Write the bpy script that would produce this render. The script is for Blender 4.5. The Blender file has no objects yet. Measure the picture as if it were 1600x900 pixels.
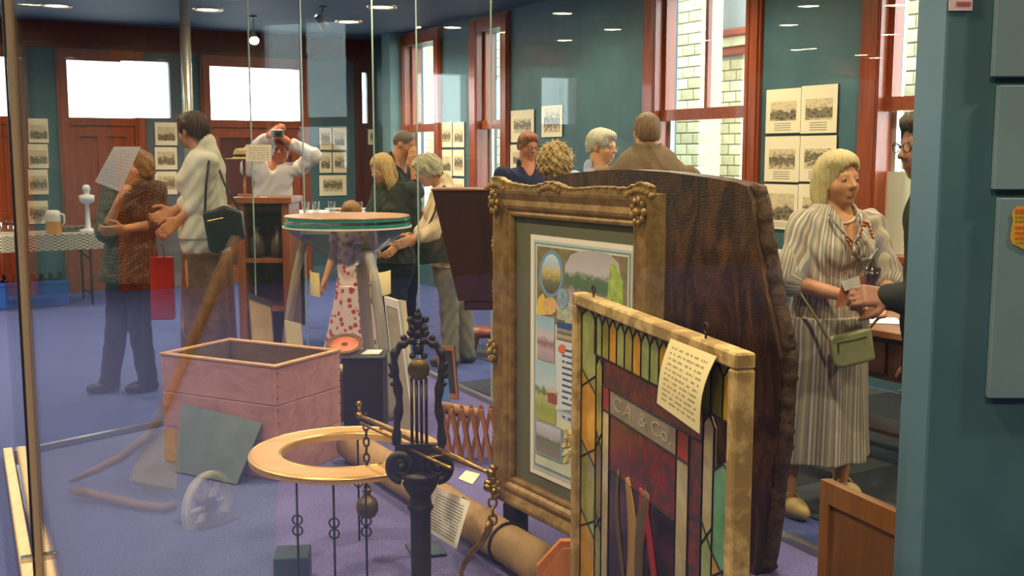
import bpy, math, random
import numpy as np
from mathutils import Vector, Matrix
random.seed(7); np.random.seed(7)
S = bpy.context.scene
C = S.collection
# ------------------------------------------------------------------ camera, world, exposure
FPX = 1680.0; CAMZ = 1.6; PITCH = math.atan(205/1680)
cam = bpy.data.objects.new('camera', bpy.data.cameras.new('camera')); C.objects.link(cam)
cam.location = (0, 0, CAMZ); cam.rotation_euler = (math.pi/2-PITCH, 0, 0)
cam.data.sensor_width = 36.0; cam.data.lens = 36.0*FPX/1600; cam.data.clip_start = 0.02; cam.data.clip_end = 200
S.camera = cam
W = bpy.data.worlds.new('world'); S.world = W; W.use_nodes = True
W.node_tree.nodes['Background'].inputs[0].default_value = (0.86, 0.94, 1.0, 1)
W.node_tree.nodes['Background'].inputs[1].default_value = 4.2
S.view_settings.view_transform = 'Standard'; S.view_settings.look = 'None'
S.view_settings.exposure = 1.2; S.view_settings.gamma = 1.0
LAMP_W = 64.0
LAMP_COL = (1.0, 0.80, 0.56)
GLASS_STRENGTH = 0.5

# ------------------------------------------------------------------ pixel helpers (1600x900)
cp, sp = math.cos(PITCH), math.sin(PITCH)
def ray(px, py):
    a = (px-800)/FPX; b = (450-py)/FPX
    return np.array([a, cp+b*sp, -sp+b*cp])
def q(px, py, Y):
    d = ray(px, py); return np.array([0, 0, CAMZ])+d*(Y/d[1])
def fl(px, py, z=0.0):
    d = ray(px, py); return np.array([0, 0, CAMZ])+d*((z-CAMZ)/d[2])
def V(*a): return np.array(a, float)
def nrm(v): v = np.asarray(v, float); return v/(np.linalg.norm(v)+1e-12)

# ------------------------------------------------------------------ materials
def srgb(c):
    if isinstance(c, str): c = [int(c[i:i+2], 16)/255 for i in (0, 2, 4)]
    return tuple(((x/12.92) if x <= 0.04045 else ((x+0.055)/1.055)**2.4) for x in c[:3])+(1,)
_M = {}
class NT:
    def __init__(s, name):
        s.m = bpy.data.materials.new(name); s.m.use_nodes = True; s.t = s.m.node_tree
        s.b = s.t.nodes['Principled BSDF']; s.out = s.t.nodes['Material Output']
    def n(s, typ, **kw):
        x = s.t.nodes.new(typ)
        for k, v in kw.items():
            if k[0] == '_': setattr(x, k[1:], v)
            else: x.inputs[k.replace('__', ' ')].default_value = v
        return x
    def l(s, a, b): s.t.links.new(a, b)
    def ramp(s, fac, stops, interp='LINEAR'):
        r = s.n('ShaderNodeValToRGB'); r.color_ramp.interpolation = interp
        e = r.color_ramp.elements
        while len(e) < len(stops): e.new(0.5)
        for i, (p, c) in enumerate(stops): e[i].position = p; e[i].color = srgb(c)
        s.l(fac, r.inputs[0]); return r
    def math(s, op, a, b=None):
        x = s.n('ShaderNodeMath', _operation=op)
        for i, v in enumerate((a, b)):
            if v is None: continue
            if isinstance(v, (int, float)): x.inputs[i].default_value = v
            else: s.l(v, x.inputs[i])
        return x.outputs[0]
def mat(name, c, rough=0.5, metal=0.0, c2=None, scale=8.0, stretch=(1,1,1), bump=0.0, bscale=None, emit=0, spec=None, coat=0, detail=4, mixpos=(0.35,0.65)):
    if name in _M: return _M[name]
    t = NT(name); b = t.b
    b.inputs['Roughness'].default_value = rough; b.inputs['Metallic'].default_value = metal
    if spec is not None: b.inputs['Specular IOR Level'].default_value = spec
    if coat: b.inputs['Coat Weight'].default_value = coat
    b.inputs['Base Color'].default_value = srgb(c)
    if c2 is not None or bump:
        tc = t.n('ShaderNodeTexCoord'); mp = t.n('ShaderNodeMapping'); mp.inputs['Scale'].default_value = stretch
        t.l(tc.outputs['Object'], mp.inputs[0])
        nz = t.n('ShaderNodeTexNoise', Scale=scale, Detail=detail, Roughness=0.6); t.l(mp.outputs[0], nz.inputs['Vector'])
        if c2 is not None:
            r = t.ramp(nz.outputs[0], [(mixpos[0], c), (mixpos[1], c2)]); t.l(r.outputs[0], b.inputs['Base Color'])
        if bump:
            n2 = nz
            if bscale:
                n2 = t.n('ShaderNodeTexNoise', Scale=bscale, Detail=3.0); t.l(mp.outputs[0], n2.inputs['Vector'])
            bp = t.n('ShaderNodeBump', Strength=bump, Distance=0.01); t.l(n2.outputs[0], bp.inputs['Height']); t.l(bp.outputs[0], b.inputs['Normal'])
    if emit:
        b.inputs['Emission Color'].default_value = srgb(c); b.inputs['Emission Strength'].default_value = emit
    _M[name] = t.m; return t.m
def glassmat(name, tint=(1,1,1,1), strength=1.0, base=0.04, rough=0.0):
    if name in _M: return _M[name]
    t = NT(name); t.t.nodes.remove(t.b)
    lw = t.n('ShaderNodeLayerWeight', Blend=0.5)
    p = t.math('POWER', lw.outputs['Facing'], 5.0)
    r = t.math('MULTIPLY', t.math('ADD', t.math('MULTIPLY', p, 1-base), base), strength)
    tr = t.n('ShaderNodeBsdfTransparent'); tr.inputs[0].default_value = tint
    g = t.n('ShaderNodeBsdfGlossy', Roughness=rough)
    mx = t.n('ShaderNodeMixShader'); t.l(r, mx.inputs[0]); t.l(tr.outputs[0], mx.inputs[1]); t.l(g.outputs[0], mx.inputs[2])
    t.l(mx.outputs[0], t.out.inputs[0]); _M[name] = t.m; return t.m
def woodmat(name, c1, c2, rough=0.4, scale=3.0, axis=2, coat=0.0, bump=0.05):
    if name in _M: return _M[name]
    t = NT(name); tc = t.n('ShaderNodeTexCoord'); mp = t.n('ShaderNodeMapping')
    st = [9, 9, 9]; st[axis] = 0.8; mp.inputs['Scale'].default_value = st
    t.l(tc.outputs['Object'], mp.inputs[0])
    nz = t.n('ShaderNodeTexNoise', Scale=scale, Detail=6.0, Roughness=0.65, Distortion=0.6); t.l(mp.outputs[0], nz.inputs['Vector'])
    r = t.ramp(nz.outputs[0], [(0.3, c1), (0.7, c2)]); t.l(r.outputs[0], t.b.inputs['Base Color'])
    t.b.inputs['Roughness'].default_value = rough
    if coat: t.b.inputs['Coat Weight'].default_value = coat
    bp = t.n('ShaderNodeBump', Strength=bump, Distance=0.01); t.l(nz.outputs[0], bp.inputs['Height']); t.l(bp.outputs[0], t.b.inputs['Normal'])
    _M[name] = t.m; return t.m
def picmat(name, kind=0, seed=0.0, light='d8c7a0', dark='2b2017'):
    """printed monochrome photograph: pale sky, dark masses, lighter ground (UV on the print)"""
    if name in _M: return _M[name]
    t = NT(name); tc = t.n('ShaderNodeTexCoord'); mp = t.n('ShaderNodeMapping'); mp.inputs['Location'].default_value = (seed*3.1, seed*1.7, seed)
    t.l(tc.outputs['UV'], mp.inputs[0])
    nz = t.n('ShaderNodeTexNoise', Scale=3.2+1.3*kind, Detail=6.0, Roughness=0.7); t.l(mp.outputs[0], nz.inputs['Vector'])
    sx = t.n('ShaderNodeSeparateXYZ'); t.l(tc.outputs['UV'], sx.inputs[0])
    v = sx.outputs[1]
    hor = t.math('ADD', v, t.math('MULTIPLY', t.math('SUBTRACT', nz.outputs[0], 0.5+0.07*(kind-1.5)), 1.0+0.25*kind))
    r = t.ramp(hor, [(0.02, light), (0.16, dark), (0.56, dark), (0.68, light), (0.95, light)])
    vo = t.n('ShaderNodeTexVoronoi', Scale=7.0+kind*2); t.l(mp.outputs[0], vo.inputs['Vector'])
    r2 = t.ramp(vo.outputs[0], [(0.1, dark), (0.55, light)])
    mx = t.n('ShaderNodeMix', _data_type='RGBA'); mx.inputs[0].default_value = 0.3
    t.l(r.outputs[0], mx.inputs[6]); t.l(r2.outputs[0], mx.inputs[7]); t.l(mx.outputs[2], t.b.inputs['Base Color'])
    t.b.inputs['Roughness'].default_value = 0.45; _M[name] = t.m; return t.m
def uvpaint(name, stops, nscale=4.0, amt=0.5, seed=0, rough=0.5):
    """watercolour picture: bands by height broken up by noise (UV)"""
    if name in _M: return _M[name]
    t = NT(name); tc = t.n('ShaderNodeTexCoord'); mp = t.n('ShaderNodeMapping'); mp.inputs['Location'].default_value = (seed*2.3, seed, 0)
    t.l(tc.outputs['UV'], mp.inputs[0])
    nz = t.n('ShaderNodeTexNoise', Scale=nscale, Detail=5.0, Roughness=0.7); t.l(mp.outputs[0], nz.inputs['Vector'])
    sx = t.n('ShaderNodeSeparateXYZ'); t.l(tc.outputs['UV'], sx.inputs[0])
    h = t.math('ADD', sx.outputs[1], t.math('MULTIPLY', t.math('SUBTRACT', nz.outputs[0], 0.5), amt))
    r = t.ramp(h, stops); t.l(r.outputs[0], t.b.inputs['Base Color']); t.b.inputs['Roughness'].default_value = rough
    _M[name] = t.m; return t.m
def textmat(name, paper, ink, lines=18, wscale=26.0, cover=0.55, seed=0, head=0.86):
    """paper with rows of illegibly small print (UV)"""
    if name in _M: return _M[name]
    t = NT(name); tc = t.n('ShaderNodeTexCoord'); sx = t.n('ShaderNodeSeparateXYZ'); t.l(tc.outputs['UV'], sx.inputs[0])
    fr = t.math('FRACT', t.math('MULTIPLY', sx.outputs[1], float(lines)))
    on = t.math('MULTIPLY', t.math('GREATER_THAN', fr, 0.38), t.math('LESS_THAN', fr, 0.78))
    cb = t.n('ShaderNodeCombineXYZ'); t.l(t.math('MULTIPLY', sx.outputs[0], wscale), cb.inputs[0])
    t.l(t.math('FLOOR', t.math('MULTIPLY', sx.outputs[1], float(lines))), cb.inputs[1]); cb.inputs[2].default_value = seed
    wn = t.n('ShaderNodeTexNoise', Scale=1.0, Detail=2.0); t.l(cb.outputs[0], wn.inputs['Vector'])
    w = t.math('LESS_THAN', wn.outputs[0], cover)
    inx = t.math('MULTIPLY', t.math('GREATER_THAN', sx.outputs[0], 0.1), t.math('LESS_THAN', sx.outputs[0], 0.9))
    iny = t.math('MULTIPLY', t.math('GREATER_THAN', sx.outputs[1], 0.08), t.math('LESS_THAN', sx.outputs[1], head))
    m = t.math('MULTIPLY', t.math('MULTIPLY', on, w), t.math('MULTIPLY', inx, iny))
    r = t.ramp(m, [(0.0, paper), (1.0, ink)]); t.l(r.outputs[0], t.b.inputs['Base Color']); t.b.inputs['Roughness'].default_value = 0.7
    _M[name] = t.m; return t.m
def cloth(name, c, rough=0.85, c2=None, scale=60.0, bump=0.15):
    return mat(name, c, rough, c2=c2, scale=scale, bump=bump, bscale=14.0, spec=0.2)
def stripemat(name, cols, period, rough=0.8):
    if name in _M: return _M[name]
    t = NT(name); tc = t.n('ShaderNodeTexCoord'); sx = t.n('ShaderNodeSeparateXYZ'); t.l(tc.outputs['UV'], sx.inputs[0])
    fr = t.math('FRACT', t.math('DIVIDE', sx.outputs[0], period))
    st = [(i/len(cols), c) for i, c in enumerate(cols)]
    r = t.ramp(fr, st, 'CONSTANT'); t.l(r.outputs[0], t.b.inputs['Base Color']); t.b.inputs['Roughness'].default_value = rough
    nz = t.n('ShaderNodeTexNoise', Scale=12.0, Detail=2.0); t.l(tc.outputs['Object'], nz.inputs['Vector'])
    bp = t.n('ShaderNodeBump', Strength=0.25, Distance=0.02); t.l(nz.outputs[0], bp.inputs['Height']); t.l(bp.outputs[0], t.b.inputs['Normal'])
    t.b.inputs['Specular IOR Level'].default_value = 0.2
    _M[name] = t.m; return t.m
def spotmat(name, base, spot, scale=9.0, thr=0.34, third=None):
    if name in _M: return _M[name]
    t = NT(name); tc = t.n('ShaderNodeTexCoord')
    vo = t.n('ShaderNodeTexVoronoi', Scale=scale); t.l(tc.outputs['Object'], vo.inputs['Vector'])
    st = [(0.0, spot), (thr, spot), (thr+0.04, base)]
    if third: st = [(0.0, third), (thr*0.3, third), (thr*0.35, spot), (thr, spot), (thr+0.05, base)]
    r = t.ramp(vo.outputs[0], st); t.l(r.outputs[0], t.b.inputs['Base Color']); t.b.inputs['Roughness'].default_value = 0.85
    _M[name] = t.m; return t.m
def attrmat(name, rough=0.5, sss=0.0, spec=0.4, nscale=0, namt=0.0):
    if name in _M: return _M[name]
    t = NT(name); a = t.n('ShaderNodeVertexColor', _layer_name='Col'); t.l(a.outputs[0], t.b.inputs['Base Color'])
    t.b.inputs['Roughness'].default_value = rough; t.b.inputs['Specular IOR Level'].default_value = spec
    _M[name] = t.m; return t.m
def hairmat(name, c1, c2, sc=40.0, axis=2, rough=0.45):
    if name in _M: return _M[name]
    t = NT(name); tc = t.n('ShaderNodeTexCoord'); mp = t.n('ShaderNodeMapping'); st = [3.0, 3.0, 3.0]; st[axis] = 0.35
    mp.inputs['Scale'].default_value = st; t.l(tc.outputs['Object'], mp.inputs[0])
    nz = t.n('ShaderNodeTexNoise', Scale=sc, Detail=4.0, Roughness=0.7, Distortion=0.4); t.l(mp.outputs[0], nz.inputs['Vector'])
    r = t.ramp(nz.outputs[0], [(0.32, c1), (0.68, c2)]); t.l(r.outputs[0], t.b.inputs['Base Color'])
    t.b.inputs['Roughness'].default_value = rough
    bp = t.n('ShaderNodeBump', Strength=0.7, Distance=0.01); t.l(nz.outputs[0], bp.inputs['Height']); t.l(bp.outputs[0], t.b.inputs['Normal'])
    _M[name] = t.m; return t.m

# ------------------------------------------------------------------ mesh builder
def frame_from(d, up=(0,0,1)):
    d = nrm(d); up = np.array(up, float)
    if abs(d@up) > 0.98: up = np.array([1.0, 0, 0])
    x = nrm(np.cross(up, d)); y = np.cross(d, x); return x, y, d
class MB:
    def __init__(s): s.v = []; s.f = []; s.uv = []; s.mi = []
    def add(s, vs, fs, mi=0, uvs=None):
        o = len(s.v); s.v.extend([tuple(map(float, p)) for p in vs])
        for i, f in enumerate(fs):
            s.f.append([o+j for j in f]); s.mi.append(mi)
            s.uv.append(uvs[i] if uvs else [(0, 0)]*len(f))
        return s
    def box(s, c, d, ax=None, mi=0, taper=1.0, bev=0.0):
        c = np.array(c, float); h = np.array(d, float)/2
        A = np.eye(3) if ax is None else np.array(ax, float)
        q4 = [(0,1),(1,1),(1,0),(0,0)]
        if bev > 0:
            b = min(bev, h.min()*0.45)
            pts = []; idx = {}
            for sx in (-1,1):
                for sy in (-1,1):
                    for sz in (-1,1):
                        for k in range(3):
                            p = np.array([sx,sy,sz])*h; 
                            for j in range(3):
                                if j != k: p[j] -= np.sign(p[j])*b
                            idx[(sx,sy,sz,k)] = len(pts); pts.append(p)
            fs = []
            for k in range(3):
                i, j = (k+1)%3, (k+2)%3
                for sg in (-1,1):
                    f = []
                    for a, bb in ((-1,-1),(1,-1),(1,1),(-1,1)):
                        t = [0,0,0]; t[k] = sg; t[i] = a; t[j] = bb; f.append(idx[(t[0],t[1],t[2],k)])
                    fs.append(f if sg > 0 else f[::-1])
            for k in range(3):     # edges along axis k
                i, j = (k+1)%3, (k+2)%3
                for a in (-1,1):
                    for bb in (-1,1):
                        t1=[0,0,0];t2=[0,0,0];t1[i]=t2[i]=a;t1[j]=t2[j]=bb;t1[k]=-1;t2[k]=1
                        f=[idx[(*t1,i)],idx[(*t2,i)],idx[(*t2,j)],idx[(*t1,j)]]
                        fs.append(f)
            for sx in (-1,1):
                for sy in (-1,1):
                    for sz in (-1,1): fs.append([idx[(sx,sy,sz,k)] for k in range(3)])
            vs = [c+p@A for p in pts]
            # orient outward
            out = []
            for f in fs:
                P = [vs[i] for i in f]; n = np.cross(P[1]-P[0], P[2]-P[0])
                out.append(f if n@(np.mean(P, axis=0)-c) >= 0 else f[::-1])
            return s.add(vs, out, mi)
        vs = []
        for z in (-1, 1):
            k = taper if z > 0 else 1.0
            for x, y in ((-1,-1),(1,-1),(1,1),(-1,1)): vs.append(c+np.array([x*h[0]*k, y*h[1]*k, z*h[2]])@A)
        fs = [(3,2,1,0),(4,5,6,7),(0,1,5,4),(1,2,6,5),(2,3,7,6),(3,0,4,7)]
        uq = [(0,0),(1,0),(1,1),(0,1)]
        return s.add(vs, fs, mi, [uq]*6)
    def tube(s, pts, r, n=10, mi=0, cap=True, closed=False, flat=1.0, up=(0,0,1)):
        pts = [np.array(p, float) for p in pts]; m = len(pts)
        rs = r if hasattr(r, '__len__') else [r]*m
        vs = []; px = None
        for i in range(m):
            if closed: d = pts[(i+1)%m]-pts[i-1]
            else: d = pts[min(i+1, m-1)]-pts[max(i-1, 0)]
            d = nrm(d)
            if px is None: x, y, _ = frame_from(d, up)
            else:
                x = px-d*(px@d); x = nrm(x); y = np.cross(d, x)
            px = x
            for k in range(n):
                a = 2*math.pi*k/n; vs.append(pts[i]+(x*math.cos(a)+y*math.sin(a)*flat)*rs[i])
        fs = []
        for i in range(m if closed else m-1):
            j = (i+1)%m
            for k in range(n): k2 = (k+1)%n; fs.append((i*n+k, i*n+k2, j*n+k2, j*n+k))
        if cap and not closed: fs.append(tuple(range(n-1, -1, -1))); fs.append(tuple((m-1)*n+k for k in range(n)))
        return s.add(vs, fs, mi)
    def lathe(s, prof, c=(0,0,0), n=24, mi=0, ax=None, a0=0.0, a1=2*math.pi):
        c = np.array(c, float); A = np.eye(3) if ax is None else np.array(ax, float)
        full = abs(a1-a0-2*math.pi) < 1e-6; m = len(prof); cnt = n if full else n+1
        vs = []
        for i in range(cnt):
            a = a0+(a1-a0)*i/n
            for r, z in prof: vs.append(c+np.array([r*math.cos(a), r*math.sin(a), z])@A)
        fs = []
        for i in range(n):
            j = (i+1)%cnt
            for k in range(m-1): fs.append((i*m+k, j*m+k, j*m+k+1, i*m+k+1))
        return s.add(vs, fs, mi)
    def prism(s, poly, o, u, v, n, thick, mi=0, mi_side=None):
        """polygon (a,b) in plane o + a*u + b*v, extruded by thick along n (front face = +n side), UV fitted to the front"""
        o = np.array(o, float); u = np.array(u, float); v = np.array(v, float); n = np.array(n, float)
        P = np.array(poly, float); mn = P.min(0); sz = P.max(0)-mn+1e-9
        fr = [o+a*u+b*v+n*thick for a, b in poly]; bk = [o+a*u+b*v for a, b in poly]; k = len(poly)
        uv = [tuple((p-mn)/sz) for p in P]
        area = sum(P[i][0]*P[(i+1)%k][1]-P[(i+1)%k][0]*P[i][1] for i in range(k))
        flip = (area > 0) != (np.cross(u, v)@n > 0)
        f0 = list(range(k)); u0 = uv
        if flip: f0 = f0[::-1]; u0 = uv[::-1]
        b0 = [k+i for i in (f0[::-1])]
        s.add(fr+bk, [f0, b0], mi, [u0, u0[::-1]])
        base = len(s.v)-2*k
        for i in range(k):
            j = (i+1)%k; f = [base+i, base+k+i, base+k+j, base+j]
            if flip: f = f[::-1]
            s.f.append(f); s.mi.append(mi if mi_side is None else mi_side); s.uv.append([(0,0)]*4)
        return s
    def sphere(s, c, r, n=12, m=8, mi=0, R=None):
        r = np.array(r if hasattr(r, '__len__') else (r, r, r), float); c = np.array(c, float); R = np.eye(3) if R is None else R
        vs = [c+np.array([0,0,-r[2]])@R]
        for i in range(1, m):
            t = -math.pi/2+math.pi*i/m
            for k in range(n):
                a = 2*math.pi*k/n; vs.append(c+(np.array([math.cos(t)*math.cos(a), math.cos(t)*math.sin(a), math.sin(t)])*r)@R)
        vs.append(c+np.array([0,0,r[2]])@R); fs = []
        for k in range(n):
            k2 = (k+1)%n; fs.append((0, 1+k2, 1+k))
            for i in range(m-2): fs.append((1+i*n+k, 1+i*n+k2, 1+(i+1)*n+k2, 1+(i+1)*n+k))
            fs.append((1+(m-2)*n+k, 1+(m-2)*n+k2, len(vs)-1))
        return s.add(vs, fs, mi)
    def build(s, name, mats, parent=None, smooth=False, off=None):
        me = bpy.data.meshes.new(name)
        v = np.array(s.v, float)
        if off is not None: v = v-np.array(off, float)
        me.from_pydata(v.tolist(), [], s.f)
        for m in (mats if isinstance(mats, (list, tuple)) else [mats]): me.materials.append(m)
        me.polygons.foreach_set('material_index', s.mi)
        ul = me.uv_layers.new(name='UVMap'); flat = [c for fuv in s.uv for p in fuv for c in p]
        if len(flat) == 2*len(me.loops): ul.data.foreach_set('uv', flat)
        if smooth: me.polygons.foreach_set('use_smooth', [True]*len(me.polygons))
        me.update()
        o = bpy.data.objects.new(name, me); C.objects.link(o)
        if parent is not None: o.parent = parent
        return o
def tag(o, label=None, cat=None, group=None, kind=None):
    if label: o['label'] = label
    if cat: o['category'] = cat
    if group: o['group'] = group
    if kind: o['kind'] = kind
    return o
def thing(name, label, cat, loc=(0,0,0), rz=0.0, group=None, kind=None):
    o = bpy.data.objects.new(name, None); C.objects.link(o); o.empty_display_size = 0.05
    o.location = tuple(map(float, loc)); o.rotation_euler = (0, 0, rz)
    return tag(o, label, cat, group, kind)
def copy_tree(o, parent=None):
    c = o.copy(); C.objects.link(c); c.parent = parent
    for ch in list(o.children): copy_tree(ch, c)
    return c
def rotz(a): c, s_ = math.cos(a), math.sin(a); return np.array([[c, s_, 0], [-s_, c, 0], [0, 0, 1]])   # rows = local axes
def axes3(x, y, z): return np.array([x, y, z], float)
# ------------------------------------------------------------------ the room (frame: s along the window wall, o inward from it)
ANG = math.radians(31)
D2 = V(-math.sin(ANG), math.cos(ANG)); N2 = V(-math.cos(ANG), -math.sin(ANG))   # along, inward
W0 = V(2.167, 8.0); SC = 7.857; OW = 18.0; SB = -9.0; CEIL = 3.15
def R(s, o, z=0.0): p = W0+D2*s+N2*o; return V(p[0], p[1], z)
def hit_right(px, py, o=0.0):
    d = ray(px, py); n = V(N2[0], N2[1]); t = (n@(W0+N2*o))/(n@d[:2]); p = V(0, 0, CAMZ)+d*t
    return D2@(p[:2]-W0), p[2]
def hit_far(px, py, s=SC):
    d = ray(px, py); P0 = W0+D2*s; t = (D2@P0)/(D2@d[:2]); p = V(0, 0, CAMZ)+d*t
    return N2@(p[:2]-W0), p[2]
AXR = axes3((D2[0], D2[1], 0), (N2[0], N2[1], 0), (0, 0, 1))     # rows: s, o, z
def rbox(mb, s0, s1, o0, o1, z0, z1, mi=0, bev=0.0):
    return mb.box(R((s0+s1)/2, (o0+o1)/2, (z0+z1)/2), (abs(s1-s0), abs(o1-o0), abs(z1-z0)), AXR, mi, bev=bev)

m_teal = mat('teal_wall_paint', '41656e', 0.55, c2='395b65', scale=3.0)
m_ceil = mat('dark_blue_ceiling_paint', '44586c', 0.7, c2='3c5064', scale=2.0)
m_carpet = mat('blue_carpet', '545f96', 0.95, c2='454f80', scale=120.0, bump=0.3, spec=0.1)
m_purple = mat('purple_carpet', '706b9c', 0.95, c2='5c5788', scale=90.0, bump=0.3, spec=0.1)
m_slate = mat('slate_carpet', '616894', 0.95, c2='505780', scale=90.0, bump=0.3, spec=0.1)
m_redwood = woodmat('red_varnished_timber', '7a3418', 'a04e28', 0.3, 2.5, 2, coat=0.2)
m_redwood_h = woodmat('red_varnished_timber_rail', '7a3418', 'a04e28', 0.3, 2.5, 0, coat=0.2)
m_darkred = woodmat('dark_red_timber', '4a1c14', '632a1d', 0.35, 2.5, 2)
m_pane = glassmat('window_pane_glass', (0.97, 0.99, 0.98, 1), 0.6)
m_brick = [mat('cream_brick_%d' % i, a, 0.85, c2=b, scale=14.0, bump=0.3) for i, (a, b) in enumerate((('cdbf95', 'b9a87c'), ('d8cca6', 'c2b48a'), ('bfae85', 'a8966c')))]
m_mortar = mat('mortar', '9a907a', 0.95)
m_steel = mat('brushed_steel', 'a8a79f', 0.32, 0.9)
m_black = mat('black_paint', '14151a', 0.5)
m_white = mat('white_card', 'e8e2d2', 0.8)

b = MB(); b.add([R(SB, -0.3), R(SC+0.3, -0.3), R(SC+0.3, OW), R(SB, OW)], [(3, 2, 1, 0)])
v = [R(SB, -0.3, -0.1), R(SC+0.3, -0.3, -0.1), R(SC+0.3, OW, -0.1), R(SB, OW, -0.1)]
b = MB(); b.box(R((SB+SC)/2, OW/2, -0.05), (SC-SB+0.5, OW+0.5, 0.1), AXR)
floor = tag(b.build('floor', m_carpet), 'blue carpeted floor of the exhibition room', 'floor', kind='structure')
b = MB(); b.box(R((SB+SC)/2, OW/2, CEIL+0.05), (SC-SB+0.5, OW+0.5, 0.1), AXR)
tag(b.build('ceiling', m_ceil), 'dark blue ceiling with recessed downlights', 'ceiling', kind='structure')

# --- window wall: openings by pixel
def win_span(pl, pr, py=200): return hit_right(pl, py)[0], hit_right(pr, py)[0]
w1 = win_span(1008, 1190); ww = w1[0]-w1[1]
w2r = hit_right(1345, 200)[0]; w2 = (w2r, w2r-ww)
w3 = win_span(738, 798); w4 = win_span(628, 692)
wins = [w1, w2, w3, w4]     # (far s, near s) including the architrave
ZS, ZH = 0.93, 2.98
arch = 0.17
b = MB(); edges = sorted([(w[1]+arch*0.75, w[0]-arch*0.75) for w in wins]); s = SB
for a, e in edges:
    rbox(b, s, a, -0.25, 0, 0, CEIL); rbox(b, a, e, -0.25, 0, 0, ZS); rbox(b, a, e, -0.25, 0, ZH, CEIL); s = e
rbox(b, s, SC+0.25, -0.25, 0, 0, CEIL)
tag(b.build('wall_right', m_teal), 'teal painted wall with tall timber windows and photo panels', 'wall', kind='structure')
wtxt = ['tall timber sash window beside the man in the brown jacket', 'tall timber sash window behind the woman in the striped dress',
        'narrow timber window seen above the curly-haired woman', 'narrow timber window behind the shaven-headed man']
for i, (sf, sn) in enumerate(wins):
    root = thing('window_%d' % (i+1), wtxt[i], 'window', R((sf+sn)/2, 0, ZS), kind='structure')
    of = root.location
    for a, e in ((sn, sn+arch), (sf-arch, sf)):
        b = MB(); rbox(b, a, e, 0.001, 0.035, ZS-0.12, ZH+0.15); rbox(b, a+0.02, e-0.07 if a == sn else e-0.02, 0.035, 0.055, ZS-0.1, ZH+0.12)
        rbox(b, a+arch*0.78-0.01 if a == sn else a+0.01, a+arch*0.78+0.02 if a == sn else a+0.04, -0.2, 0.045, ZS, ZH)
        b.build('architrave', m_redwood, root, off=of)
    b = MB(); rbox(b, sn+arch, sf-arch, 0.001, 0.035, ZH, ZH+0.15); b.build('head_trim', m_redwood_h, root, off=of)
    b = MB(); rbox(b, sn-0.04, sf+0.04, -0.2, 0.08, ZS-0.04, ZS+0.005); b.build('sill', m_redwood_h, root, off=of)
    zt = hit_right(1100, 168)[1]; zb = hit_right(1100, 186)[1]
    a, e = sn+arch*0.78+0.02, sf-arch*0.78-0.02
    b = MB(); rbox(b, a, e, -0.12, -0.03, zb, zt); b.build('transom_rail', m_redwood_h, root, off=of)
    b = MB()
    for x0 in (a, e-0.05): rbox(b, x0, x0+0.05, -0.11, -0.06, zt, ZH)
    b.build('upper_sash_stile', m_redwood, root, off=of)
    if i < 2:
        b = MB(); mid = (a+e)/2; rbox(b, mid-0.018, mid+0.018, -0.1, -0.06, zt, ZH); b.build('glazing_bar', m_redwood, root, off=of)
    b = MB(); rbox(b, a+0.05, e-0.05, -0.088, -0.084, zt, ZH); b.build('pane', m_pane, root, off=of)
    b = MB(); rbox(b, a+0.012, e-0.012, -0.15, -0.146, ZS, zb); b.build('pane', m_pane, root, off=of)
    b = MB()
    for x0 in (a, e-0.045): rbox(b, x0, x0+0.045, -0.17, -0.13, ZS, zb)
    b.build('lower_sash_stile', mat('pale_aluminium', 'c6ccd0', 0.3, 0.6), root, off=of)
# --- outside: cream brick piers and a courtyard
b = MB(); b.box(R(1.0, -8.3, -0.15), (30, 16, 0.1), AXR)
tag(b.build('courtyard', mat('pale_paving', 'b9b6ac', 0.9, c2='a6a399', scale=3.0)), 'pale paved courtyard outside the windows', 'ground', kind='structure')
bricks = [MB().box((0, 0, 0), (0.235, 0.11, 0.105), AXR, bev=0.006) for _ in range(1)]
proto = {}
def brick_mesh(k, w):
    key = (k, round(w, 3))
    if key not in proto:
        o = MB().box((0, 0, 0), (w, 0.12, 0.108), AXR, bev=0.006).build('brick', m_brick[k]); proto[key] = o.data; bpy.data.objects.remove(o)
    return proto[key]
def pier(pl, pr, o, z0, z1, label, py=120):
    sl = hit_right(pl, py, o)[0]; sr = hit_right(pr, py, o)[0]; lo, hi = min(sl, sr), max(sl, sr); L = hi-lo
    root = thing('brick_pier', label, 'brick pier', R((lo+hi)/2, o, -0.1))
    b = MB(); rbox(b, lo+0.01, hi-0.01, o-0.32, o-0.012, -0.1, z1); b.build('core', m_mortar, root, off=root.location)
    b = MB(); rbox(b, lo, hi, o-0.32, o, -0.1, z0); b.build('plinth', m_brick[2], root, off=root.location)
    nb = max(1, round(L/0.24)); bw = L/nb; z = z0+0.06; row = 0
    while z < z1-0.06:
        cuts = [lo+bw*i for i in range(nb+1)]
        if row % 2: cuts = [lo]+[lo+bw*(i+0.5) for i in range(nb)]+[hi]
        for i in range(len(cuts)-1):
            w = cuts[i+1]-cuts[i]-0.012
            if w < 0.03: continue
            x = bpy.data.objects.new('brick', brick_mesh(random.randrange(3), w)); C.objects.link(x); x.parent = root
            p = R((cuts[i]+cuts[i+1])/2, o-0.055+random.uniform(-.003, .003), z)-np.array(root.location); x.location = p
        z += 0.12; row += 1
    return root
pA = pier(1056, 1094, -1.9, 0.9, 3.9, 'cream brick pier outside the window beside the man in the brown jacket')
pB = pier(1122, 1160, -2.6, 0.9, 2.75, 'cream brick pier with a moulded red cornice outside the window')
sl = hit_right(1114, 100, -2.6)[0]; sr = hit_right(1168, 100, -2.6)[0]
zc = 2.75
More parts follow.
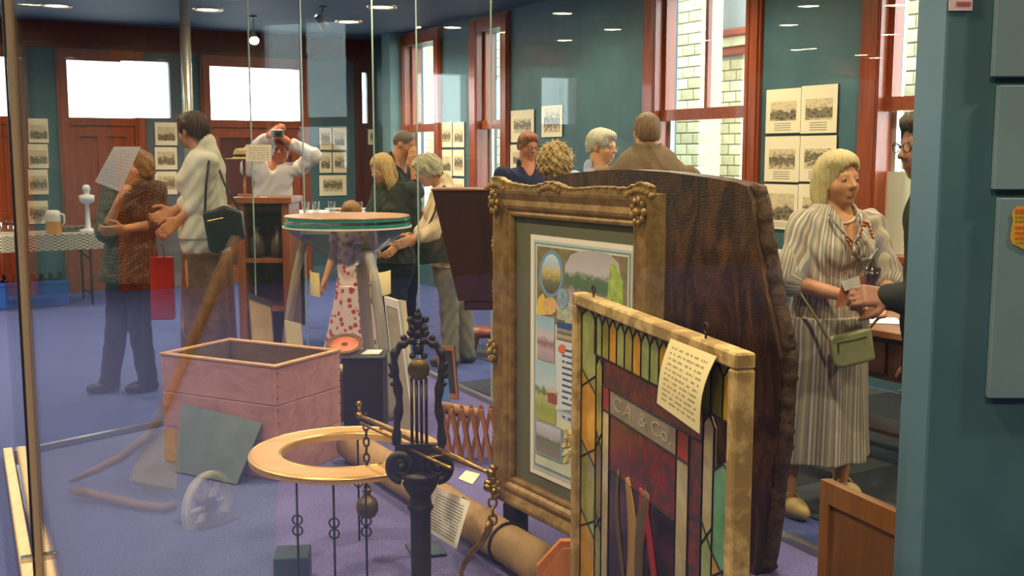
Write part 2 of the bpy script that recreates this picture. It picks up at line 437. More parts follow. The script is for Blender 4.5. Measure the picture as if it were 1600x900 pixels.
for (dz0, dz1, ex, mm) in ((0.0, 0.09, 0.05, mat('red_terracotta', '9a4a33', 0.8)), (0.09, 0.2, 0.1, m_brick[1]), (0.2, 0.27, 0.16, _M['red_terracotta']), (0.27, 0.9, 0.12, mat('grey_render', '8f8d86', 0.9)), (0.9, 1.0, 0.2, _M['red_terracotta'])):
    b = MB(); rbox(b, min(sl, sr)-ex, max(sl, sr)+ex, -2.95, -2.6+ex, zc+dz0, zc+dz1, bev=0.01); b.build('cornice', mm, pB, off=pB.location)
pier(1412, 1475, -1.9, 0.9, 3.9, 'cream brick pier outside the window behind the striped dress')
pier(640, 668, -1.6, 0.9, 3.9, 'cream brick pier outside the window behind the shaven-headed man')
pier(764, 792, -1.6, 0.9, 3.9, 'cream brick pier outside the window above the curly-haired woman')

# --- far wall with doors (opening = frame outer)
def far_span(pl, pr, py=150): return sorted((hit_far(pl, py)[0], hit_far(pr, py)[0]))
doors = [far_span(88, 224), far_span(312, 480), far_span(553, 604), far_span(-130, 20), far_span(-420, -280)]
zdt = hit_far(150, 78)[1]; ztb = hit_far(150, 184)[1]; ztt = hit_far(150, 96)[1]
b = MB(); o = -0.25
for a, e in sorted(doors):
    rbox(b, SC, SC+0.25, o, a+0.03, 0, CEIL); rbox(b, SC, SC+0.25, a+0.03, e-0.03, zdt, CEIL); o = e-0.03
rbox(b, SC, SC+0.25, o, OW+0.25, 0, CEIL)
tag(b.build('wall_far', m_teal), 'teal end wall with timber doors and picture panels', 'wall', kind='structure')
dl = ['red-brown panelled door with bright transom window behind the drinks table', 'red-brown door with wide bright transom window behind the raised-arms visitor',
      'dark red narrow door with a slit of daylight in the far corner', 'red-brown panelled door with transom left of the drinks table', 'red-brown panelled door with transom far along the end wall']
for i, (a, e) in enumerate(doors):
    root = thing('door_%d' % (i+1), dl[i], 'door', R(SC, (a+e)/2, 0), kind='structure'); of = root.location
    mt = m_darkred if i == 2 else m_redwood
    jw = 0.12 if i != 2 else 0.06
    for x0, x1 in ((a, a+jw), (e-jw, e)):
        b = MB(); rbox(b, SC-0.05, SC+0.2, x0, x1, 0.001, zdt); rbox(b, SC-0.07, SC-0.05, x0+0.02, x1-0.03, 0.001, zdt); b.build('door_frame', mt, root, off=of)
    b = MB(); rbox(b, SC-0.05, SC+0.2, a+jw, e-jw, ztt, zdt); b.build('door_head', mt, root, off=of)
    if i == 2:
        b = MB(); m0 = a+jw; m1 = e-jw; c = hit_far(570, 150)[0]
        rbox(b, SC, SC+0.06, m0, c-0.035, 0.001, ztt); rbox(b, SC, SC+0.06, c+0.035, m1, 0.001, ztt)
        rbox(b, SC, SC+0.06, c-0.035, c+0.035, 0.001, 2.05); b.build('door_leaf', m_darkred, root, off=of)
        b = MB(); rbox(b, SC+0.02, SC+0.03, c-0.035, c+0.035, 2.05, ztt); b.build('pane', m_pane, root, off=of); continue
    b = MB(); rbox(b, SC-0.03, SC+0.15, a+jw, e-jw, ztb-0.09, ztb); b.build('transom_rail', mt, root, off=of)
    b = MB(); rbox(b, SC+0.05, SC+0.06, a+jw, e-jw, ztb, ztt); b.build('transom_pane', m_pane, root, off=of)
    lf = MB(); rbox(lf, SC+0.02, SC+0.06, a+jw, e-jw, 0.005, ztb-0.09); leaf = lf.build('door_leaf', m_darkred if i == 1 else mt, root, off=of)
    st = MB(); w = e-a-2*jw
    for x0, x1 in ((a+jw, a+jw+0.11), (e-jw-0.11, e-jw)) + (((a+e)/2-0.06, (a+e)/2+0.06),): rbox(st, SC-0.005, SC+0.02, x0, x1, 0.006, ztb-0.09)
    st.build('stile', mt, root, off=of)
    rl = MB()
    for z0, z1 in ((0.006, 0.22), (0.85, 1.0), (ztb-0.22, ztb-0.09)): rbox(rl, SC-0.004, SC+0.02, a+jw, e-jw, z0, z1)
    rl.build('rail', m_redwood_h, root, off=of)
zr = hit_far(150, 78)[1]
b = MB(); rbox(b, SC-0.04, SC, 0, OW, zr+0.005, zr+0.075); rbox(b, SC-0.02, SC, 0, OW, zr+0.08, CEIL)
tag(b.build('trim_1', m_darkred), 'brown timber cornice along the top of the end wall', 'trim', kind='structure')
b = MB(); rbox(b, SC-0.02, SC, doors[0][1], doors[3][0], 0, 0.15); rbox(b, SC-0.02, SC, doors[1][1], doors[0][0], 0, 0.15); rbox(b, SC-0.02, SC, doors[2][1], doors[1][0], 0, 0.15)
tag(b.build('baseboard_far', mat('slate_skirting', '5d7686', 0.5)), 'blue-grey skirting board along the end wall', 'baseboard', kind='structure')
b = MB(); rbox(b, SB, SC, OW, OW+0.25, 0, CEIL); tag(b.build('wall_left', m_teal), 'teal side wall of the room', 'wall', kind='structure')
b = MB(); rbox(b, SB-0.25, SB, -0.25, OW+0.25, 0, CEIL); tag(b.build('wall_back', m_teal), 'teal wall behind the viewer', 'wall', kind='structure')
# boxed column by the corner
a0 = hit_far(598, 60, SC-0.9)[0]
b = MB(); rbox(b, SC-1.0, SC-0.75, 0.001, 0.2, 0, CEIL); tag(b.build('trim_2', mat('pale_teal_paint', '5f7f86', 0.6)), 'pale boxed pipe duct in the room corner', 'trim', kind='structure')

# --- carpet tiles at the right, outside the case
m_tiles = [mat('carpet_tile_%d' % i, c, 0.95, c2=c2, scale=140.0, spec=0.1) for i, (c, c2) in enumerate((('5b6160', '4c5252'), ('33373d', '292d33'), ('464b50', '3b4045')))]
tb = MB().box((0, 0, 0), (0.596, 0.596, 0.006), AXR); tpro = []
for k in range(3):
    o = tb.build('carpet_tile', m_tiles[k]); tpro.append(o.data); bpy.data.objects.remove(o)

# --- the glass display case
GA = math.radians(27); gd = V(-math.sin(GA), math.cos(GA)); gn = V(math.cos(GA), math.sin(GA))
gp = fl(58, 900)[:2]
def gpt(Y, z=0.0): k = (Y-gp[1])/gd[1]; p = gp+gd*k; return V(p[0], p[1], z)
bk0 = fl(1190, 832)[:2]; 
def bpt(Y, z=0.0): k = (Y-bk0[1])/gd[1]; p = bk0+gd*k; return V(p[0], p[1], z)
cA = gpt(5.6); cB = bpt(7.9); cR = bpt(3.2); cP = V(0.93, 2.32, 0)
m_front = glassmat('display_glass', (0.965, 0.985, 0.98, 1), GLASS_STRENGTH, 0.045)
m_gl2 = glassmat('display_glass_thin', (0.97, 0.99, 0.985, 1), 0.45, 0.04)
m_edge = mat('polished_glass_edge', '9db5a8', 0.15, emit=0, spec=0.8)
GH = 2.9
def pane(p, r, label, mt, name='glass_screen', edges=True, base='steel', z0=0.03):
    p = np.array(p); r = np.array(r); L = np.linalg.norm(r-p); u = (r-p)/L; w = np.cross([0, 0, 1], u); A = axes3(u, w, (0, 0, 1)); c = (p+r)/2
    root = thing(name, label, 'glass panel', V(c[0], c[1], 0.0)); of = root.location
    MB().box(V(c[0], c[1], (z0+GH)/2), (L-0.012, 0.008, GH-z0), A).build('pane', mt, root, off=of)
    b = MB()
    if edges:
        b.box(V(r[0], r[1], (z0+GH)/2)-u*0.004, (0.006, 0.010, GH-z0), A)
        b.build('polished_edge', m_edge, root, off=of)
    if base == 'steel': MB().box(V(c[0], c[1], z0/2+0.013), (L, 0.035, z0), A).build('floor_channel', m_steel, root, off=of)
    return root
# front glass (we look through it at a shallow angle), timber base rail and steel post at its far end
Yj = 3.72
pane(gpt(0.12), gpt(Yj), 'long front glass panel of the display case with warm lamp reflections', m_front, base=None, edges=False)
pane(gpt(Yj+0.06), cA, 'front glass panel of the display case beyond the steel post', m_front, base=None, edges=False)
A = axes3((gd[0], gd[1], 0), (gn[0], gn[1], 0), (0, 0, 1))
root = thing('glass_post', 'narrow steel upright joining the front glass panels beside the drinks table', 'post', gpt(Yj+0.03)); of = root.location
MB().box(gpt(Yj+0.03, GH/2), (0.05, 0.028, GH), A).build('upright', mat('bronze_steel', 'a8937a', 0.4, 0.2), root, off=of)
b = MB()
for sgn in (-1, 1): b.box(gpt(Yj+0.03, GH/2)+V(gn[0], gn[1], 0)*sgn*0.019, (0.05, 0.006, GH), A)
b.build('gasket', m_black, root, off=of)
b = MB()
for z in (0.16,):
    for sgn in (-1, 1): b.tube([gpt(Yj+0.03, z), gpt(Yj+0.03, z)+V(gn[0], gn[1], 0)*sgn*0.05], 0.012, 8)
    b.box(gpt(Yj+0.03, z), (0.04, 0.12, 0.018), A)
b.build('clamp', mat('chrome', 'd0d0d0', 0.12, 1.0), root, off=of)
m_rail = woodmat('pale_pine', 'c8a87c', 'dcc298', 0.45, 3.0, 1)
for sgn, nm in ((-1, 'pale pine base rail outside the front glass'), (1, 'pale pine base rail inside the front glass')):
    Lr = np.linalg.norm(cA-gpt(0.2)); b = MB(); b.box((cA+gpt(0.2))/2+V(gn[0], gn[1], 0)*sgn*0.035+V(0, 0, 0.032), (Lr, 0.045, 0.06), A, bev=0.004)
    tag(b.build('base_rail', m_rail), nm, 'rail')
# end panels with visible seams, back panels
def on_line(px, p, r, py=300):
    d = ray(px, py)[:2]; p = p[:2]; r = r[:2]-p; M = np.array([d, -r]).T; t = np.linalg.solve(M, p)[1]; x = p+r*t; return V(x[0], x[1], 0)
seams = [cA]+[on_line(px, cA, cB) for px in (396, 476, 586)]+[cB]
nm = ['behind the patterned blouse', 'in front of the raised-arms visitor', 'in front of the dark end wall', 'in front of the small girl']
for i in range(4): pane(seams[i], seams[i+1], 'clear end glass panel of the display case '+nm[i], m_gl2)
s2 = on_line(768, cB, cR)
pane(cB, s2, 'clear back glass panel beside the grey-haired woman', m_gl2)
pane(s2, cR, 'long clear back glass panel behind the dark slab and striped dress', m_gl2)
# case floors
b = MB(); poly = [gpt(0.3), cA, on_line(430, cA, cB), fl(430, 905)]; poly2 = [fl(430, 905), on_line(430, cA, cB), cB, cR, cP, V(0.9, 0.6, 0), gpt(0.3)]
def flatslab(name, poly, z, mt, label):
    n = len(poly); vs = [V(p[0], p[1], z) for p in poly]+[V(p[0], p[1], 0.001) for p in poly]
    fs = [list(range(n))[::-1], [n+i for i in range(n)]]+[[i, (i+1) % n, n+(i+1) % n, n+i] for i in range(n)]
    return tag(MB().add(vs, fs).build(name, mt), label, 'floor', kind='structure')
flatslab('floor_case_slate', poly, 0.010, m_slate, 'slate blue carpet inside the display case')
flatslab('floor_case_purple', poly2, 0.0125, m_purple, 'purple carpet inside the display case')
fseam = MB()
for i, (p0, p1) in enumerate((((470, 800), (905, 752)),)):
    a_, b_ = fl(500, 765, 0.013), fl(780, 735, 0.013)
# tiles: right of the back glass
for i in range(-12, 4):
    for j in range(0, 7):
        p = R(i*0.6, 0.35+j*0.6)
        k = (p[1]-bk0[1])/gd[1]; lx = (bk0+gd*k)[0]
        if p[0]-lx < 0.42 or p[1] < 2.6: continue
        x = bpy.data.objects.new('carpet_tile', tpro[(i*7+j*3+(i*j) % 2) % 3]); C.objects.link(x); x.parent = floor; x.location = V(p[0], p[1], 0.004)
# teal partition at the right with pale panels
cx0 = q(1490, 0, 2.3)[0]
part = thing('wall_partition', 'teal partition wall at the end of the display case', 'wall', (cx0+0.45, 2.38, 0), kind='structure'); of = part.location
def topx(z): return cx0-0.0
b = MB(); b.box(V(cx0+0.45, 2.4, CEIL/2), (0.9, 0.16, CEIL)); b.build('panel_board', m_teal, part, off=of)
b = MB(); b.box(V(cx0-0.003, 2.4, CEIL/2), (0.006, 0.16, CEIL-0.01)); b.build('edge_trim', mat('pale_edge', '4d7285', 0.5), part, off=of)
m_pb = mat('pale_blue_board', '66808a', 0.8, c2='5d767f', scale=5)
for (y0, y1), lb in (((-60, 121), 'pale blue display board, topmost on the teal partition'), ((134, 296), 'pale blue display board, middle one on the teal partition'), ((309, 620), 'pale blue display board under the yellow badge on the partition')):
    pt = q(1556, y0, 2.318); pb = q(1552, y1, 2.318); w = 0.5
    b = MB(); b.box(V(pt[0]+w/2, 2.309, (pt[2]+pb[2])/2), (w, 0.018, pt[2]-pb[2]), bev=0.002)
    tag(b.build('display_board', m_pb), lb, 'board')
# ------------------------------------------------------------------ ceiling downlights
m_lampring = mat('lamp_ring_brass', 'b9a98a', 0.3, 0.8)
def emis(name, col, st):
    if name in _M: return _M[name]
    t = NT(name); t.t.nodes.remove(t.b); e = t.n('ShaderNodeEmission'); e.inputs[0].default_value = col+(1,) if len(col) == 3 else col; e.inputs[1].default_value = st
    t.l(e.outputs[0], t.out.inputs[0]); _M[name] = t.m; return t.m
m_lamp = emis('lamp_glow', (1.0, 0.74, 0.40), 55.0)
def downlight(loc, label, power=LAMP_W, first=[None]):
    if first[0] is None:
        root = thing('downlight', label, 'ceiling light', loc, group='recessed ceiling downlights'); first[0] = root
        b = MB(); b.lathe([(0.11, 0.0), (0.125, -0.016), (0.155, -0.016), (0.162, 0.0)], n=20); b.build('trim_ring', m_lampring, root, True)
        b = MB(); b.lathe([(0.0, -0.014), (0.06, -0.012), (0.114, -0.004)], n=16); b.build('lens', m_lamp, root, True)
        li = bpy.data.lights.new('downlight_lamp', 'SPOT'); li.energy = power; li.color = LAMP_COL; li.spot_size = math.radians(150); li.spot_blend = 0.7; li.shadow_soft_size = 0.06
        lo = bpy.data.objects.new('downlight_lamp', li); C.objects.link(lo); lo.parent = root; lo.location = (0, 0, -0.03)
        return root
    r = copy_tree(first[0]); r.location = tuple(map(float, loc)); r['label'] = label; return r
lab = 'recessed brass-ringed downlight in the dark blue ceiling'
def mirror(p): p = np.array(p, float); n = V(gn[0], gn[1], 0); g0 = V(gp[0], gp[1], 0); return p-2*((p-g0)@n)*n
lamps = [fl(x, y, CEIL-0.0005) for x, y in ((88, 8), (96, 36), (148, 42), (227, 47), (325, 14), (545, 33), (597, 10), (768, 27), (453, 62))]
lamps += [mirror(fl(x, y, CEIL-0.0005)) for x, y in ((707, 42), (957, 45), (882, 62), (870, 100), (1097, 62), (1232, 38), (1245, 77), (1160, 90), (930, 103), (1400, 7), (1390, 53), (833, 128), (545, 53), (355, 80), (390, 97), (620, 85), (1345, 85), (90, 30), (85, 48))]
lamps = [p for p in lamps if -0.2 > -1 and (N2@(p[:2]-W0)) > 0.25 and (N2@(p[:2]-W0)) < OW-0.3 and (D2@(p[:2]-W0)) < SC-0.25]
for i in range(-3, 3):  # further grid of downlights, added to light the case and the people
    for j in range(4):
        p = R(i*2.1+0.4+(0.6 if j % 2 else 0), 1.0+j*2.1, CEIL-0.0005)
        if all(np.linalg.norm((p-l)[:2]) > 0.9 for l in lamps): lamps.append(p)
for p in lamps: downlight(p, lab)
# small track spotlights
m_grey = mat('grey_enamel', '6a6f74', 0.4, 0.3)
def spot(px, py, Y, aim, label):
    p = q(px, py, Y); p[2] = min(p[2], CEIL-0.18); root = thing('track_spotlight', label, 'spotlight', V(p[0], p[1], CEIL)); of = root.location
    a = nrm(aim); x, y, d = frame_from(a)
    MB().lathe([(0.035, 0), (0.04, -0.02), (0.0, -0.02)], V(p[0], p[1], CEIL), 14).build('ceiling_rose', m_grey, root, off=of)
    MB().tube([V(p[0], p[1], CEIL-0.02), p-a*0.06], 0.008, 8).build('stem', m_grey, root, off=of)
    b = MB(); b.lathe([(0.02, -0.12), (0.035, -0.11), (0.04, -0.02), (0.06, 0.03), (0.058, 0.03), (0.035, -0.01)], p, 18, ax=axes3(x, y, d)); b.build('housing', m_grey, root, True, off=of)
    b = MB(); b.lathe([(0.0, 0.012), (0.05, 0.018)], p, 16, ax=axes3(x, y, d)); b.build('lens', emis('spot_glow', (1, 0.93, 0.75), 25.0), root, off=of)
    li = bpy.data.lights.new('spot_lamp', 'SPOT'); li.energy = 60; li.color = (1, 0.86, 0.66); li.spot_size = math.radians(70); li.spot_blend = 0.5; li.shadow_soft_size = 0.03
    lo = bpy.data.objects.new('spot_lamp', li); C.objects.link(lo); lo.parent = root
    M = Matrix((( x[0], y[0], -d[0]), (x[1], y[1], -d[1]), (x[2], y[2], -d[2]))).to_4x4(); M.translation = Vector(p+d*0.05-np.array(of)); lo.matrix_local = M
spot(397, 62, 12.2, (0.25, -0.75, -0.6), 'grey track spotlight shining towards the display case, above the end door')
spot(505, 34, 11.4, (0.5, 0.6, -0.6), 'grey track spotlight tilted away, beside the end wall')

# ------------------------------------------------------------------ photo panels
m_mount = mat('cream_mount_board', 'efe3c4', 0.8)
m_cap = textmat('photo_caption', 'efe3c4', '8a8072', 4, 40, 0.62, head=0.98)
m_cap2 = textmat('photo_caption_fine', 'efe3c4', '8a8072', 5, 60, 0.6, 3, head=0.98)
RIGHT = (lambda s, z, o=0.0: R(s, o, z), V(-D2[0], -D2[1], 0), V(N2[0], N2[1], 0))
def panel(wall, x0, x1, y0, y1, label, pic, inner, cap=True, group=None, mount=None, frame=None):
    if wall == 'R':
        a0, zt = hit_right(x0, y0); a1, zb = hit_right((x0+x1)/2, y1); a1 = hit_right(x1, y1)[0]; zt = (hit_right(x0, y0)[1]+hit_right(x1, y0)[1])/2; zb = (hit_right(x0, y1)[1]+hit_right(x1, y1)[1])/2
        o = R(a0, 0.0, zb); u = V(-D2[0], -D2[1], 0); n = V(N2[0], N2[1], 0); w = a0-a1
    else:
        a0 = hit_far(x0, y0)[0]; a1 = hit_far(x1, y1)[0]; zt = hit_far(x0, y0)[1]; zb = hit_far(x0, y1)[1]
        o = R(SC, a0, zb); u = V(-N2[0], -N2[1], 0); n = V(-D2[0], -D2[1], 0); w = a0-a1
    h = zt-zb; root = thing('photo_panel', label, 'photo', o+u*w/2+V(0, 0, h/2), group=group); of = root.location; z = V(0, 0, 1)
    MB().prism([(0, 0), (w, 0), (w, h), (0, h)], o, u, z, n, 0.014, 0, 1).build('mount', [mount or m_mount, m_black], root, off=of)
    ix0, ix1, iy0, iy1 = inner
    MB().prism([(w*ix0, h*iy0), (w*ix1, h*iy0), (w*ix1, h*iy1), (w*ix0, h*iy1)], o+n*0.0142, u, z, n, 0.0012).build('print', pic, root, off=of)
    if cap: MB().prism([(w*0.2, h*0.04), (w*0.8, h*0.04), (w*0.8, h*(iy0-0.04)), (w*0.2, h*(iy0-0.04))], o+n*0.0142, u, z, n, 0.0008).build('caption', m_cap, root, off=of)
    return root
I1 = (0.13, 0.88, 0.28, 0.72)
P = [picmat('photo_print_%d' % i, i % 4, i*1.37) for i in range(8)]
panel('R', 1200, 1252, 139, 208, 'sepia photo of a dark two-storey building, top row of panels by the striped dress', P[0], I1)
panel('R', 1255, 1309, 133, 208, 'sepia photo of a distant townscape, top row of panels by the striped dress', P[1], I1)
panel('R', 1198, 1250, 213, 284, 'sepia photo of a road and sheds, middle row of panels by the striped dress', P[2], I1)
panel('R', 1253, 1307, 212, 284, 'sepia photo of a tree-lined street, middle row of panels by the striped dress', P[3], I1)
panel('R', 1196, 1247, 288, 358, 'sepia photo of a gabled timber house, bottom row of panels by the striped dress', P[4], (0.1, 0.9, 0.2, 0.8))
panel('R', 1250, 1304, 288, 360, 'sepia photo panel half hidden behind the striped dress woman', P[5], I1)
panel('R', 1197, 1240, 389, 432, 'grey photo panel lowest on the wall beside the striped dress', P[6], (0.12, 0.88, 0.1, 0.85), cap=False)
gR = 'photo panels above the curly-haired woman'
panel('R', 800, 836, 172, 222, 'cream photo panel above the man in navy, beside the narrow window', P[7], I1, cap=False)
panel('R', 799, 834, 226, 268, 'cream photo panel behind the man in navy, below another panel', P[1], I1, cap=False)
panel('R', 848, 880, 165, 214, 'glossy photo panel with bright sky above the curly-haired woman', P[2], (0.12, 0.9, 0.15, 0.95), cap=False)
for k, (y0, y1) in enumerate(((191, 230), (234, 275), (279, 315))):
    for (x0, x1) in ((690, 708), (709, 727)):
        panel('R', x0, x1, y0, y1, 'small pale photo panel in the block above the dark tapered hopper, %s row' % ('top', 'middle', 'bottom')[k], P[(k*2+x0) % 8], (0.15, 0.88, 0.2, 0.75), cap=False, group='photo panels above the dark hopper')
for k, (y0, y1) in enumerate(((185, 223), (225, 263), (265, 304), (314, 350))):
    panel('F', 43, 76, y0, y1, 'sepia photo panel above the drinks table, %s in its column' % ('topmost', 'second', 'third', 'lowest')[k], P[k], (0.06, 0.94, 0.15, 0.75), cap=False)
for k, (y0, y1) in enumerate(((191, 227), (230, 265), (268, 304))):
    panel('F', 241, 277, y0, y1, 'sepia photo panel between the two end doors, %s in its column' % ('topmost', 'middle', 'lowest')[k], P[k+4], (0.12, 0.9, 0.2, 0.8), cap=False)
for k, (x0, x1, y0, y1) in enumerate(((498, 518, 200, 234), (519, 541, 200, 234), (498, 518, 238, 270), (519, 541, 238, 270), (498, 541, 274, 306))):
    panel('F', x0, x1, y0, y1, ('cream photo panel in the top pair on the dark corner wall', 'cream photo panel in the top pair on the dark corner wall', 'cream photo panel in the middle pair on the dark corner wall', 'cream photo panel in the middle pair on the dark corner wall', 'wide grey photo panel lowest on the dark corner wall')[k], P[(k+3) % 8], (0.15, 0.85, 0.2, 0.8), cap=False, group='photo panels on the corner wall')
panel('F', 574, 600, 202, 226, 'small pale photo panel beside the blonde woman', P[3], (0.15, 0.85, 0.2, 0.8), cap=False)
# sign cards on glass
def sheet(pts, name, label, mt, cat='paper', nu=8, curl=0.0, thick=0.0012, nrmdir=None):
    """paper sheet from 4 corners TL,TR,BR,BL with a slight curl"""
    tl, tr, br, bl = [np.array(p, float) for p in pts]; n = nrm(np.cross(tr-tl, bl-tl)); 
    if nrmdir is not None and n@np.array(nrmdir) < 0: n = -n
    vs = []; fs = []; uvs = []
    for side in (1, 0):
        for j in range(nu+1):
            for i in range(nu+1):
                u, v_ = i/nu, j/nu; p = (tl*(1-u)+tr*u)*(1-v_)+(bl*(1-u)+br*u)*v_
                vs.append(p+n*(curl*math.sin(math.pi*v_*1.2)*(0.6+0.4*u)+thick*side))
    m = nu+1
    for j in range(nu):
        for i in range(nu):
            f = [j*m+i, (j+1)*m+i, (j+1)*m+i+1, j*m+i+1]; uv = [(i/nu, 1-j/nu), (i/nu, 1-(j+1)/nu), ((i+1)/nu, 1-(j+1)/nu), ((i+1)/nu, 1-j/nu)]
            P_ = [vs[k] for k in f]
            if np.cross(P_[1]-P_[0], P_[2]-P_[0])@n < 0: f = f[::-1]; uv = uv[::-1]
            fs.append(f); uvs.append(uv); fs.append([k+m*m for k in f[::-1]]); uvs.append(uv[::-1])
    o = MB().add(vs, fs, 0, uvs).build(name, mt, None, True, off=bl)
    o.location = bl; return tag(o, label, cat)
e0 = on_line(383, cA, cB); e1 = on_line(424, cA, cB)
def onpane(px, py): 
    p = on_line(px, cA, cB, py); d = ray(px, py); k = p[1]/d[1]; w = np.cross(cB-cA, [0, 0, 1]); w = nrm(w); return V(0, 0, CAMZ)+d*k+w*0.007
sheet([onpane(383, 226), onpane(423, 226), onpane(423, 252), onpane(383, 252)], 'sign_card', 'small cream notice taped to the end glass beside the raised-arms visitor', textmat('notice_print', 'e0d6b8', '8a8270', 7, 22, 0.5, 5), 'sign', nrmdir=(0, -1, 0))

# ------------------------------------------------------------------ gilt framed illuminated address
class Plane2:
    def __init__(s, p, d): s.p = np.array(p[:2], float); s.d = nrm(d); s.n = nrm([s.d[1], -s.d[0]]) ; s.n = s.n if s.n@s.p < 0 else -s.n
    def hit(s, px, py):
        d = ray(px, py); t = (s.n@s.p)/(s.n@d[:2]); x = V(0, 0, CAMZ)+d*t; return s.d@(x[:2]-s.p), x[2]
    def pt(s, a, z, o=0.0): x = s.p+s.d*a+s.n*o; return V(x[0], x[1], z)
    def u(s): return V(s.d[0], s.d[1], 0)
    def nn(s): return V(s.n[0], s.n[1], 0)
Z = V(0, 0, 1)
m_gilt = mat('worn_gilding', '9a7d4a', 0.45, 0.3, c2='77592f', scale=18.0, bump=0.25)
m_gilt2 = mat('bright_gilding', 'a98a52', 0.4, 0.4, c2='7d6034', scale=30.0, bump=0.3)
GF = Plane2(q(782, 292, 4.5), (math.sin(math.radians(32)), -math.cos(math.radians(32))))
Wf = GF.hit(1030, 300)[0]; z1 = GF.hit(782, 292)[1]; z0 = GF.hit(788, 778)[1]; Hf = z1-z0
root = thing('framed_address', 'large gilt framed illuminated address leaning upright beside the leadlight', 'framed picture', GF.pt(Wf/2, 0.013)); of = root.location
rw = 0.118
def rail_sweep(prof, a0, a1, b0, b1):
    """mitred rectangular frame from profile (inset, height)"""
    b = MB(); rings = []
    for ins, h in prof:
        rings.append([GF.pt(a0+ins, b0+ins, h), GF.pt(a1-ins, b0+ins, h), GF.pt(a1-ins, b1-ins, h), GF.pt(a0+ins, b1-ins, h)])
    return rings
def mitre(pl, prof, a0, a1, b0, b1, name, mt, root):
    rings = [[pl.pt(a0+i, b0+i, h), pl.pt(a1-i, b0+i, h), pl.pt(a1-i, b1-i, h), pl.pt(a0+i, b1-i, h)] for i, h in prof]
    for k in range(4):
        b = MB(); j = (k+1) % 4; m = len(rings); vs = [r[k] for r in rings]+[r[j] for r in rings]
        fs = [[i, m+i, m+(i+1) % m, (i+1) % m] for i in range(m)]+[list(range(m)), [m+i for i in range(m)][::-1]]
        b.add(vs, fs); b.build(name, mt, root, off=np.array(root.location))
prof = [(0, -0.03), (0, 0.034), (0.01, 0.044), (0.022, 0.042), (rw*0.42, 0.026), (rw*0.6, 0.032), (rw*0.7, 0.028), (rw*0.8, 0.016), (rw*0.88, 0.021), (rw*0.95, 0.019), (rw, 0.008), (rw, -0.03)]
mitre(GF, prof, 0, Wf, z0, z1, 'frame_rail', m_gilt, root)
# carved crest along the top, corner and side ornaments
b = MB(); N = 64; sil = []
for i in range(N+1):
    t = i/N; sil.append((Wf*t, z1+0.010+0.010*math.sin(t*math.pi*3+0.6)+0.030*math.exp(-((t-0.42)/0.09)**2)+0.026*math.exp(-((t-0.03)/0.06)**2)+0.030*math.exp(-((t-0.96)/0.06)**2)+0.002*math.sin(i*2.3)))
for i in range(N): b.prism([(sil[i][0], z1-0.012), (sil[i+1][0], z1-0.012), sil[i+1], sil[i]], GF.pt(0, 0, 0.012), GF.u(), Z, GF.nn(), 0.03)
b.tube([GF.pt(a_, z_-0.003, 0.04) for a_, z_ in sil], [0.006+0.0015*math.sin(i*2.1) for i in range(N+1)], 7)
for t in (0.42, 0.03, 0.95):
    for k in range(7): b.sphere(GF.pt(Wf*t+0.022*(k-3), z1-0.002+0.014*math.cos((k-3)*0.6), 0.044), (0.013, 0.008, 0.012), 8, 6)
b.build('carved_crest', m_gilt2, root, False, off=of)
b = MB(); N = 70
for i in range(N):
    t = i/N; w = 0.006+0.004*math.sin(t*40); b.sphere(GF.pt(-0.004+0.004*math.sin(t*60), z0+Hf*t, 0.03), (w, w, 0.012), 6, 5)
b.build('carved_edge', m_gilt2, root, True, off=of)
for (aa, zz) in ((0.04, z1-0.06), (Wf-0.04, z1-0.06), (0.05, z0+0.06), (0.02, (z0+z1)/2-0.02)):
    b = MB()
    for k in range(9):
        a_ = k*2*math.pi/9; b.sphere(GF.pt(aa+0.03*math.cos(a_), zz+0.04*math.sin(a_), 0.058), (0.010, 0.008, 0.014), 7, 5)
    b.sphere(GF.pt(aa, zz, 0.062), 0.016, 8, 6); b.build('corner_leaf', m_gilt2, root, True, off=of)
MB().box(GF.pt(Wf/2, (z0+z1)/2, -0.025), (Wf-0.04, 0.012, Hf-0.04), axes3(GF.u(), GF.nn(), Z)).build('backing', m_darkred, root, off=of)
b = MB(); b.prism([(rw-.01, z0+rw-.01), (Wf-rw+.01, z0+rw-.01), (Wf-rw+.01, z1-rw+.01), (rw-.01, z1-rw+.01)], GF.pt(0, 0, -0.012), GF.u(), Z, GF.nn(), 0.006); b.build('mount', mat('grey_green_mount', '5a5a44', 0.85), root, off=of)
def rectp(pl, x0, y0, x1, y1): a0, bt = pl.hit(x0, y0); a1, _ = pl.hit(x1, y0); _, bb = pl.hit(x0, y1); return a0, a1, bb, bt
a0, a1, bb, bt = rectp(GF, 829, 366, 994, 737)
b = MB(); b.prism([(a0, bb), (a1, bb), (a1, bt), (a0, bt)], GF.pt(0, 0, -0.005), GF.u(), Z, GF.nn(), 0.004); b.build('white_slip', mat('white_slip_card', 'ddd8c8', 0.8), root, off=of)
art = MB(); mats = []
def am(m): 
    if m not in mats: mats.append(m)
    return mats.index(m)
def arect(x0, y0, x1, y1, m, lay):
    r = rectp(GF, x0, y0, x1, y1); art.prism([(r[0], r[2]), (r[1], r[2]), (r[1], r[3]), (r[0], r[3])], GF.pt(0, 0, -0.001+0.0008*lay), GF.u(), Z, GF.nn(), 0.0007, am(m))
def apoly(pp, m, lay):
    art.prism([GF.hit(x, y) for x, y in pp], GF.pt(0, 0, -0.001+0.0008*lay), GF.u(), Z, GF.nn(), 0.0007, am(m))
def aoval(cx, cy, rx, ry, m, lay): apoly([(cx+rx*math.cos(k*math.pi/12), cy+ry*math.sin(k*math.pi/12)) for k in range(24)], m, lay)
pi = math.pi
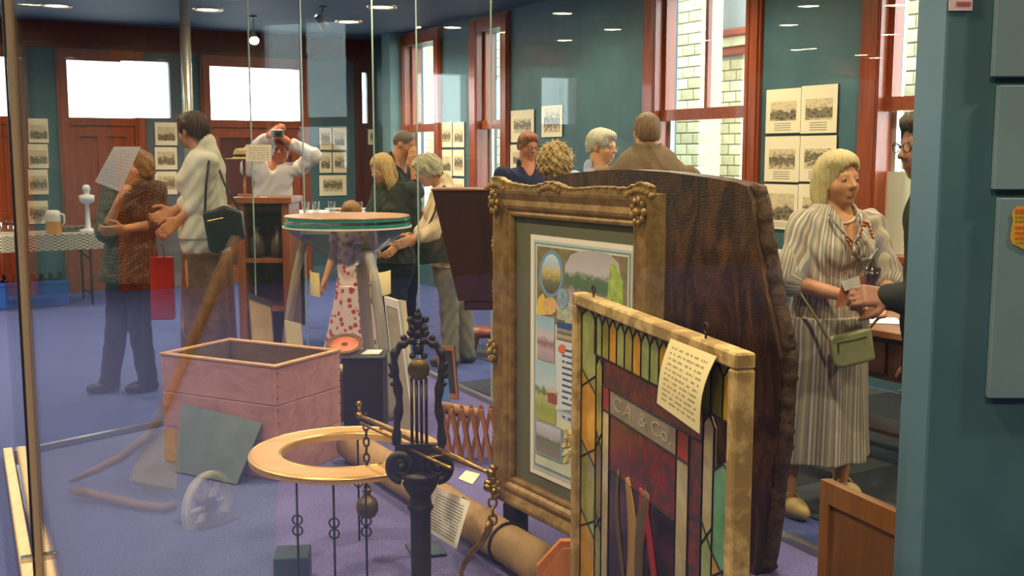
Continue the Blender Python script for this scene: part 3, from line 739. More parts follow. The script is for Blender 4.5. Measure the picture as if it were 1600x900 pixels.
grass = uvpaint('art_garden', [(0.0, 'c9c27e'), (0.2, '9aa94f'), (0.38, 'b79fa6'), (0.5, '4f6a45'), (0.62, '56704a'), (0.7, 'b9b3b4'), (1.0, 'a9a3a8')], 5, 0.3, 1)
arect(834, 374, 988, 731, mat('art_pale_border', 'b4bdbb', 0.7), 1)
arect(836, 378, 986, 726, mat('art_teal_line', '6f8f92', 0.7), 2)
arect(838, 381, 984, 723, mat('art_cream', 'cfd0b4', 0.7, c2='b9c4ad', scale=9.0), 3)
arect(840, 384, 982, 500, mat('art_brown_ground', '6e6650', 0.7, c2='8d7c50', scale=25.0), 4)
apoly([(884, 468), (884, 415), (893, 398), (908, 392), (935, 392), (955, 398), (968, 412), (972, 440), (972, 505), (884, 505)], grass, 5)
apoly([(955, 410), (964, 415), (975, 440), (976, 500), (955, 512), (950, 470)], mat('art_willow', '7f9a3a', 0.7, c2='a7bd55', scale=40.0), 6)
aoval(863, 428, 19, 37, mat('art_blue_ring', '6d93ab', 0.7), 6)
aoval(863, 428, 15, 31, uvpaint('art_oval_scene', [(0, '4f5138'), (0.3, '6f6f45'), (0.5, 'b7aa5c'), (0.66, 'c4bca0'), (0.75, 'a9c4d4'), (1, 'c9d6dc')], 6, 0.4, 2), 7)
aoval(881, 466, 9, 16, mat('art_blue_seal', '6786a0', 0.7, c2='97abb5', scale=60.0), 8)
apoly([(839, 492), (842, 466), (850, 458), (856, 475), (856, 492)], mat('art_yellow_robe', 'd9bb4a', 0.7), 6)
aoval(861, 478, 11, 14, mat('art_blonde', 'd8b878', 0.7, c2='c89a6a', scale=40.0), 7)
arect(872, 470, 906, 498, mat('art_pale_ribbon', 'b8bfb5', 0.7, c2='8d9a7c', scale=50.0), 6)
arect(841, 491, 868, 560, uvpaint('art_pink_scene', [(0, 'a493a8'), (0.25, 'b7a6b2'), (0.4, '8d6f70'), (0.55, 'c9b9c0'), (0.75, '9fc0cf'), (1, '8fb4c9')], 5, 0.25, 3), 7)
arect(872, 501, 908, 530, uvpaint('art_blue_building', [(0, '6b5a44'), (0.25, 'b7a98c'), (0.4, '5a5240'), (0.55, '9d9a8c'), (0.7, '2f4a78'), (1, '3a5a8a')], 8, 0.25, 4), 7)
arect(870, 530, 978, 640, textmat('art_blackletter', 'c3cdd2', '46507c', 12, 16, 0.6, 2, 0.95), 6)
aoval(880, 545, 6, 7, mat('art_red_initial', 'cf6a48', 0.7), 8)
apoly([(870, 640), (978, 640), (978, 665), (898, 665), (880, 652)], textmat('art_blackletter2', 'aebfcb', '56628c', 4, 14, 0.55, 7, 0.98), 6)
arect(838, 562, 870, 652, uvpaint('art_cottage', [(0, 'a9ab58'), (0.2, '8ea045'), (0.42, 'b3b27a'), (0.5, '5d7a3a'), (0.6, 'b9cdd2'), (1, '9cc0d2')], 5, 0.3, 5), 7)
arect(858, 612, 872, 628, mat('art_cottage_wall', '8d4b42', 0.7), 8)
apoly([(855, 613), (866, 604), (875, 614)], mat('art_cottage_roof', 'c9b59c', 0.7), 9)
arect(837, 654, 881, 706, mat('art_blue_frame', '7f9aa6', 0.7), 8)
arect(840, 657, 878, 703, uvpaint('art_street', [(0, '8a8378'), (0.35, '7d7a72'), (0.5, '6d7a54'), (0.6, 'a9a7b4'), (1, 'c1c4d2')], 6, 0.35, 6), 9)
for k in range(26):
    aoval(884+random.uniform(-3, 16), 668+random.uniform(0, 55), 2.4, 3.2, mat('art_grapes_%d' % (k % 3), ('d3b95a', 'b99b45', 'e0cf8a')[k % 3], 0.7), 9)
ob = art.build('illuminated_print', mats, root, off=of)
zf = 0.0125
for aa in (0.12, Wf-0.18):
    MB().box(GF.pt(aa, (z0+zf)/2, 0.0), (0.1, 0.07, z0-zf-0.002), axes3(GF.u(), GF.nn(), Z), bev=0.006).build('foot_block', m_black, root, off=of)

# ------------------------------------------------------------------ big dark timber slab
SLB = Plane2(fl(1182, 905)[:2]*V(1, 1), (-math.sin(math.radians(32)), math.cos(math.radians(32))))
px = [(838, 330), (842, 292), (862, 277), (895, 270), (940, 266), (985, 265), (1045, 269), (1110, 278), (1150, 285), (1168, 291), (1174, 318), (1182, 370), (1192, 425), (1200, 470), (1210, 520), (1217, 560), (1216, 600), (1213, 650), (1209, 700), (1202, 760), (1195, 820), (1188, 870), (1182, 905)]
poly = [SLB.hit(x, y) for x, y in px]
poly = [(a+random.uniform(-.004, .004), z) for a, z in poly]
zlow = zf+0.001
poly[-1] = (poly[-1][0], zlow); poly.append((poly[0][0]-0.04, zlow))
root = thing('timber_slab', 'huge dark rough-sawn timber slab standing behind the gilt frame', 'timber slab', SLB.pt(0.7, zf)); of = root.location
t = NT('dark_slab_wood'); tc = t.n('ShaderNodeTexCoord'); mp = t.n('ShaderNodeMapping'); mp.inputs['Rotation'].default_value = (0.3, 0.5, 0.2); mp.inputs['Scale'].default_value = (3, 3, 0.9); t.l(tc.outputs['Object'], mp.inputs[0])
nz = t.n('ShaderNodeTexNoise', Scale=3.0, Detail=8.0, Roughness=0.7, Distortion=1.8); t.l(mp.outputs[0], nz.inputs['Vector'])
r = t.ramp(nz.outputs[0], [(0.25, '170f0a'), (0.45, '2e1d12'), (0.62, '5e3f22'), (0.8, '8a6236')]); t.l(r.outputs[0], t.b.inputs['Base Color']); t.b.inputs['Roughness'].default_value = 0.38
n2 = t.n('ShaderNodeTexNoise', Scale=40.0, Detail=4.0); mp2 = t.n('ShaderNodeMapping'); mp2.inputs['Scale'].default_value = (1, 1, 6); t.l(tc.outputs['Object'], mp2.inputs[0]); t.l(mp2.outputs[0], n2.inputs['Vector'])
bp = t.n('ShaderNodeBump', Strength=0.35, Distance=0.01); t.l(n2.outputs[0], bp.inputs['Height']); t.l(bp.outputs[0], t.b.inputs['Normal'])
m_slab = t.m
MB().prism(poly, SLB.pt(0, 0, -0.10), SLB.u(), Z, SLB.nn(), 0.10).build('sawn_face', m_slab, root, off=of)
b = MB(); m_bark = mat('rough_bark', '241811', 0.9, c2='4a3320', scale=30.0, bump=0.8)
edge = [SLB.pt(a-0.002, z, -0.05) for a, z in poly[9:-1]]; dense = []
for i in range(len(edge)-1):
    for k in range(6): dense.append(edge[i]*(1-k/6)+edge[i+1]*k/6+V(random.uniform(-.006, .006), random.uniform(-.006, .006), 0))
dense[-1][2] = max(dense[-1][2], 0.07)
b.tube(dense, [0.03+random.uniform(-.004, .004) for _ in dense], 9, flat=1.0); b.build('bark_edge', m_bark, root, True, off=of)

# ------------------------------------------------------------------ leadlight window
L0 = q(905, 455, 3.4); L1 = q(1166, 553, 3.4*(455-245)/(553-245)*1.0)
LG = Plane2(L0, (L1-L0)[:2]); Wl = np.linalg.norm((L1-L0)[:2]); zt = (L0[2]+L1[2])/2; zb0 = zf+0.001
root = thing('leadlight_window', 'leadlight window in a flaking timber frame with amber and green panes', 'leadlight', LG.pt(Wl/2, zf)); of = root.location
AXL = axes3(LG.u(), LG.nn(), Z)
m_flake = mat('flaking_cream_timber', '8a6f3c', 0.75, c2='b79c60', scale=16.0, bump=0.5, mixpos=(0.45, 0.6))
fw = 0.038
def lrail(a0, a1, b0, b1): MB().box(LG.pt((a0+a1)/2, (b0+b1)/2, 0), (a1-a0, 0.05, b1-b0), AXL, bev=0.005).build('frame_rail', m_flake, root, off=of)
lrail(0, Wl, zt-fw, zt); lrail(0, Wl, zb0, zb0+fw); lrail(0, fw, zb0+fw, zt-fw); lrail(Wl-fw, Wl, zb0+fw, zt-fw)
gl = {}
def lglass(c, k):
    nme = 'leadlight_glass_'+k
    if nme not in _M:
        m = mat(nme, c, 0.12, c2=tuple(min(1, x*1.25) for x in [int(c[i:i+2], 16)/255 for i in (0, 2, 4)]), scale=9.0, bump=0.08, spec=0.6)
        m.node_tree.nodes['Principled BSDF'].inputs['Transmission Weight'].default_value = 0.35
    return _M[nme]
amber, olive, sage, beige, green = lglass('b98a26', 'amber'), lglass('85823a', 'olive'), lglass('8f9a5c', 'sage'), lglass('a89a74', 'beige'), lglass('5f8f66', 'green')
red_m = mat('leadlight_red_mottle', '6d1f1c', 0.25, c2='3a2420', scale=22.0, mixpos=(0.4, 0.62)); rust_m = mat('leadlight_rust_mottle', '6a2a18', 0.35, c2='2a2422', scale=30.0, mixpos=(0.38, 0.6)); red2 = mat('leadlight_red', '742420', 0.2, c2='8f2f26', scale=12.0)
lead = MB()
def lpane(poly, m, nm='pane'):
    MB().prism(poly, LG.pt(0, 0, -0.003), LG.u(), Z, LG.nn(), 0.006).build(nm, m, root, off=of)
    k = len(poly)
    for i in range(k):
        p, r_ = poly[i], poly[(i+1) % k]; lead.tube([LG.pt(p[0], p[1], 0.003), LG.pt(r_[0], r_[1], 0.003)], 0.0032, 5, cap=False)
def A_(px, py=600): return LG.hit(px, py)[0]
def B_(px, py): return LG.hit(px, py)[1]
aL = [A_(918, 600), A_(933, 600), A_(943, 620), A_(954, 640), A_(1059, 700), A_(1078, 740), A_(1099, 760), A_(1116, 770), Wl-fw]
bt0 = zt-fw; bt1 = B_(937, 556); bt2 = B_(954, 607); bt3 = B_(954, 646)
aL[0] = fw
# top row: tall pointed panes
n = 17; wP = (Wl-2*fw)/n; seq = [sage, amber, sage, olive, amber, sage, olive, amber, sage]
for i in range(n):
    x0 = fw+i*wP; xm = x0+wP/2; x1 = x0+wP; ph = 0.035; low = bt1
    if x1 < aL[2]-0.01: continue
    lpane([(x0, bt0-ph), (xm, bt0-0.004), (x1, bt0-ph), (x1, low), (x0, low)], seq[i % len(seq)])
    if i: lpane([(x0-wP/2, bt0), (x0+wP/2, bt0), (x0, bt0-ph)], olive)
# left and right hex columns
def hexcol(x0, x1, ztop, zbot, h, cols, off=0):
    z = ztop; i = off; t_ = 0.03
    xm = (x0+x1)/2
    while z > zbot+0.02:
        zn = max(z-h, zbot)
        lpane([(xm, z), (x1, z-t_), (x1, zn+t_ if zn > zbot else zn), (xm, zn), (x0, zn+t_ if zn > zbot else zn), (x0, z-t_)], cols[i % len(cols)]); 
        if zn > zbot:
            lpane([(x0, zn+t_), (xm, zn), (x0, zn-t_)], cols[(i+1) % len(cols)]); lpane([(x1, zn-t_), (xm, zn), (x1, zn+t_)], cols[(i+2) % len(cols)])
        z = zn; i += 1
hexcol(fw, aL[1], bt0, zb0+fw, 0.23, [sage, amber, olive, amber])
hexcol(aL[1], aL[2], bt1, zb0+fw, 0.26, [olive, lglass('6a5a20', 'brown')])
hexcol(aL[6], aL[7], bt1, zb0+fw, 0.30, [beige, sage, beige]); hexcol(aL[7], aL[8], bt1-0.1, zb0+fw, 0.26, [green, amber, green], 0)
# red centre
def lrect(x0, x1, b0, b1, m, nm='pane'): lpane([(x0, b0), (x1, b0), (x1, b1), (x0, b1)], m, nm)
lrect(aL[2], aL[6], bt2, bt1, rust_m); lrect(aL[2], aL[3], bt3, bt2, red2); lrect(aL[4], aL[5], bt3, bt2, red2); lrect(aL[5], aL[6], zb0+fw, bt2, rust_m)
lrect(aL[3], aL[4], bt3, bt2, mat('etched_grey_glass', '8a7e6a', 0.5, c2='7a6e5c', scale=14.0), 'lettered_pane')
lrect(aL[2], aL[3], zb0+fw, bt3, beige); lrect(aL[4], aL[5], zb0+fw, bt3, beige)
lrect(aL[3], aL[4], bt3-0.17, bt3, red_m)
lrect(aL[3], aL[4], zb0+fw, bt3-0.17, mat('painted_dark_glass', '1a1214', 0.15, c2='4a1a1a', scale=6.0, mixpos=(0.5, 0.75)), 'painted_pane')
lead.build('lead_came', mat('lead', '1d1c1b', 0.6, 0.4), root, off=of)
# painted streaks on the dark pane
b = MB(); ac = (aL[3]+aL[4])/2
for k, (x, w_, c_) in enumerate(((-0.09, 0.04, 0), (-0.03, 0.03, 1), (0.02, 0.028, 1), (0.05, 0.04, 2), (-0.12, 0.02, 2), (0.09, 0.024, 1))):
    pts = [LG.pt(ac+x+0.05*math.sin(i*0.28+k), bt3-0.15-i*0.035, 0.0045) for i in range(13)]
    b.tube(pts, [w_*(0.3+0.7*math.sin(math.pi*min(1, (i+1)/13))) for i in range(13)], 6, c_, flat=0.08, up=LG.nn())
b.build('painted_drapery', [mat('paint_ochre', '8a6a34', 0.4), mat('paint_crimson', '7d201c', 0.3), mat('paint_olive', '4a4022', 0.4)], root, True, off=of)
# lettering on the etched panel
cu = bpy.data.curves.new('lettering', 'FONT'); cu.body = 'C.A. & Co.'; cu.size = 0.12; cu.extrude = 0.0006; cu.align_x = 'CENTER'; cu.align_y = 'CENTER'
to = bpy.data.objects.new('lettering', cu); C.objects.link(to); bpy.context.view_layer.update()
me = bpy.data.meshes.new_from_object(to.evaluated_get(bpy.context.evaluated_depsgraph_get())); bpy.data.objects.remove(to)
me.materials.clear(); me.materials.append(mat('faded_letter_grey', '9d917c', 0.6)); lo = bpy.data.objects.new('lettering', me); C.objects.link(lo); lo.parent = root
tw = max(v.co.x for v in me.vertices)-min(v.co.x for v in me.vertices)
M = Matrix([[LG.u()[i], Z[i], LG.nn()[i]] for i in range(3)]).to_4x4(); M.translation = Vector(LG.pt((aL[3]+aL[4])/2, (bt2+bt3)/2, 0.004)-np.array(of)); lo.matrix_local = M; lo.scale = ((aL[4]-aL[3])*0.86/tw, 0.9*(bt2-bt3)/0.14, 1)
# hooks on the top rail and the pinned handwritten note
for pxh in (0.12, 0.82):
    b = MB(); c = LG.pt(Wl*pxh, zt+0.012, 0.0); b.tube([c+V(0, 0, 0.012)+0.012*(LG.u()*math.cos(k*pi/6)+Z*math.sin(k*pi/6)) for k in range(12)], 0.003, 6, closed=True); b.tube([c-V(0, 0, 0.012), c+V(0, 0, 0.002)], 0.003, 6)
    b.build('screw_eye', mat('rusty_iron', '3a2a1c', 0.7, 0.5), root, True, off=of)
def lp(px, py, o=0.03): a, z = LG.hit(px, py); return LG.pt(a, z, o)
sheet([lp(1066, 528), lp(1139, 556), lp(1117, 676, 0.045), lp(1050, 628, 0.045)], 'handwritten_note', 'cream handwritten note pinned to the leadlight window frame', textmat('handwriting', 'e6d79e', 'a3946a', 13, 14, 0.52, 4, 0.92), 'note', curl=0.012, nrmdir=LG.nn())

# ------------------------------------------------------------------ wooden chest, modelled solid inside the case in place of its reflection
ch = [fl(430, 768), None, None, None]
zc_ = CAMZ-0; fr = fl(432, 767, 0.011); 
ztop_ = 0.59
c_front = fl(430, 572, ztop_); c_right = fl(531, 546, ztop_); c_left = fl(270, 547, ztop_)
ux = nrm((c_right-c_front)[:2]); uy0 = (c_left-c_front)[:2]; uy = V(-ux[1], ux[0]); Lx = np.linalg.norm((c_right-c_front)[:2]); Ly = abs(uy@uy0)
root = thing('wooden_chest', 'open-topped pinkish wooden chest with pale rim', 'chest', V(c_front[0], c_front[1], 0.0125)); of = root.location
AXC = axes3((ux[0], ux[1], 0), (uy[0], uy[1], 0), Z); zc0 = 0.0135
def cp3(a, b_, z): p = c_front[:2]+ux*a+uy*b_; return V(p[0], p[1], z)
m_pink = woodmat('pink_stained_pine', 'a26e66', 'c48e80', 0.55, 1.6, 0); m_rim = woodmat('worn_pine_rim', 'a87a4e', 'c49a6c', 0.5, 2.0, 0)
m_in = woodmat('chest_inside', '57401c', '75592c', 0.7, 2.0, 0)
th = 0.022; nb = 3
for side, (a0, a1, b0, b1) in (('front', (0, Lx, 0, th)), ('back', (0, Lx, Ly-th, Ly)), ('l', (0, th, th, Ly-th)), ('r', (Lx-th, Lx, th, Ly-th))):
    for k in range(nb):
        h0 = zc0+(ztop_-0.012-zc0)*k/nb; h1 = zc0+(ztop_-0.012-zc0)*(k+1)/nb-0.003
        MB().box(cp3((a0+a1)/2, (b0+b1)/2, (h0+h1)/2), (a1-a0, b1-b0, h1-h0), AXC, bev=0.003).build('board', m_pink, root, off=of)
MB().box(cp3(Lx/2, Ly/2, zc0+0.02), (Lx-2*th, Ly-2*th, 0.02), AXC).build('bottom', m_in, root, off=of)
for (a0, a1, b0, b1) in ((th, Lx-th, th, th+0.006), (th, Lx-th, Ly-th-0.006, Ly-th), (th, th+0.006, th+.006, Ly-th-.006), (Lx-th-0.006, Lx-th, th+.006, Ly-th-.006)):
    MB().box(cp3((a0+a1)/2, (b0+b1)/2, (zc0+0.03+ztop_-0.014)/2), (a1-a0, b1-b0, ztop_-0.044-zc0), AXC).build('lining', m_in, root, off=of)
for (a0, a1, b0, b1) in ((-.005, Lx+.005, -.005, 0.03), (-.005, Lx+.005, Ly-0.03, Ly+.005), (-.005, 0.03, 0.03, Ly-0.03), (Lx-0.03, Lx+.005, 0.03, Ly-0.03)):
    MB().box(cp3((a0+a1)/2, (b0+b1)/2, ztop_-0.005), (a1-a0, b1-b0, 0.012), AXC, bev=0.002).build('rim', m_rim, root, off=of)
b = MB()
for k in range(9):
    z = zc0+0.04+k*0.062; b.sphere(cp3(Lx-0.01, -0.001, z), 0.004, 6, 4); b.sphere(cp3(0.01, -0.001, z), 0.004, 6, 4)
b.build('nail_heads', _M['rusty_iron'], root, off=of)
# grey sheet leaning on the chest front-left side
e_l = cp3(-0.02, Ly*0.62, 0); e_r = cp3(-0.02, Ly*0.12, 0)
b = MB(); base = -V(ux[0], ux[1], 0)*0.1
P1, P2 = cp3(-0.14, Ly*0.18, 0.016), cp3(-0.12, Ly*0.74, 0.016); P3, P4 = cp3(-0.012, Ly*0.80, 0.34), cp3(-0.012, Ly*0.10, 0.30)
sheet([P3, P4, P1, P2], 'grey_board', 'thin grey-green board leaning against the wooden chest', mat('grey_green_board', '6a7a74', 0.6, c2='5b6a66', scale=5.0), 'board', thick=0.006, nrmdir=(0, -1, 0))

# ------------------------------------------------------------------ wooden hoop, modelled solid in place of a reflection, on added iron legs
hc = q(541, 708, 4.02); Rh = 150/FPX*4.1; hz = hc[2]
root = thing('wooden_hoop_stand', 'flat honey-coloured wooden hoop on thin iron legs before the chest', 'hoop', V(hc[0], hc[1], 0.0125)); of = root.location
b = MB(); b.lathe([(Rh*0.66, -0.012), (Rh*0.67, 0.012), (Rh*0.7, 0.016), (Rh*0.97, 0.014), (Rh, 0.006), (Rh, -0.012), (Rh*0.66, -0.012)], hc, 72); b.build('hoop', woodmat('honey_wood', 'a87a38', 'c99c54', 0.5, 1.5, 0, coat=0.0), root, False, off=of)
b = MB(); b.lathe([(Rh*0.675, 0.012), (Rh*0.69, 0.02), (Rh*0.705, 0.014)], hc, 72); b.lathe([(Rh*0.985, 0.008), (Rh*1.0, 0.013), (Rh*1.006, 0.004)], hc, 72); b.build('bead_edge', mat('brass_edge', 'c9a25c', 0.3, 0.8), root, True, off=of)
m_iron = mat('dark_iron', '2c2a2c', 0.45, 0.7, c2='3d3834', scale=20.0)
for ang in (1.35*pi, 1.62*pi, 0.5*pi, 1.5*pi):
    p = hc+V(Rh*0.83*math.cos(ang), Rh*0.83*math.sin(ang), -0.012); f_ = V(p[0]*1.0, p[1], zf+0.001)
    b = MB(); b.tube([p, f_], 0.0045, 6)
    for zz in (0.30, 0.26):
        c = V(p[0], p[1], zz); b.tube([c+0.018*V(math.cos(k*pi/5), 0, math.sin(k*pi/5)) for k in range(10)], 0.0035, 5, closed=True)
    b.build('leg', m_iron, root, True, off=of)

# ------------------------------------------------------------------ ornate iron beam scale
SCY = 3.62; sx = q(656, 700, SCY)[0]
root = thing('beam_scale', 'ornate black iron beam scale with lyre-shaped head and brass beam', 'scale', V(sx, SCY, zf)); of = root.location
def sz(py, Y=SCY): return q(656, py, Y)[2]
def sxp(px, Y=SCY): return q(px, 690, Y)[0]
b = MB(); zc1 = sz(770)
b.lathe([(0.0, zf+0.001), (0.13, zf+0.001), (0.13, 0.03), (0.1, 0.045), (0.06, 0.06), (0.035, 0.1), (0.036, zc1-0.07), (0.04, zc1-0.06), (0.047, zc1-0.05), (0.04, zc1-0.04), (0.037, zc1-0.01), (0.05, zc1+0.01), (0.062, zc1+0.035), (0.055, zc1+0.05), (0.07, zc1+0.06), (0.07, zc1+0.075), (0.02, zc1+0.08), (0, zc1+0.08)], V(sx, SCY, 0), 24)
b.build('column', m_iron, root, True, off=of)
for sg in (-1, 1):
    b = MB(); pts = []; rr = []
    for i in range(34):
        t_ = i/33; a_ = t_*2.4*2*pi*0.75; r_ = 0.052*(1-t_*0.78)
        pts.append(V(sx+sg*(0.062+0.0)+sg*r_*math.cos(a_-pi/2)*0.9, SCY-0.02, zc1+0.062+r_*math.sin(a_-pi/2)+0.04)); rr.append(0.017*(1-0.5*t_))
    b.tube(pts, rr, 8); b.sphere(V(sx+sg*0.062, SCY-0.022, zc1+0.1), 0.018, 10, 8); b.build('scroll', m_iron, root, True, off=of)
# lyre
z_b, z_t = sz(690), sz(520)
for sg in (-1, 1):
    b = MB(); pp = [(655+sg*36, 695), (655+sg*34, 660), (655+sg*30, 630), (655+sg*33, 600), (655+sg*38, 575), (655+sg*37, 553), (655+sg*28, 540), (655+sg*15, 533), (655+sg*3, 531)]
    pts = [V(sxp(x), SCY, sz(y)) for x, y in pp]; dn = []
    for i in range(len(pts)-1):
        for k in range(4): dn.append(pts[i]*(1-k/4)+pts[i+1]*k/4)
    dn.append(pts[-1]); b.tube(dn, [0.0145+0.003*math.sin(i*1.3) for i in range(len(dn))], 8)
    for (x, y, r_) in ((655+sg*41, 585, 0.014), (655+sg*42, 570, 0.012), (655+sg*36, 548, 0.013), (655+sg*22, 528, 0.012), (655+sg*12, 520, 0.013), (655+sg*40, 600, 0.010)): b.sphere(V(sxp(x), SCY, sz(y)), r_, 8, 6)
    b.build('lyre_arm', m_iron, root, True, off=of)
for k in range(4):
    x = sxp(644+k*7.5); b = MB(); b.tube([V(x, SCY, sz(692)), V(x, SCY, sz(590))], 0.0055, 8); b.build('lyre_string', mat('dark_bronze', '4a3e26', 0.35, 0.8), root, True, off=of)
MB().lathe([(0, -0.006), (0.034, -0.006), (0.038, 0), (0.034, 0.006), (0, 0.006)], V(sxp(656), SCY-0.018, sz(576)), 24, ax=axes3((1, 0, 0), (0, 0, 1), (0, -1, 0))).build('medallion', mat('old_brass', '6b5a26', 0.35, 0.8), root, True, off=of)
b = MB()
for (x, y, rx, rz) in ((655, 522, 0.022, 0.018), (647, 513, 0.016, 0.016), (664, 513, 0.016, 0.016), (655, 505, 0.02, 0.02), (655, 494, 0.015, 0.018), (655, 486, 0.009, 0.012), (643, 500, 0.012, 0.012), (667, 499, 0.012, 0.013), (655, 545, 0.02, 0.022), (646, 556, 0.012, 0.012), (664, 556, 0.012, 0.012)): b.sphere(V(sxp(x), SCY, sz(y)), (rx, 0.012, rz), 9, 7)
b.build('finial', m_iron, root, True, off=of)
b = MB(); b.box(V(sx, SCY, (sz(700)+zc1+0.08)/2), (0.17, 0.03, sz(690)-zc1-0.08+0.01)); b.build('crossbar', m_iron, root, off=of)
m_brass = mat('aged_brass', 'a8853f', 0.28, 0.9, c2='7d6030', scale=25.0)
zbm = sz(700)-0.0
bl = fl(563, 646, zbm); br = fl(770, 737, zbm); bd = nrm(br-bl)
b = MB(); N = 16; pts = [bl+(br-bl)*i/N+V(0, -0.03, 0) for i in range(N+1)]; b.tube(pts, [0.006+0.008*math.sin(pi*i/N) for i in range(N+1)], 8)
b.tube([pts[0], pts[0]+V(0, 0, 0.035)], 0.006, 6); b.sphere(pts[0]+V(0, 0, 0.045), 0.012, 8, 6); b.sphere(pts[0], 0.014, 8, 6)
b.build('beam', m_brass, root, True, off=of)
off_ = V(-bd[1], bd[0], 0)
for t0, t1, o_ in ((0.12, 0.38, -0.05), (0.55, 0.86, -0.075)):
    b = MB(); b.tube([bl+(br-bl)*t0+off_*o_+V(0, -0.03, 0), bl+(br-bl)*t1+off_*o_+V(0, -0.03, 0)], 0.006, 8)
    b.tube([bl+(br-bl)*((t0+t1)/2)+off_*o_+V(0, -0.03, 0), bl+(br-bl)*((t0+t1)/2)+V(0, -0.03, 0)], 0.004, 6); b.build('side_rod', m_brass, root, True, off=of)
# chain, swivel and hook at the near end
e_ = pts[-1]; b = MB(); 
for k in range(7): b.sphere(e_+V(random.uniform(-.018, .018), random.uniform(-.01, .01), 0.02-0.012*k), (0.016, 0.014, 0.014), 8, 6)
b.build('shackle', m_brass, root, True, off=of)
def chain(b, p, n_, L, r, w=0.011):
    for k in range(n_):
        c = p-V(0, 0, L*(k+0.5)); ax = V(1, 0, 0) if k % 2 else V(0, 1, 0)
        b.tube([c+ax*w*math.cos(i*pi/5)+Z*L*0.62*math.sin(i*pi/5) for i in range(10)], r, 5, closed=True)
b = MB(); chain(b, e_-V(0, 0, 0.05), 4, 0.028, 0.0045, 0.013); b.build('chain', m_brass, root, True, off=of)
hk = e_-V(0, 0, 0.16); Yh = e_[1]
b = MB(); pp = [(766, 800), (766, 815), (762, 832), (752, 848), (738, 862), (726, 880), (720, 896), (724, 908), (736, 912)]
pts = [q(x, y, Yh) for x, y in pp]; pts[0] = hk; b.tube(pts, [0.007, 0.014, 0.012, 0.010, 0.010, 0.009, 0.008, 0.007, 0.005], 8); b.build('hook', m_brass, root, True, off=of)
# weight hanging from the far end by a chain
wt = pts and q(574, 790, bl[1]-0.03); top = V(wt[0], bl[1]-0.03, zbm)
b = MB(); nL = int((top[2]-wt[2]-0.05)/0.03); chain(b, V(wt[0], wt[1], top[2]+0.005), nL, (top[2]-wt[2]-0.045)/nL, 0.004, 0.011); b.build('weight_chain', m_iron, root, True, off=of)
b = MB(); b.lathe([(0, -0.045), (0.03, -0.043), (0.043, -0.02), (0.044, 0.005), (0.034, 0.028), (0.016, 0.04), (0.014, 0.055), (0.02, 0.06), (0.018, 0.07), (0, 0.072)], wt, 20); b.build('weight', mat('bronze_weight', '6b5b38', 0.4, 0.7), root, True, off=of)
# ------------------------------------------------------------------ log with an iron ring, document, blocks
l0 = fl(548, 722); l1 = fl(850, 925); rl = 0.082
l0 = V(l0[0], l0[1], zf+rl+0.002); l1 = V(l1[0], l1[1], zf+rl+0.002)
root = thing('timber_log', 'long pale round timber log lying across the purple carpet', 'log', V(*(((l0+l1)/2)[:2]), zf)); of = root.location
b = MB(); N = 14; b.tube([l0+(l1-l0)*i/N for i in range(N+1)], [rl*(0.97+0.025*math.sin(i*1.9)) for i in range(N+1)], 18)
b.build('trunk', woodmat('weathered_log', '8d6c42', 'a98a5c', 0.75, 1.5, 1, bump=0.3), root, True, off=of)
ld = nrm(l1-l0); lx, ly, _ = frame_from(ld)
b = MB()
for k in range(14):
    t_ = random.uniform(0.35, 0.95); a_ = random.uniform(0.2, 2.4); p = l0+(l1-l0)*t_; r_ = lx*math.cos(a_)+ly*math.sin(a_)
    b.tube([p+r_*rl*0.985+ld*j*0.014 for j in range(4)], [0.002, 0.005, 0.004, 0.001], 5)
b.build('split_marks', mat('dark_crack', '3a2614', 0.9), root, off=of)
b = MB(); c = l0+(l1-l0)*0.86
b.tube([c+(lx*math.cos(k*pi/12)+ly*math.sin(k*pi/12))*(rl+0.002) for k in range(24)], 0.006, 6, closed=True); b.build('iron_band', m_iron, root, True, off=of)

m_teab = mat('dark_teal_block', '24414f', 0.6)
bx = fl(660, 905); MBx = MB(); 
p = q(655, 868, 4.0)
def block(px0, px1, pyt, Y, dep, name, label, mt, ang=0.3):
    a = q(px0, pyt, Y); c = q(px1, pyt, Y); w = c[0]-a[0]; h = a[2]-zf-0.001
    o = MB().box((0, 0, h/2), (w, dep, h), rotz(ang), bev=0.004).build(name, mt); o.location = V((a[0]+c[0])/2, Y+dep/2, zf+0.001); return tag(o, label, 'block')
block(636, 690, 868, 4.12, 0.16, 'display_block', 'dark teal block behind the scale column, under the typed document', m_teab)
block(424, 478, 872, 3.82, 0.14, 'display_block', 'dark teal block on the carpet in front of the chest', m_teab, 0.1)
sheet([q(681, 760, 4.02), q(735, 784, 3.95), q(713, 858, 3.86), q(660, 824, 3.93)], 'typed_document', 'white typed document propped on the log beside the scale', textmat('typed_page', 'e4dfd0', '7d7a72', 16, 30, 0.6, 1, 0.88), 'paper', curl=0.004, nrmdir=(0, -1, 0))
sheet([fl(1180, 838, zf+.003), fl(1204, 842, zf+.003), fl(1190, 851, zf+.003), fl(1168, 845, zf+.003)], 'floor_card', 'small white card on the carpet beside the dark slab', m_white, 'card', nrmdir=(0, 0, 1))
sheet([fl(728, 735, zf+.003), fl(750, 741, zf+.003), fl(738, 757, zf+.003), fl(716, 748, zf+.003)], 'floor_card', 'small cream card on the carpet below the folding rack', mat('cream_card', 'd8cfae', 0.8), 'card', nrmdir=(0, 0, 1))

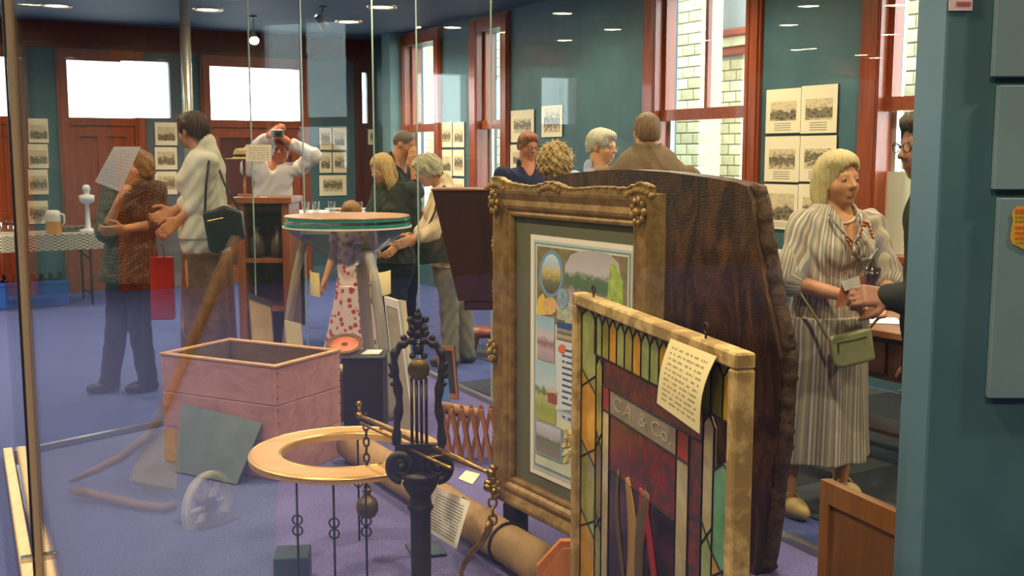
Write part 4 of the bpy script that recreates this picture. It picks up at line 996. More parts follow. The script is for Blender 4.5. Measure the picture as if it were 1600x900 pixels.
# ------------------------------------------------------------------ concertina wooden rack
root0 = fl(735, 728); rk = thing('folding_rack', 'concertina wooden folding rack beside the gilt frame', 'rack', V(root0[0], root0[1], zf)); of = rk.location
m_rk = woodmat('rack_wood', '7d4e2c', 'a36d42', 0.5, 2.5, 2)
Y0 = root0[1]; xa, xb = q(697, 700, Y0)[0], q(790, 700, Y0)[0]; hh = q(735, 640, Y0)[2]-zf; nb = 6; st = (xb-xa)/nb
for row in range(2):
    yy = Y0+row*0.10
    for k in range(nb+1):
        for sg in (-1, 1):
            x0 = xa+st*k; d_ = V(sg*st*1.0, 0, hh*0.96); c = V(x0, yy+0.012*sg, zf+hh*0.5+0.006); L_ = np.linalg.norm(d_); dz_ = d_/L_
            MB().box(c, (0.018, 0.008, L_), axes3(np.cross([0, 1, 0], dz_), (0, 1, 0), dz_)).build('slat', m_rk, rk, off=of)
b = MB()
for k in range(nb+1): b.tube([V(xa+st*k, Y0-0.02, zf+hh*0.5), V(xa+st*k, Y0+0.12, zf+hh*0.5)], 0.006, 6)
b.build('pivot_dowel', m_rk, rk, off=of)
b = MB()
for k in range(0, nb, 2): b.tube([V(xa+st*(k+0.5), Y0-0.02, zf+hh*0.93), V(xa+st*(k+0.5), Y0+0.14, zf+hh*0.93)], 0.009, 8)
b.build('top_dowel', m_rk, rk, off=of)
# rolling-pin like dowel lying on rack
o = MB().tube([fl(688, 634, 0.05), fl(745, 646, 0.05)], 0.032, 14).build('wooden_roller', woodmat('roller_wood', '8a5c36', 'a9794c', 0.4, 2, 0), None, True); tag(o, 'short wooden roller lying behind the folding rack', 'roller')

# ------------------------------------------------------------------ plinth with plate, card and papers
pc = q(567, 560, 6.0); pz = pc[2]
root = thing('black_plinth', 'low black plinth beside the wooden chest', 'plinth', V(pc[0], 6.0, zf)); of = root.location
w_ = q(602, 560, 6.0)[0]-q(540, 560, 6.0)[0]
MB().box(V(pc[0], 6.1, (pz+zf)/2), (w_, 0.24, pz-zf-0.002), bev=0.004).build('body', m_black, root, off=of)
MB().box(V(pc[0], 6.1, pz+0.006), (w_+0.02, 0.26, 0.012), bev=0.003).build('top', mat('dark_grey_top', '3a3a3e', 0.4), root, off=of)
zp = pz+0.0125
b = MB(); c = V(q(533, 533, 6.12)[0]+0.02, 6.12, zp+0.045); tl = axes3((1, 0, 0), (0, 0.92, 0.38), (0, -0.38, 0.92))
b.lathe([(0.0, 0.006), (0.016, 0.006), (0.02, 0.004), (0.085, 0.004), (0.09, 0.014), (0.107, 0.016), (0.11, 0.0), (0.1, -0.008), (0, -0.008)], c, 36, ax=tl)
root = thing('pink_plate', 'round coral-pink plate with a brown rim tilted on the plinth', 'plate', V(c[0], c[1], zp))
o = MB().lathe([(0.0, 0.004), (0.086, 0.004), (0.086, -0.004)], c, 36, ax=tl).build('coral_face', mat('coral_enamel', 'cf6f4c', 0.4, c2='e08a62', scale=12.0), root, True, off=root.location)
MB().lathe([(0.085, -0.006), (0.086, 0.008), (0.095, 0.014), (0.107, 0.012), (0.11, 0.0), (0.1, -0.008), (0, -0.008)], c, 36, ax=tl).build('rim', mat('brown_rim', '6b4a26', 0.4), root, True, off=root.location)
MB().lathe([(0.0, 0.006), (0.016, 0.0055), (0.02, 0.0042)], c, 14, ax=tl).build('centre_mark', mat('plate_mark', '6a3a22', 0.5), root, off=root.location)
sheet([V(pc[0]+0.0, 6.2, zp+.002), V(pc[0]+0.09, 6.19, zp+.002), V(pc[0]+0.085, 6.05, zp+.002), V(pc[0]-0.02, 6.05, zp+.002)], 'plinth_card', 'white label card lying on the black plinth', m_white, 'card', nrmdir=(0, 0, 1))
o = MB().box((0, 0, 0.012), (0.17, 0.13, 0.024), rotz(-0.2), bev=0.004).build('flat_book', mat('cream_cover', 'b3a478', 0.7)); o.location = V(q(518, 540, 6.35)[0], 6.44, zf+0.30); 
tag(o, 'cream flat book on the low box behind the chest', 'book')
bb_ = MB().box((0, 0, 0.149), (0.2, 0.2, 0.298), rotz(0.0), bev=0.004).build('low_box', mat('brown_box', '4a3626', 0.6)); bb_.location = V(o.location[0], 6.44, zf+0.001); tag(bb_, 'low brown box behind the wooden chest', 'box')

# ------------------------------------------------------------------ conical glass-topped table
TY = 6.62; tc_ = q(543, 345, TY); Rt = 100/FPX*TY
root = thing('glass_table', 'round glass-topped table with a conical bowl on curved steel legs', 'table', V(tc_[0], TY, zf)); of = root.location
m_teal_gl = mat('green_glass_edge', '3f9a8c', 0.1, spec=0.8); m_teal_gl.node_tree.nodes['Principled BSDF'].inputs['Transmission Weight'].default_value = 0.4
zT = q(543, 350, TY)[2]
b = MB(); b.lathe([(0, 0.0), (Rt*0.985, 0), (Rt*0.985, 0.018), (0, 0.018)], V(tc_[0], TY, zT-0.006), 56); b.build('glass_disc', m_teal_gl, root, off=of)
b = MB(); b.lathe([(0, 0.0), (Rt*0.97, 0), (Rt*0.97, 0.016), (0, 0.016)], V(tc_[0], TY, zT+0.028), 56); b.build('glass_disc', m_teal_gl, root, off=of)
b = MB(); b.lathe([(0, 0.0), (Rt*0.96, 0.0), (Rt*0.97, 0.004), (Rt*0.96, 0.01), (0, 0.01)], V(tc_[0], TY, zT+0.0445), 56); b.build('wood_disc', woodmat('table_disc_wood', '8a5a34', 'a9774a', 0.35, 2.0, 0), root, off=of)
b = MB(); b.lathe([(Rt*0.94, 0.0), (Rt*0.94, 0.003), (Rt, 0.003), (Rt, -0.006), (Rt*0.94, -0.004)], V(tc_[0], TY, zT-0.012), 56); b.build('white_rim', mat('white_rim_paint', 'ddd6c6', 0.4), root, off=of)
b = MB(); b.lathe([(Rt*0.98, -0.016), (Rt*0.72, -0.1), (Rt*0.42, -0.19), (Rt*0.16, -0.25), (0.0, -0.27)], V(tc_[0], TY, zT), 48); b.lathe([(Rt*0.98, -0.016), (Rt*0.71, -0.095), (Rt*0.41, -0.185), (0.0, -0.262)], V(tc_[0], TY, zT), 48)
m_bowl = glassmat('smoky_bowl_glass', (0.93, 0.92, 0.90, 1), 0.9, 0.16, 0.2)
b.build('conical_bowl', m_bowl, root, True, off=of)
m_tube = mat('satin_steel_leg', 'b8ad9c', 0.35, 0.4)
for pp in ([(478, 368, 0.0), (470, 395, 0.0), (462, 430, 0), (452, 490, 0), (444, 560, 0), (438, 625, 0)], [(560, 392, -0.1), (574, 395, -0.14), (584, 430, -0.16), (594, 500, -0.18), (604, 580, -0.2), (612, 650, -0.22)], [(560, 380, 0.16), (566, 420, 0.2), (572, 500, 0.24), (578, 560, 0.27), (582, 600, 0.3)]):
    pts = [q(x, y, TY+dy) for x, y, dy in pp]; pts[-1][2] = zf+0.001
    if pp[0][0] == 560 and pp[0][2] > 0: pts[-1] = V(pts[-2][0]+0.02, TY+0.3, zf+0.001)
    dn = []
    for i in range(len(pts)-1):
        for k in range(5): dn.append(pts[i]*(1-k/5)+pts[i+1]*k/5)
    dn.append(pts[-1]); b = MB(); b.tube(dn, 0.042, 14, flat=0.6); b.build('leg', m_tube, root, True, off=of)
zb1, zb2 = q(545, 422, TY)[2], q(545, 458, TY)[2]; rb = 63/FPX*TY
b = MB()
for a0_, a1_ in ((-pi, -pi*0.72), (-pi*0.30, 0.0)): b.lathe([(rb, zb2), (rb, zb1), (rb-0.006, zb1), (rb-0.006, zb2), (rb, zb2)], V(q(548, 440, TY)[0], TY, 0), 20, a0=a0_, a1=a1_)
b.build('cream_band', mat('cream_paper_band', 'd8c48e', 0.7, c2='cbb57c', scale=4.0), root, True, off=of)
b = MB(); cc = V(q(548, 440, TY)[0], TY, 0)
for k in range(10):
    a_ = -pi/2+0.62+k*0.028; b.sphere(cc+V((rb+0.001)*math.cos(a_), (rb+0.001)*math.sin(a_), (zb1+zb2)/2+0.01*math.sin(k*1.9)), (0.008, 0.002, 0.004), 6, 4)
b.build('band_mark', mat('brown_ink', '5a4a34', 0.8), root, off=of)

# ------------------------------------------------------------------ leaning boards and frames
def lean_board(pts, th, name, label, mt, cat='board', frame=None):
    """pts TL,TR,BR,BL world; board of thickness th with optional framed edge"""
    tl, tr, br, bl_ = [np.array(p, float) for p in pts]; c = (tl+tr+br+bl_)/4; n = nrm(np.cross(tr-tl, bl_-tl)); n = n if n[1] < 0 else -n
    root = thing(name, label, cat, V((bl_[0]+br[0])/2, (bl_[1]+br[1])/2, min(bl_[2], br[2]))); of = root.location
    vs = [p for p in (tl, tr, br, bl_)]; f0 = [0, 1, 2, 3]
    if np.cross(vs[1]-vs[0], vs[2]-vs[0])@n < 0: f0 = f0[::-1]
    back = [p-n*th for p in vs]; b = MB(); b.add(vs+back, [f0, [i+4 for i in f0[::-1]]]+[[i, i+4, (i+1) % 4+4, (i+1) % 4] for i in range(4)]); b.build('panel', mt, root, off=of)
    if frame:
        fwid, fm, ft = frame; inn = [p+(c-p)*fwid for p in vs]
        for i in range(4):
            j = (i+1) % 4; q4 = [vs[i], vs[j], inn[j], inn[i]]; fr_ = [p+n*ft for p in q4]; f1 = [0, 1, 2, 3]
            if np.cross(fr_[1]-fr_[0], fr_[2]-fr_[0])@n < 0: f1 = f1[::-1]
            MB().add(fr_+q4, [f1, [k+4 for k in f1[::-1]]]+[[k, k+4, (k+1) % 4+4, (k+1) % 4] for k in range(4)]).build('frame_rail', fm, root, off=of)
    return root
def fz(p, z): p = np.array(p, float); p[2] = z; return p
m_tan = mat('tan_card', 'b59a6a', 0.75, c2='a58a5c', scale=6.0)
yb = 6.42
lean_board([q(386, 456, yb+0.1), q(424, 470, yb+0.12), fz(q(436, 560, yb), zf+.002), fz(q(398, 560, yb), zf+.002)], 0.012, 'leaning_panel', 'tan backed picture frame leaning behind the chest', m_tan, 'frame', (0.1, mat('dark_frame_edge', '2b2320', 0.5), 0.006))
lean_board([q(444, 500, 6.36), q(470, 506, 6.36), fz(q(482, 560, 6.30), zf+.002), fz(q(458, 560, 6.30), zf+.002)], 0.012, 'leaning_panel', 'pale narrow board leaning beside the steel table leg', mat('pale_ash_board', 'b7ab8a', 0.6), 'board')
lean_board([q(601, 463, 6.02), q(622, 470, 5.95), fz(q(650, 662, 5.85), zf+.002), fz(q(626, 650, 5.92), zf+.002)], 0.02, 'leaning_panel', 'tall pale board with white edge leaning behind the iron scale', mat('pale_grey_board', 'a9a292', 0.45, c2='968f80', scale=5.0), 'board', (0.12, mat('white_edge', 'd8d4c6', 0.4), 0.006))
lean_board([q(624, 468, 6.4), q(634, 470, 6.4), fz(q(652, 640, 6.3), zf+.002), fz(q(642, 640, 6.3), zf+.002)], 0.02, 'leaning_panel', 'slim cream strip board leaning behind the iron scale', mat('cream_strip', 'cfc29c', 0.5), 'board')
lean_board([q(682, 540, 7.05), q(709, 541, 7.0), fz(q(716, 622, 6.95), zf+.002), fz(q(690, 618, 7.0), zf+.002)], 0.015, 'slate_frame', 'small dark slate in an orange timber frame beside the glass', mat('slate_black', '33343a', 0.6), 'slate', (0.18, woodmat('orange_timber', '96582c', 'b27440', 0.4), 0.01))
lean_board([q(688, 592, 6.75), q(700, 592, 6.75), fz(q(704, 632, 6.7), zf+.002), fz(q(690, 632, 6.7), zf+.002)], 0.02, 'blue_folder', 'bright blue folder standing in front of the small slate', mat('blue_folder_card', '3d6cae', 0.5), 'folder')
# leaning brown panelled frame at right
bp_ = Plane2(q(1287, 748, 3.1), (math.sin(math.radians(21)), -math.cos(math.radians(21))))
zt_ = q(1287, 748, 3.1)[2]
lean_board([bp_.pt(0, zt_), bp_.pt(0.42, zt_), bp_.pt(0.42, zf+.002, 0.02), bp_.pt(0.03, zf+.002, 0.02)], 0.02, 'cupboard_door', 'brown framed cupboard door leaning by the teal partition', woodmat('brown_panel_wood', '5c3a16', '7a5020', 0.35, 2.0, 2), 'door panel', (0.2, woodmat('brown_frame_wood', '6e4519', '8d5f28', 0.35, 2.0, 2), 0.012))
# octagonal board
OY = 3.52; zO = q(880, 841, OY)[2]; xo = q(898, 870, OY)[0]
poly = [(-0.13, zf+.002), (0.09, zf+.002), (0.09, zO-0.08), (0.04, zO), (-0.05, zO), (-0.13, zO-0.09)]
root = thing('octagonal_board', 'orange-stained board with cut corners behind the leadlight', 'board', V(xo, OY, zf)); of = root.location
MB().prism(poly, V(xo, OY, 0), V(1, 0, 0), Z, V(0, -1, 0), 0.03).build('panel', woodmat('orange_stain', 'a85f24', 'c47a35', 0.4, 1.5, 2), root, off=of)
MB().prism([(a*0.84, zf+.01 if z < 0.1 else z-0.022) for a, z in poly], V(xo, OY-0.032, 0), V(1, 0, 0), Z, V(0, -1, 0), 0.006).build('raised_field', woodmat('orange_stain_light', 'b56a2c', 'd08840', 0.4, 1.5, 2), root, off=of)

# ------------------------------------------------------------------ tapered hopper on a pedestal
HY = 5.45; hz1 = q(700, 298, HY)[2]; hz0 = q(720, 470, HY)[2]; xl1, xl0 = q(676, 298, HY)[0], q(716, 470, HY)[0]; xr = q(803, 298, HY)[0]
m_mah = woodmat('dark_mahogany', '2a1512', '432019', 0.35, 1.5, 2, coat=0.1)
root = thing('tapered_hopper', 'dark mahogany tapered hopper standing behind the gilt frame', 'hopper', V((xl0+xr)/2, HY, zf)); of = root.location
xc = (xl0+xr)/2; b = MB(); xr0 = xr-(xl0-xl1)*0.3
vs = [V(xl0, HY, hz0), V(xr0, HY, hz0), V(xr0, HY+0.2, hz0), V(xl0, HY+0.2, hz0), V(xl1, HY-0.03, hz1), V(xr, HY-0.03, hz1), V(xr, HY+0.23, hz1), V(xl1, HY+0.23, hz1)]
b.add(vs, [(3, 2, 1, 0), (4, 5, 6, 7), (0, 1, 5, 4), (1, 2, 6, 5), (2, 3, 7, 6), (3, 0, 4, 7)]); b.build('body', m_mah, root, off=of)
MB().box(V((xl1+xr)/2, HY+0.1, hz1+0.006), (xr-xl1+0.012, 0.28, 0.012), bev=0.003).build('rim', woodmat('mahogany_rim', '6a4030', '8a5a44', 0.35, 2, 0), root, off=of)
MB().box(V((xl0+xr0)/2+0.01, HY+0.1, hz0-0.025), ((xr0-xl0)*0.85, 0.18, 0.05), bev=0.004).build('neck', m_mah, root, off=of)
b = MB(); px_ = q(806, 480, HY)[0]; b.lathe([(0, zf+.001), (0.09, zf+.001), (0.085, 0.03), (0.04, 0.07), (0.03, 0.12), (0.03, hz0-0.05), (0.0, hz0-0.05)], V(px_-0.03, HY+0.16, 0), 18); b.build('pedestal', m_mah, root, True, off=of)

# ------------------------------------------------------------------ open wooden cabinet, buffet, stool (beyond the case)
m_cab = woodmat('reddish_cabinet_wood', '7a3f1c', '96552a', 0.35, 2.0, 2)
CY = 8.3; cx_a, cx_b = q(369, 310, CY)[0], q(452, 310, CY)[0]; cz = q(400, 309, CY)[2]
root = thing('open_cabinet', 'red-brown open wooden cabinet in front of the raised-arms visitor', 'cabinet', V((cx_a+cx_b)/2, CY, 0)); of = root.location
for x in (cx_a+0.03, cx_b-0.03):
    MB().box(V(x, CY+0.18, cz/2), (0.06, 0.4, cz-0.04), bev=0.005).build('side', m_cab, root, off=of)
for z in (0.1, 0.42, 0.8): MB().box(V((cx_a+cx_b)/2, CY+0.18, z), (cx_b-cx_a-0.12, 0.38, 0.03)).build('shelf', m_cab, root, off=of)
MB().box(V((cx_a+cx_b)/2, CY+0.18, cz-0.02), (cx_b-cx_a+0.05, 0.46, 0.05), bev=0.006).build('top', m_cab, root, off=of)
MB().box(V((cx_a+cx_b)/2, CY+0.375, cz/2), (cx_b-cx_a-0.1, 0.012, cz-0.06)).build('back', m_darkred, root, off=of)
for x, s_ in ((0.1, 0.5), (0.27, 0.32)):
    o = MB().lathe([(0, 0), (0.05, 0), (0.07, 0.06), (0.05, 0.16), (0.025, 0.2), (0.03, 0.24), (0.0, 0.24)], n=18).build('stoneware_jar', mat('brown_stoneware', '4a3a2c', 0.3), None, True); o.location = V(cx_a+x+0.02, CY+0.12, 0.8155); tag(o, 'brown stoneware jar on the top shelf of the open cabinet', 'jar', 'stoneware jars in the open cabinet')
# straw hat on the cabinet
root = thing('straw_hat', 'straw hat with dark band resting on the open cabinet', 'hat', V(cx_a+0.08, CY+0.2, cz+0.006)); of = root.location
c = of
st = thing('hat_stand', 'slim wooden hat stand on the open cabinet', 'stand', V(cx_a+0.02, CY+0.2, cz+0.006)); zh = q(368, 250, CY)[2]
b = MB(); b.lathe([(0, 0), (0.06, 0), (0.055, 0.015), (0.012, 0.02), (0.012, zh-cz-0.01), (0.05, zh-cz), (0, zh-cz)], n=16); b.build('post', m_cab, st, True)
root.location = V(cx_a+0.02, CY+0.2, zh+0.004)
MB().lathe([(0.075, 0.004), (0.14, 0.0), (0.15, 0.004), (0.14, 0.008), (0.085, 0.012), (0.08, 0.06), (0.06, 0.085), (0, 0.09)], n=28).build('crown_and_brim', mat('straw', 'b39a62', 0.7, c2='9a8250', scale=80.0), root, True)
MB().lathe([(0.0845, 0.014), (0.083, 0.04)], n=28).build('hat_band', m_black, root, True)
# buffet table with plates and glasses
BY = 9.7; bz = q(520, 333, BY)[2]; xa, xb = q(440, 345, BY)[0], q(606, 345, BY)[0]
root = thing('buffet_table', 'white-clothed buffet table beyond the end glass', 'table', V((xa+xb)/2, BY+0.3, 0)); of = root.location
MB().box(V((xa+xb)/2, BY+0.3, bz-0.02), (xb-xa, 0.6, 0.03)).build('table_top', m_cab, root, off=of)
MB().box(V((xa+xb)/2, BY+0.3, bz-0.1), (xb-xa+0.02, 0.62, 0.2), bev=0.01).build('white_cloth', cloth('white_tablecloth', 'c9ccd4'), root, off=of)
for x in (xa+0.06, xb-0.06):
    for y in (BY+0.06, BY+0.54): MB().box(V(x, y, (bz-0.2)/2), (0.05, 0.05, bz-0.2)).build('leg', m_black, root, off=of)
m_cry = glassmat('drinking_glass', (0.95, 0.97, 0.97, 1), 1.4, 0.12); m_china = mat('white_china', 'd9dde4', 0.2)
gpro = thing('drinking_glass', 'clear drinking glass on the buffet table beyond the end glass', 'glass', V(xa+0.2, BY+0.1, bz+0.001), group='glasses on the buffet table')
MB().lathe([(0, 0), (0.028, 0), (0.034, 0.1), (0.032, 0.1), (0.026, 0.006), (0, 0.006)], n=16).build('tumbler', m_cry, gpro, True)
for k in range(5): g = copy_tree(gpro); g.location = V(xa+0.30+k*0.13, BY+0.06+0.08*(k % 3), bz+0.001)
pl = thing('china_plate', 'white china plate of food on the buffet table', 'plate', V(xa+0.45, BY+0.42, bz+0.001), group='plates on the buffet table')
MB().lathe([(0, 0.0), (0.07, 0), (0.13, 0.02), (0.13, 0.023), (0.07, 0.005), (0, 0.005)], n=24).build('plate_dish', m_china, pl, True)
b = MB()
for k in range(12): a_ = random.random()*6.28; r_ = random.random()*0.06; b.sphere((r_*math.cos(a_), r_*math.sin(a_), 0.016), (0.02, 0.016, 0.012), 7, 5)
b.build('food', mat('golden_pastry', 'b8904a', 0.7), pl, True)
for k in range(1): g = copy_tree(pl); g.location = V(xa+0.77+0.3*k, BY+0.45, bz+0.001)
# red stool
sy = 8.6; sc = q(757, 520, sy); root = thing('round_stool', 'round red-topped stool beyond the back glass', 'stool', V(sc[0], sy, 0)); of = root.location
MB().lathe([(0, sc[2]-0.02), (0.15, sc[2]-0.02), (0.165, sc[2]+0.01), (0.15, sc[2]+0.04), (0, sc[2]+0.045)], V(sc[0], sy, 0), 28).build('seat', mat('red_vinyl', '8a3a24', 0.4), root, True, off=of)
for k in range(4):
    a_ = k*pi/2+0.6; MB().tube([V(sc[0]+0.08*math.cos(a_), sy+0.08*math.sin(a_), sc[2]-0.02), V(sc[0]+0.15*math.cos(a_), sy+0.15*math.sin(a_), 0.008)], 0.012, 8).build('leg', m_cab, root, True, off=of)

# ------------------------------------------------------------------ drinks table by the end wall
sT = SC-1.05; oa = hit_far(160, 368, sT-0.35)[0]; ob_ = hit_far(-70, 368, sT-0.35)[0]; zT2 = hit_far(60, 367, sT-0.35)[1]
root = thing('drinks_table', 'folding drinks table under a black and white checked cloth', 'table', R(sT, (oa+ob_)/2, 0)); of = root.location
b = MB(); rbox(b, sT-0.35, sT+0.35, oa, ob_, zT2-0.03, zT2-0.004); b.build('table_top', m_cab, root, off=of)
t = NT('checked_cloth'); tc = t.n('ShaderNodeTexCoord'); mp = t.n('ShaderNodeMapping'); mp.inputs['Rotation'].default_value = (0, 0, ANG); mp.inputs['Location'].default_value = (0.013, 0.013, 0.013); t.l(tc.outputs['Object'], mp.inputs[0])
ck = t.n('ShaderNodeTexChecker', Scale=60.0); t.l(mp.outputs[0], ck.inputs[0]); ck.inputs[1].default_value = srgb('e2dccb'); ck.inputs[2].default_value = srgb('4a4540'); t.l(ck.outputs[0], t.b.inputs['Base Color']); t.b.inputs['Roughness'].default_value = 0.9
b = MB(); rbox(b, sT-0.37, sT+0.37, oa-0.02, ob_+0.02, zT2-0.004, zT2); rbox(b, sT-0.376, sT-0.37, oa-0.02, ob_+0.02, zT2-0.17, zT2); rbox(b, sT-0.37, sT+0.37, oa-0.026, oa-0.02, zT2-0.17, zT2); b.build('checked_cloth', t.m, root, off=of)
for oo in (oa+0.12, ob_-0.12):
    b = MB(); b.tube([R(sT-0.28, oo, 0.01), R(sT-0.28, oo, zT2-0.03)], 0.014, 8); b.tube([R(sT+0.28, oo, 0.01), R(sT+0.28, oo, zT2-0.03)], 0.014, 8); b.tube([R(sT-0.28, oo, 0.12), R(sT+0.28, oo, 0.12)], 0.012, 8); b.tube([R(sT-0.28, oo, 0.5), R(sT-0.28, oo-0.35 if oo > oa+0.2 else oo+0.3, zT2-0.03)], 0.01, 6); b.build('leg', m_iron, root, True, off=of)
def on_table(px, py, ds=-0.15): o_ = hit_far(px, py, sT+ds)[0]; return R(sT+ds, o_, zT2+0.001)
j = thing('juice_jug', 'white plastic jug half full of orange juice on the checked cloth', 'jug', on_table(84, 362, -0.25)); 
MB().lathe([(0, 0), (0.075, 0), (0.08, 0.01), (0.08, 0.13)], n=24).build('juice_body', mat('orange_juice', 'dd9a2c', 0.35), j, True)
MB().lathe([(0.08, 0.13), (0.079, 0.2), (0.07, 0.235), (0.045, 0.25), (0, 0.252)], n=24).build('white_top', mat('white_plastic', 'e0dccf', 0.35), j, True)
MB().tube([(0.075, 0, 0.21), (0.115, 0, 0.2), (0.12, 0, 0.12), (0.08, 0, 0.08)], 0.011, 8).build('handle', _M['white_plastic'], j, True)
wg = thing('wine_glass', 'stemmed wine glass beside the juice jug', 'glass', on_table(60, 362))
MB().lathe([(0, 0), (0.035, 0), (0.034, 0.004), (0.005, 0.01), (0.005, 0.09), (0.03, 0.115), (0.042, 0.16), (0.034, 0.22), (0.032, 0.22), (0.04, 0.16), (0.028, 0.117), (0, 0.1)], n=18).build('bowl_and_stem', m_cry, wg, True)
for k, px in enumerate((4, 14, 22, 30, 40, -12, -24)):
    g = copy_tree(gpro); g['label'] = 'clear drinking glass in the row on the checked cloth'; g['group'] = 'glasses on the drinks table'; g.location = on_table(px, 362, -0.2+0.12*(k % 3)); g.scale = (1.2, 1.2, 1.5)
tr = thing('serving_tray', 'dark serving tray with wrapped food beside the juice jug', 'tray', on_table(112, 362, 0.12))
MB().box((0, 0, 0.01), (0.34, 0.42, 0.02), AXR, bev=0.006).build('tray_dish', mat('pewter', '55504a', 0.35, 0.6), tr)
b = MB()
for k in range(16): b.sphere((random.uniform(-.12, .12), random.uniform(-.16, .16), 0.035), (0.04, 0.04, 0.025), 7, 5)
b.build('food', mat('brown_food', '6d5240', 0.8), tr, True)
ca = thing('white_candlestick', 'white china candlestick on the checked cloth beside the patterned blouse', 'candlestick', on_table(138, 362, -0.24))
MB().lathe([(0, 0), (0.09, 0), (0.09, 0.03), (0.03, 0.05), (0.02, 0.3), (0.075, 0.33), (0.08, 0.40), (0.03, 0.41), (0.03, 0.44), (0.045, 0.47), (0.03, 0.51), (0, 0.515)], n=18).build('turned_body', m_china, ca, True)
# crates of bottles below
m_cr = mat('blue_crate_plastic', '2f62c0', 0.4); m_bot = mat('dark_bottle', '14181a', 0.15)
for px, lb in ((73, 'bright blue plastic crate of dark bottles under the checked cloth beside the steel post'), (0, 'bright blue plastic crate of dark bottles at the table end away from the jug')):
    o_ = hit_far(px, 450, sT)[0]; root = thing('bottle_crate', lb, 'crate', R(sT, o_, 0.001)); of = root.location
    for ds, do, ls, lo in ((-0.15, 0, 0.01, 0.4), (0.15, 0, 0.01, 0.4), (0, -0.195, 0.29, 0.01), (0, 0.195, 0.29, 0.01)):
        b = MB(); rbox(b, sT+ds-ls/2, sT+ds+ls/2, o_+do-lo/2, o_+do+lo/2, 0.004, 0.28, bev=0.002); b.build('side', m_cr, root, off=of)
    b = MB(); rbox(b, sT-0.145, sT+0.145, o_-0.19, o_+0.19, 0.004, 0.012); b.build('base', m_cr, root, off=of)
    b = MB(); rbox(b, sT-0.165, sT-0.155, o_-0.205, o_+0.205, 0.24, 0.275); b.build('rim', m_cr, root, off=of)
    for k in range(12):
        bo = MB().lathe([(0, 0), (0.036, 0), (0.036, 0.2), (0.014, 0.27), (0.014, 0.33), (0, 0.33)], n=10).build('bottle', m_bot, None, True)
        bo.location = R(sT-0.09+0.09*(k % 3), o_-0.14+0.093*(k//3), 0.0135); tag(bo, 'dark glass bottle standing in a '+('blue crate beside the steel post' if px == 73 else 'blue crate at the table end'), 'bottle', 'bottles in the blue crates')

# ------------------------------------------------------------------ side table with papers behind the striped dress
m_dt = woodmat('dark_brown_desk', '3a2218', '54321f', 0.4, 2.0, 1)
ta = fl(1205, 486, 0.76); s_a = D2@(ta[:2]-W0); o_a = N2@(ta[:2]-W0)
s_b = s_a-2.2; root = thing('side_table', 'long dark wooden side table along the window wall behind the striped dress', 'table', R((s_a+s_b)/2, o_a-0.3, 0)); of = root.location
b = MB(); rbox(b, s_b, s_a, o_a-0.62, o_a, 0.72, 0.755, bev=0.004); b.build('table_top', woodmat('desk_top', '7a4a28', '93603a', 0.35, 2.0, 1), root, off=of)
b = MB(); rbox(b, s_b+0.05, s_a-0.05, o_a-0.56, o_a-0.06, 0.5, 0.72); b.build('drawer_case', m_dt, root, off=of)
for k in range(3):
    x0 = s_b+0.08+k*0.69; b = MB(); rbox(b, x0, x0+0.64, o_a-0.06, o_a-0.045, 0.53, 0.69, bev=0.003); d_ = b.build('drawer_front', m_dt, root, off=of)
    b = MB(); b.sphere(R(x0+0.32, o_a-0.035, 0.61), 0.014, 8, 6); b.build('knob', m_brass, d_, True, off=of)
for s_ in (s_b+0.09, (s_a+s_b)/2, s_a-0.09):
    for o_ in (o_a-0.53, o_a-0.1): b = MB(); rbox(b, s_-0.03, s_+0.03, o_-0.03, o_+0.03, 0.008, 0.5); b.build('leg', m_dt, root, off=of)
b = MB(); rbox(b, s_b+0.1, s_a-0.1, o_a-0.45, o_a-0.2, 0.18, 0.2); b.build('stretcher_shelf', m_dt, root, off=of)
for k, (ds, do, an, c_) in enumerate(((0.1, 0.12, 0.3, 'd9cfae'), (0.5, 0.2, -0.2, 'c9d0dc'), (1.0, 0.15, 0.1, 'd9cfae'), (1.3, 0.16, 0.4, 'b7bfd6'), (1.52, 0.34, -0.3, 'd8caa0'), (1.75, 0.14, 0.2, 'd0c6a6'))):
    o = MB().box((0, 0, 0.002), (0.3, 0.21, 0.004), rotz(an)).build('paper_sheet', mat('loose_paper_'+c_, '%s' % c_, 0.8)); p = R(s_a-ds, o_a-do, 0.7565); o.location = p; tag(o, 'loose %s paper lying on the side table' % ('bluish' if c_[-2:] in ('dc', 'd6') else 'cream'), 'paper', 'papers on the side table')
# white roller blind in the lower half of the second window
bs = (w2[0]-arch, w2[1]+arch); b = MB(); rbox(b, bs[0], bs[1], -0.1, -0.095, ZS, 1.5); 
tag(b.build('window_blind', mat('white_blind', 'cfd2c0', 0.8)), 'plain pale blind across the lower pane of the window behind the striped dress', 'blind')

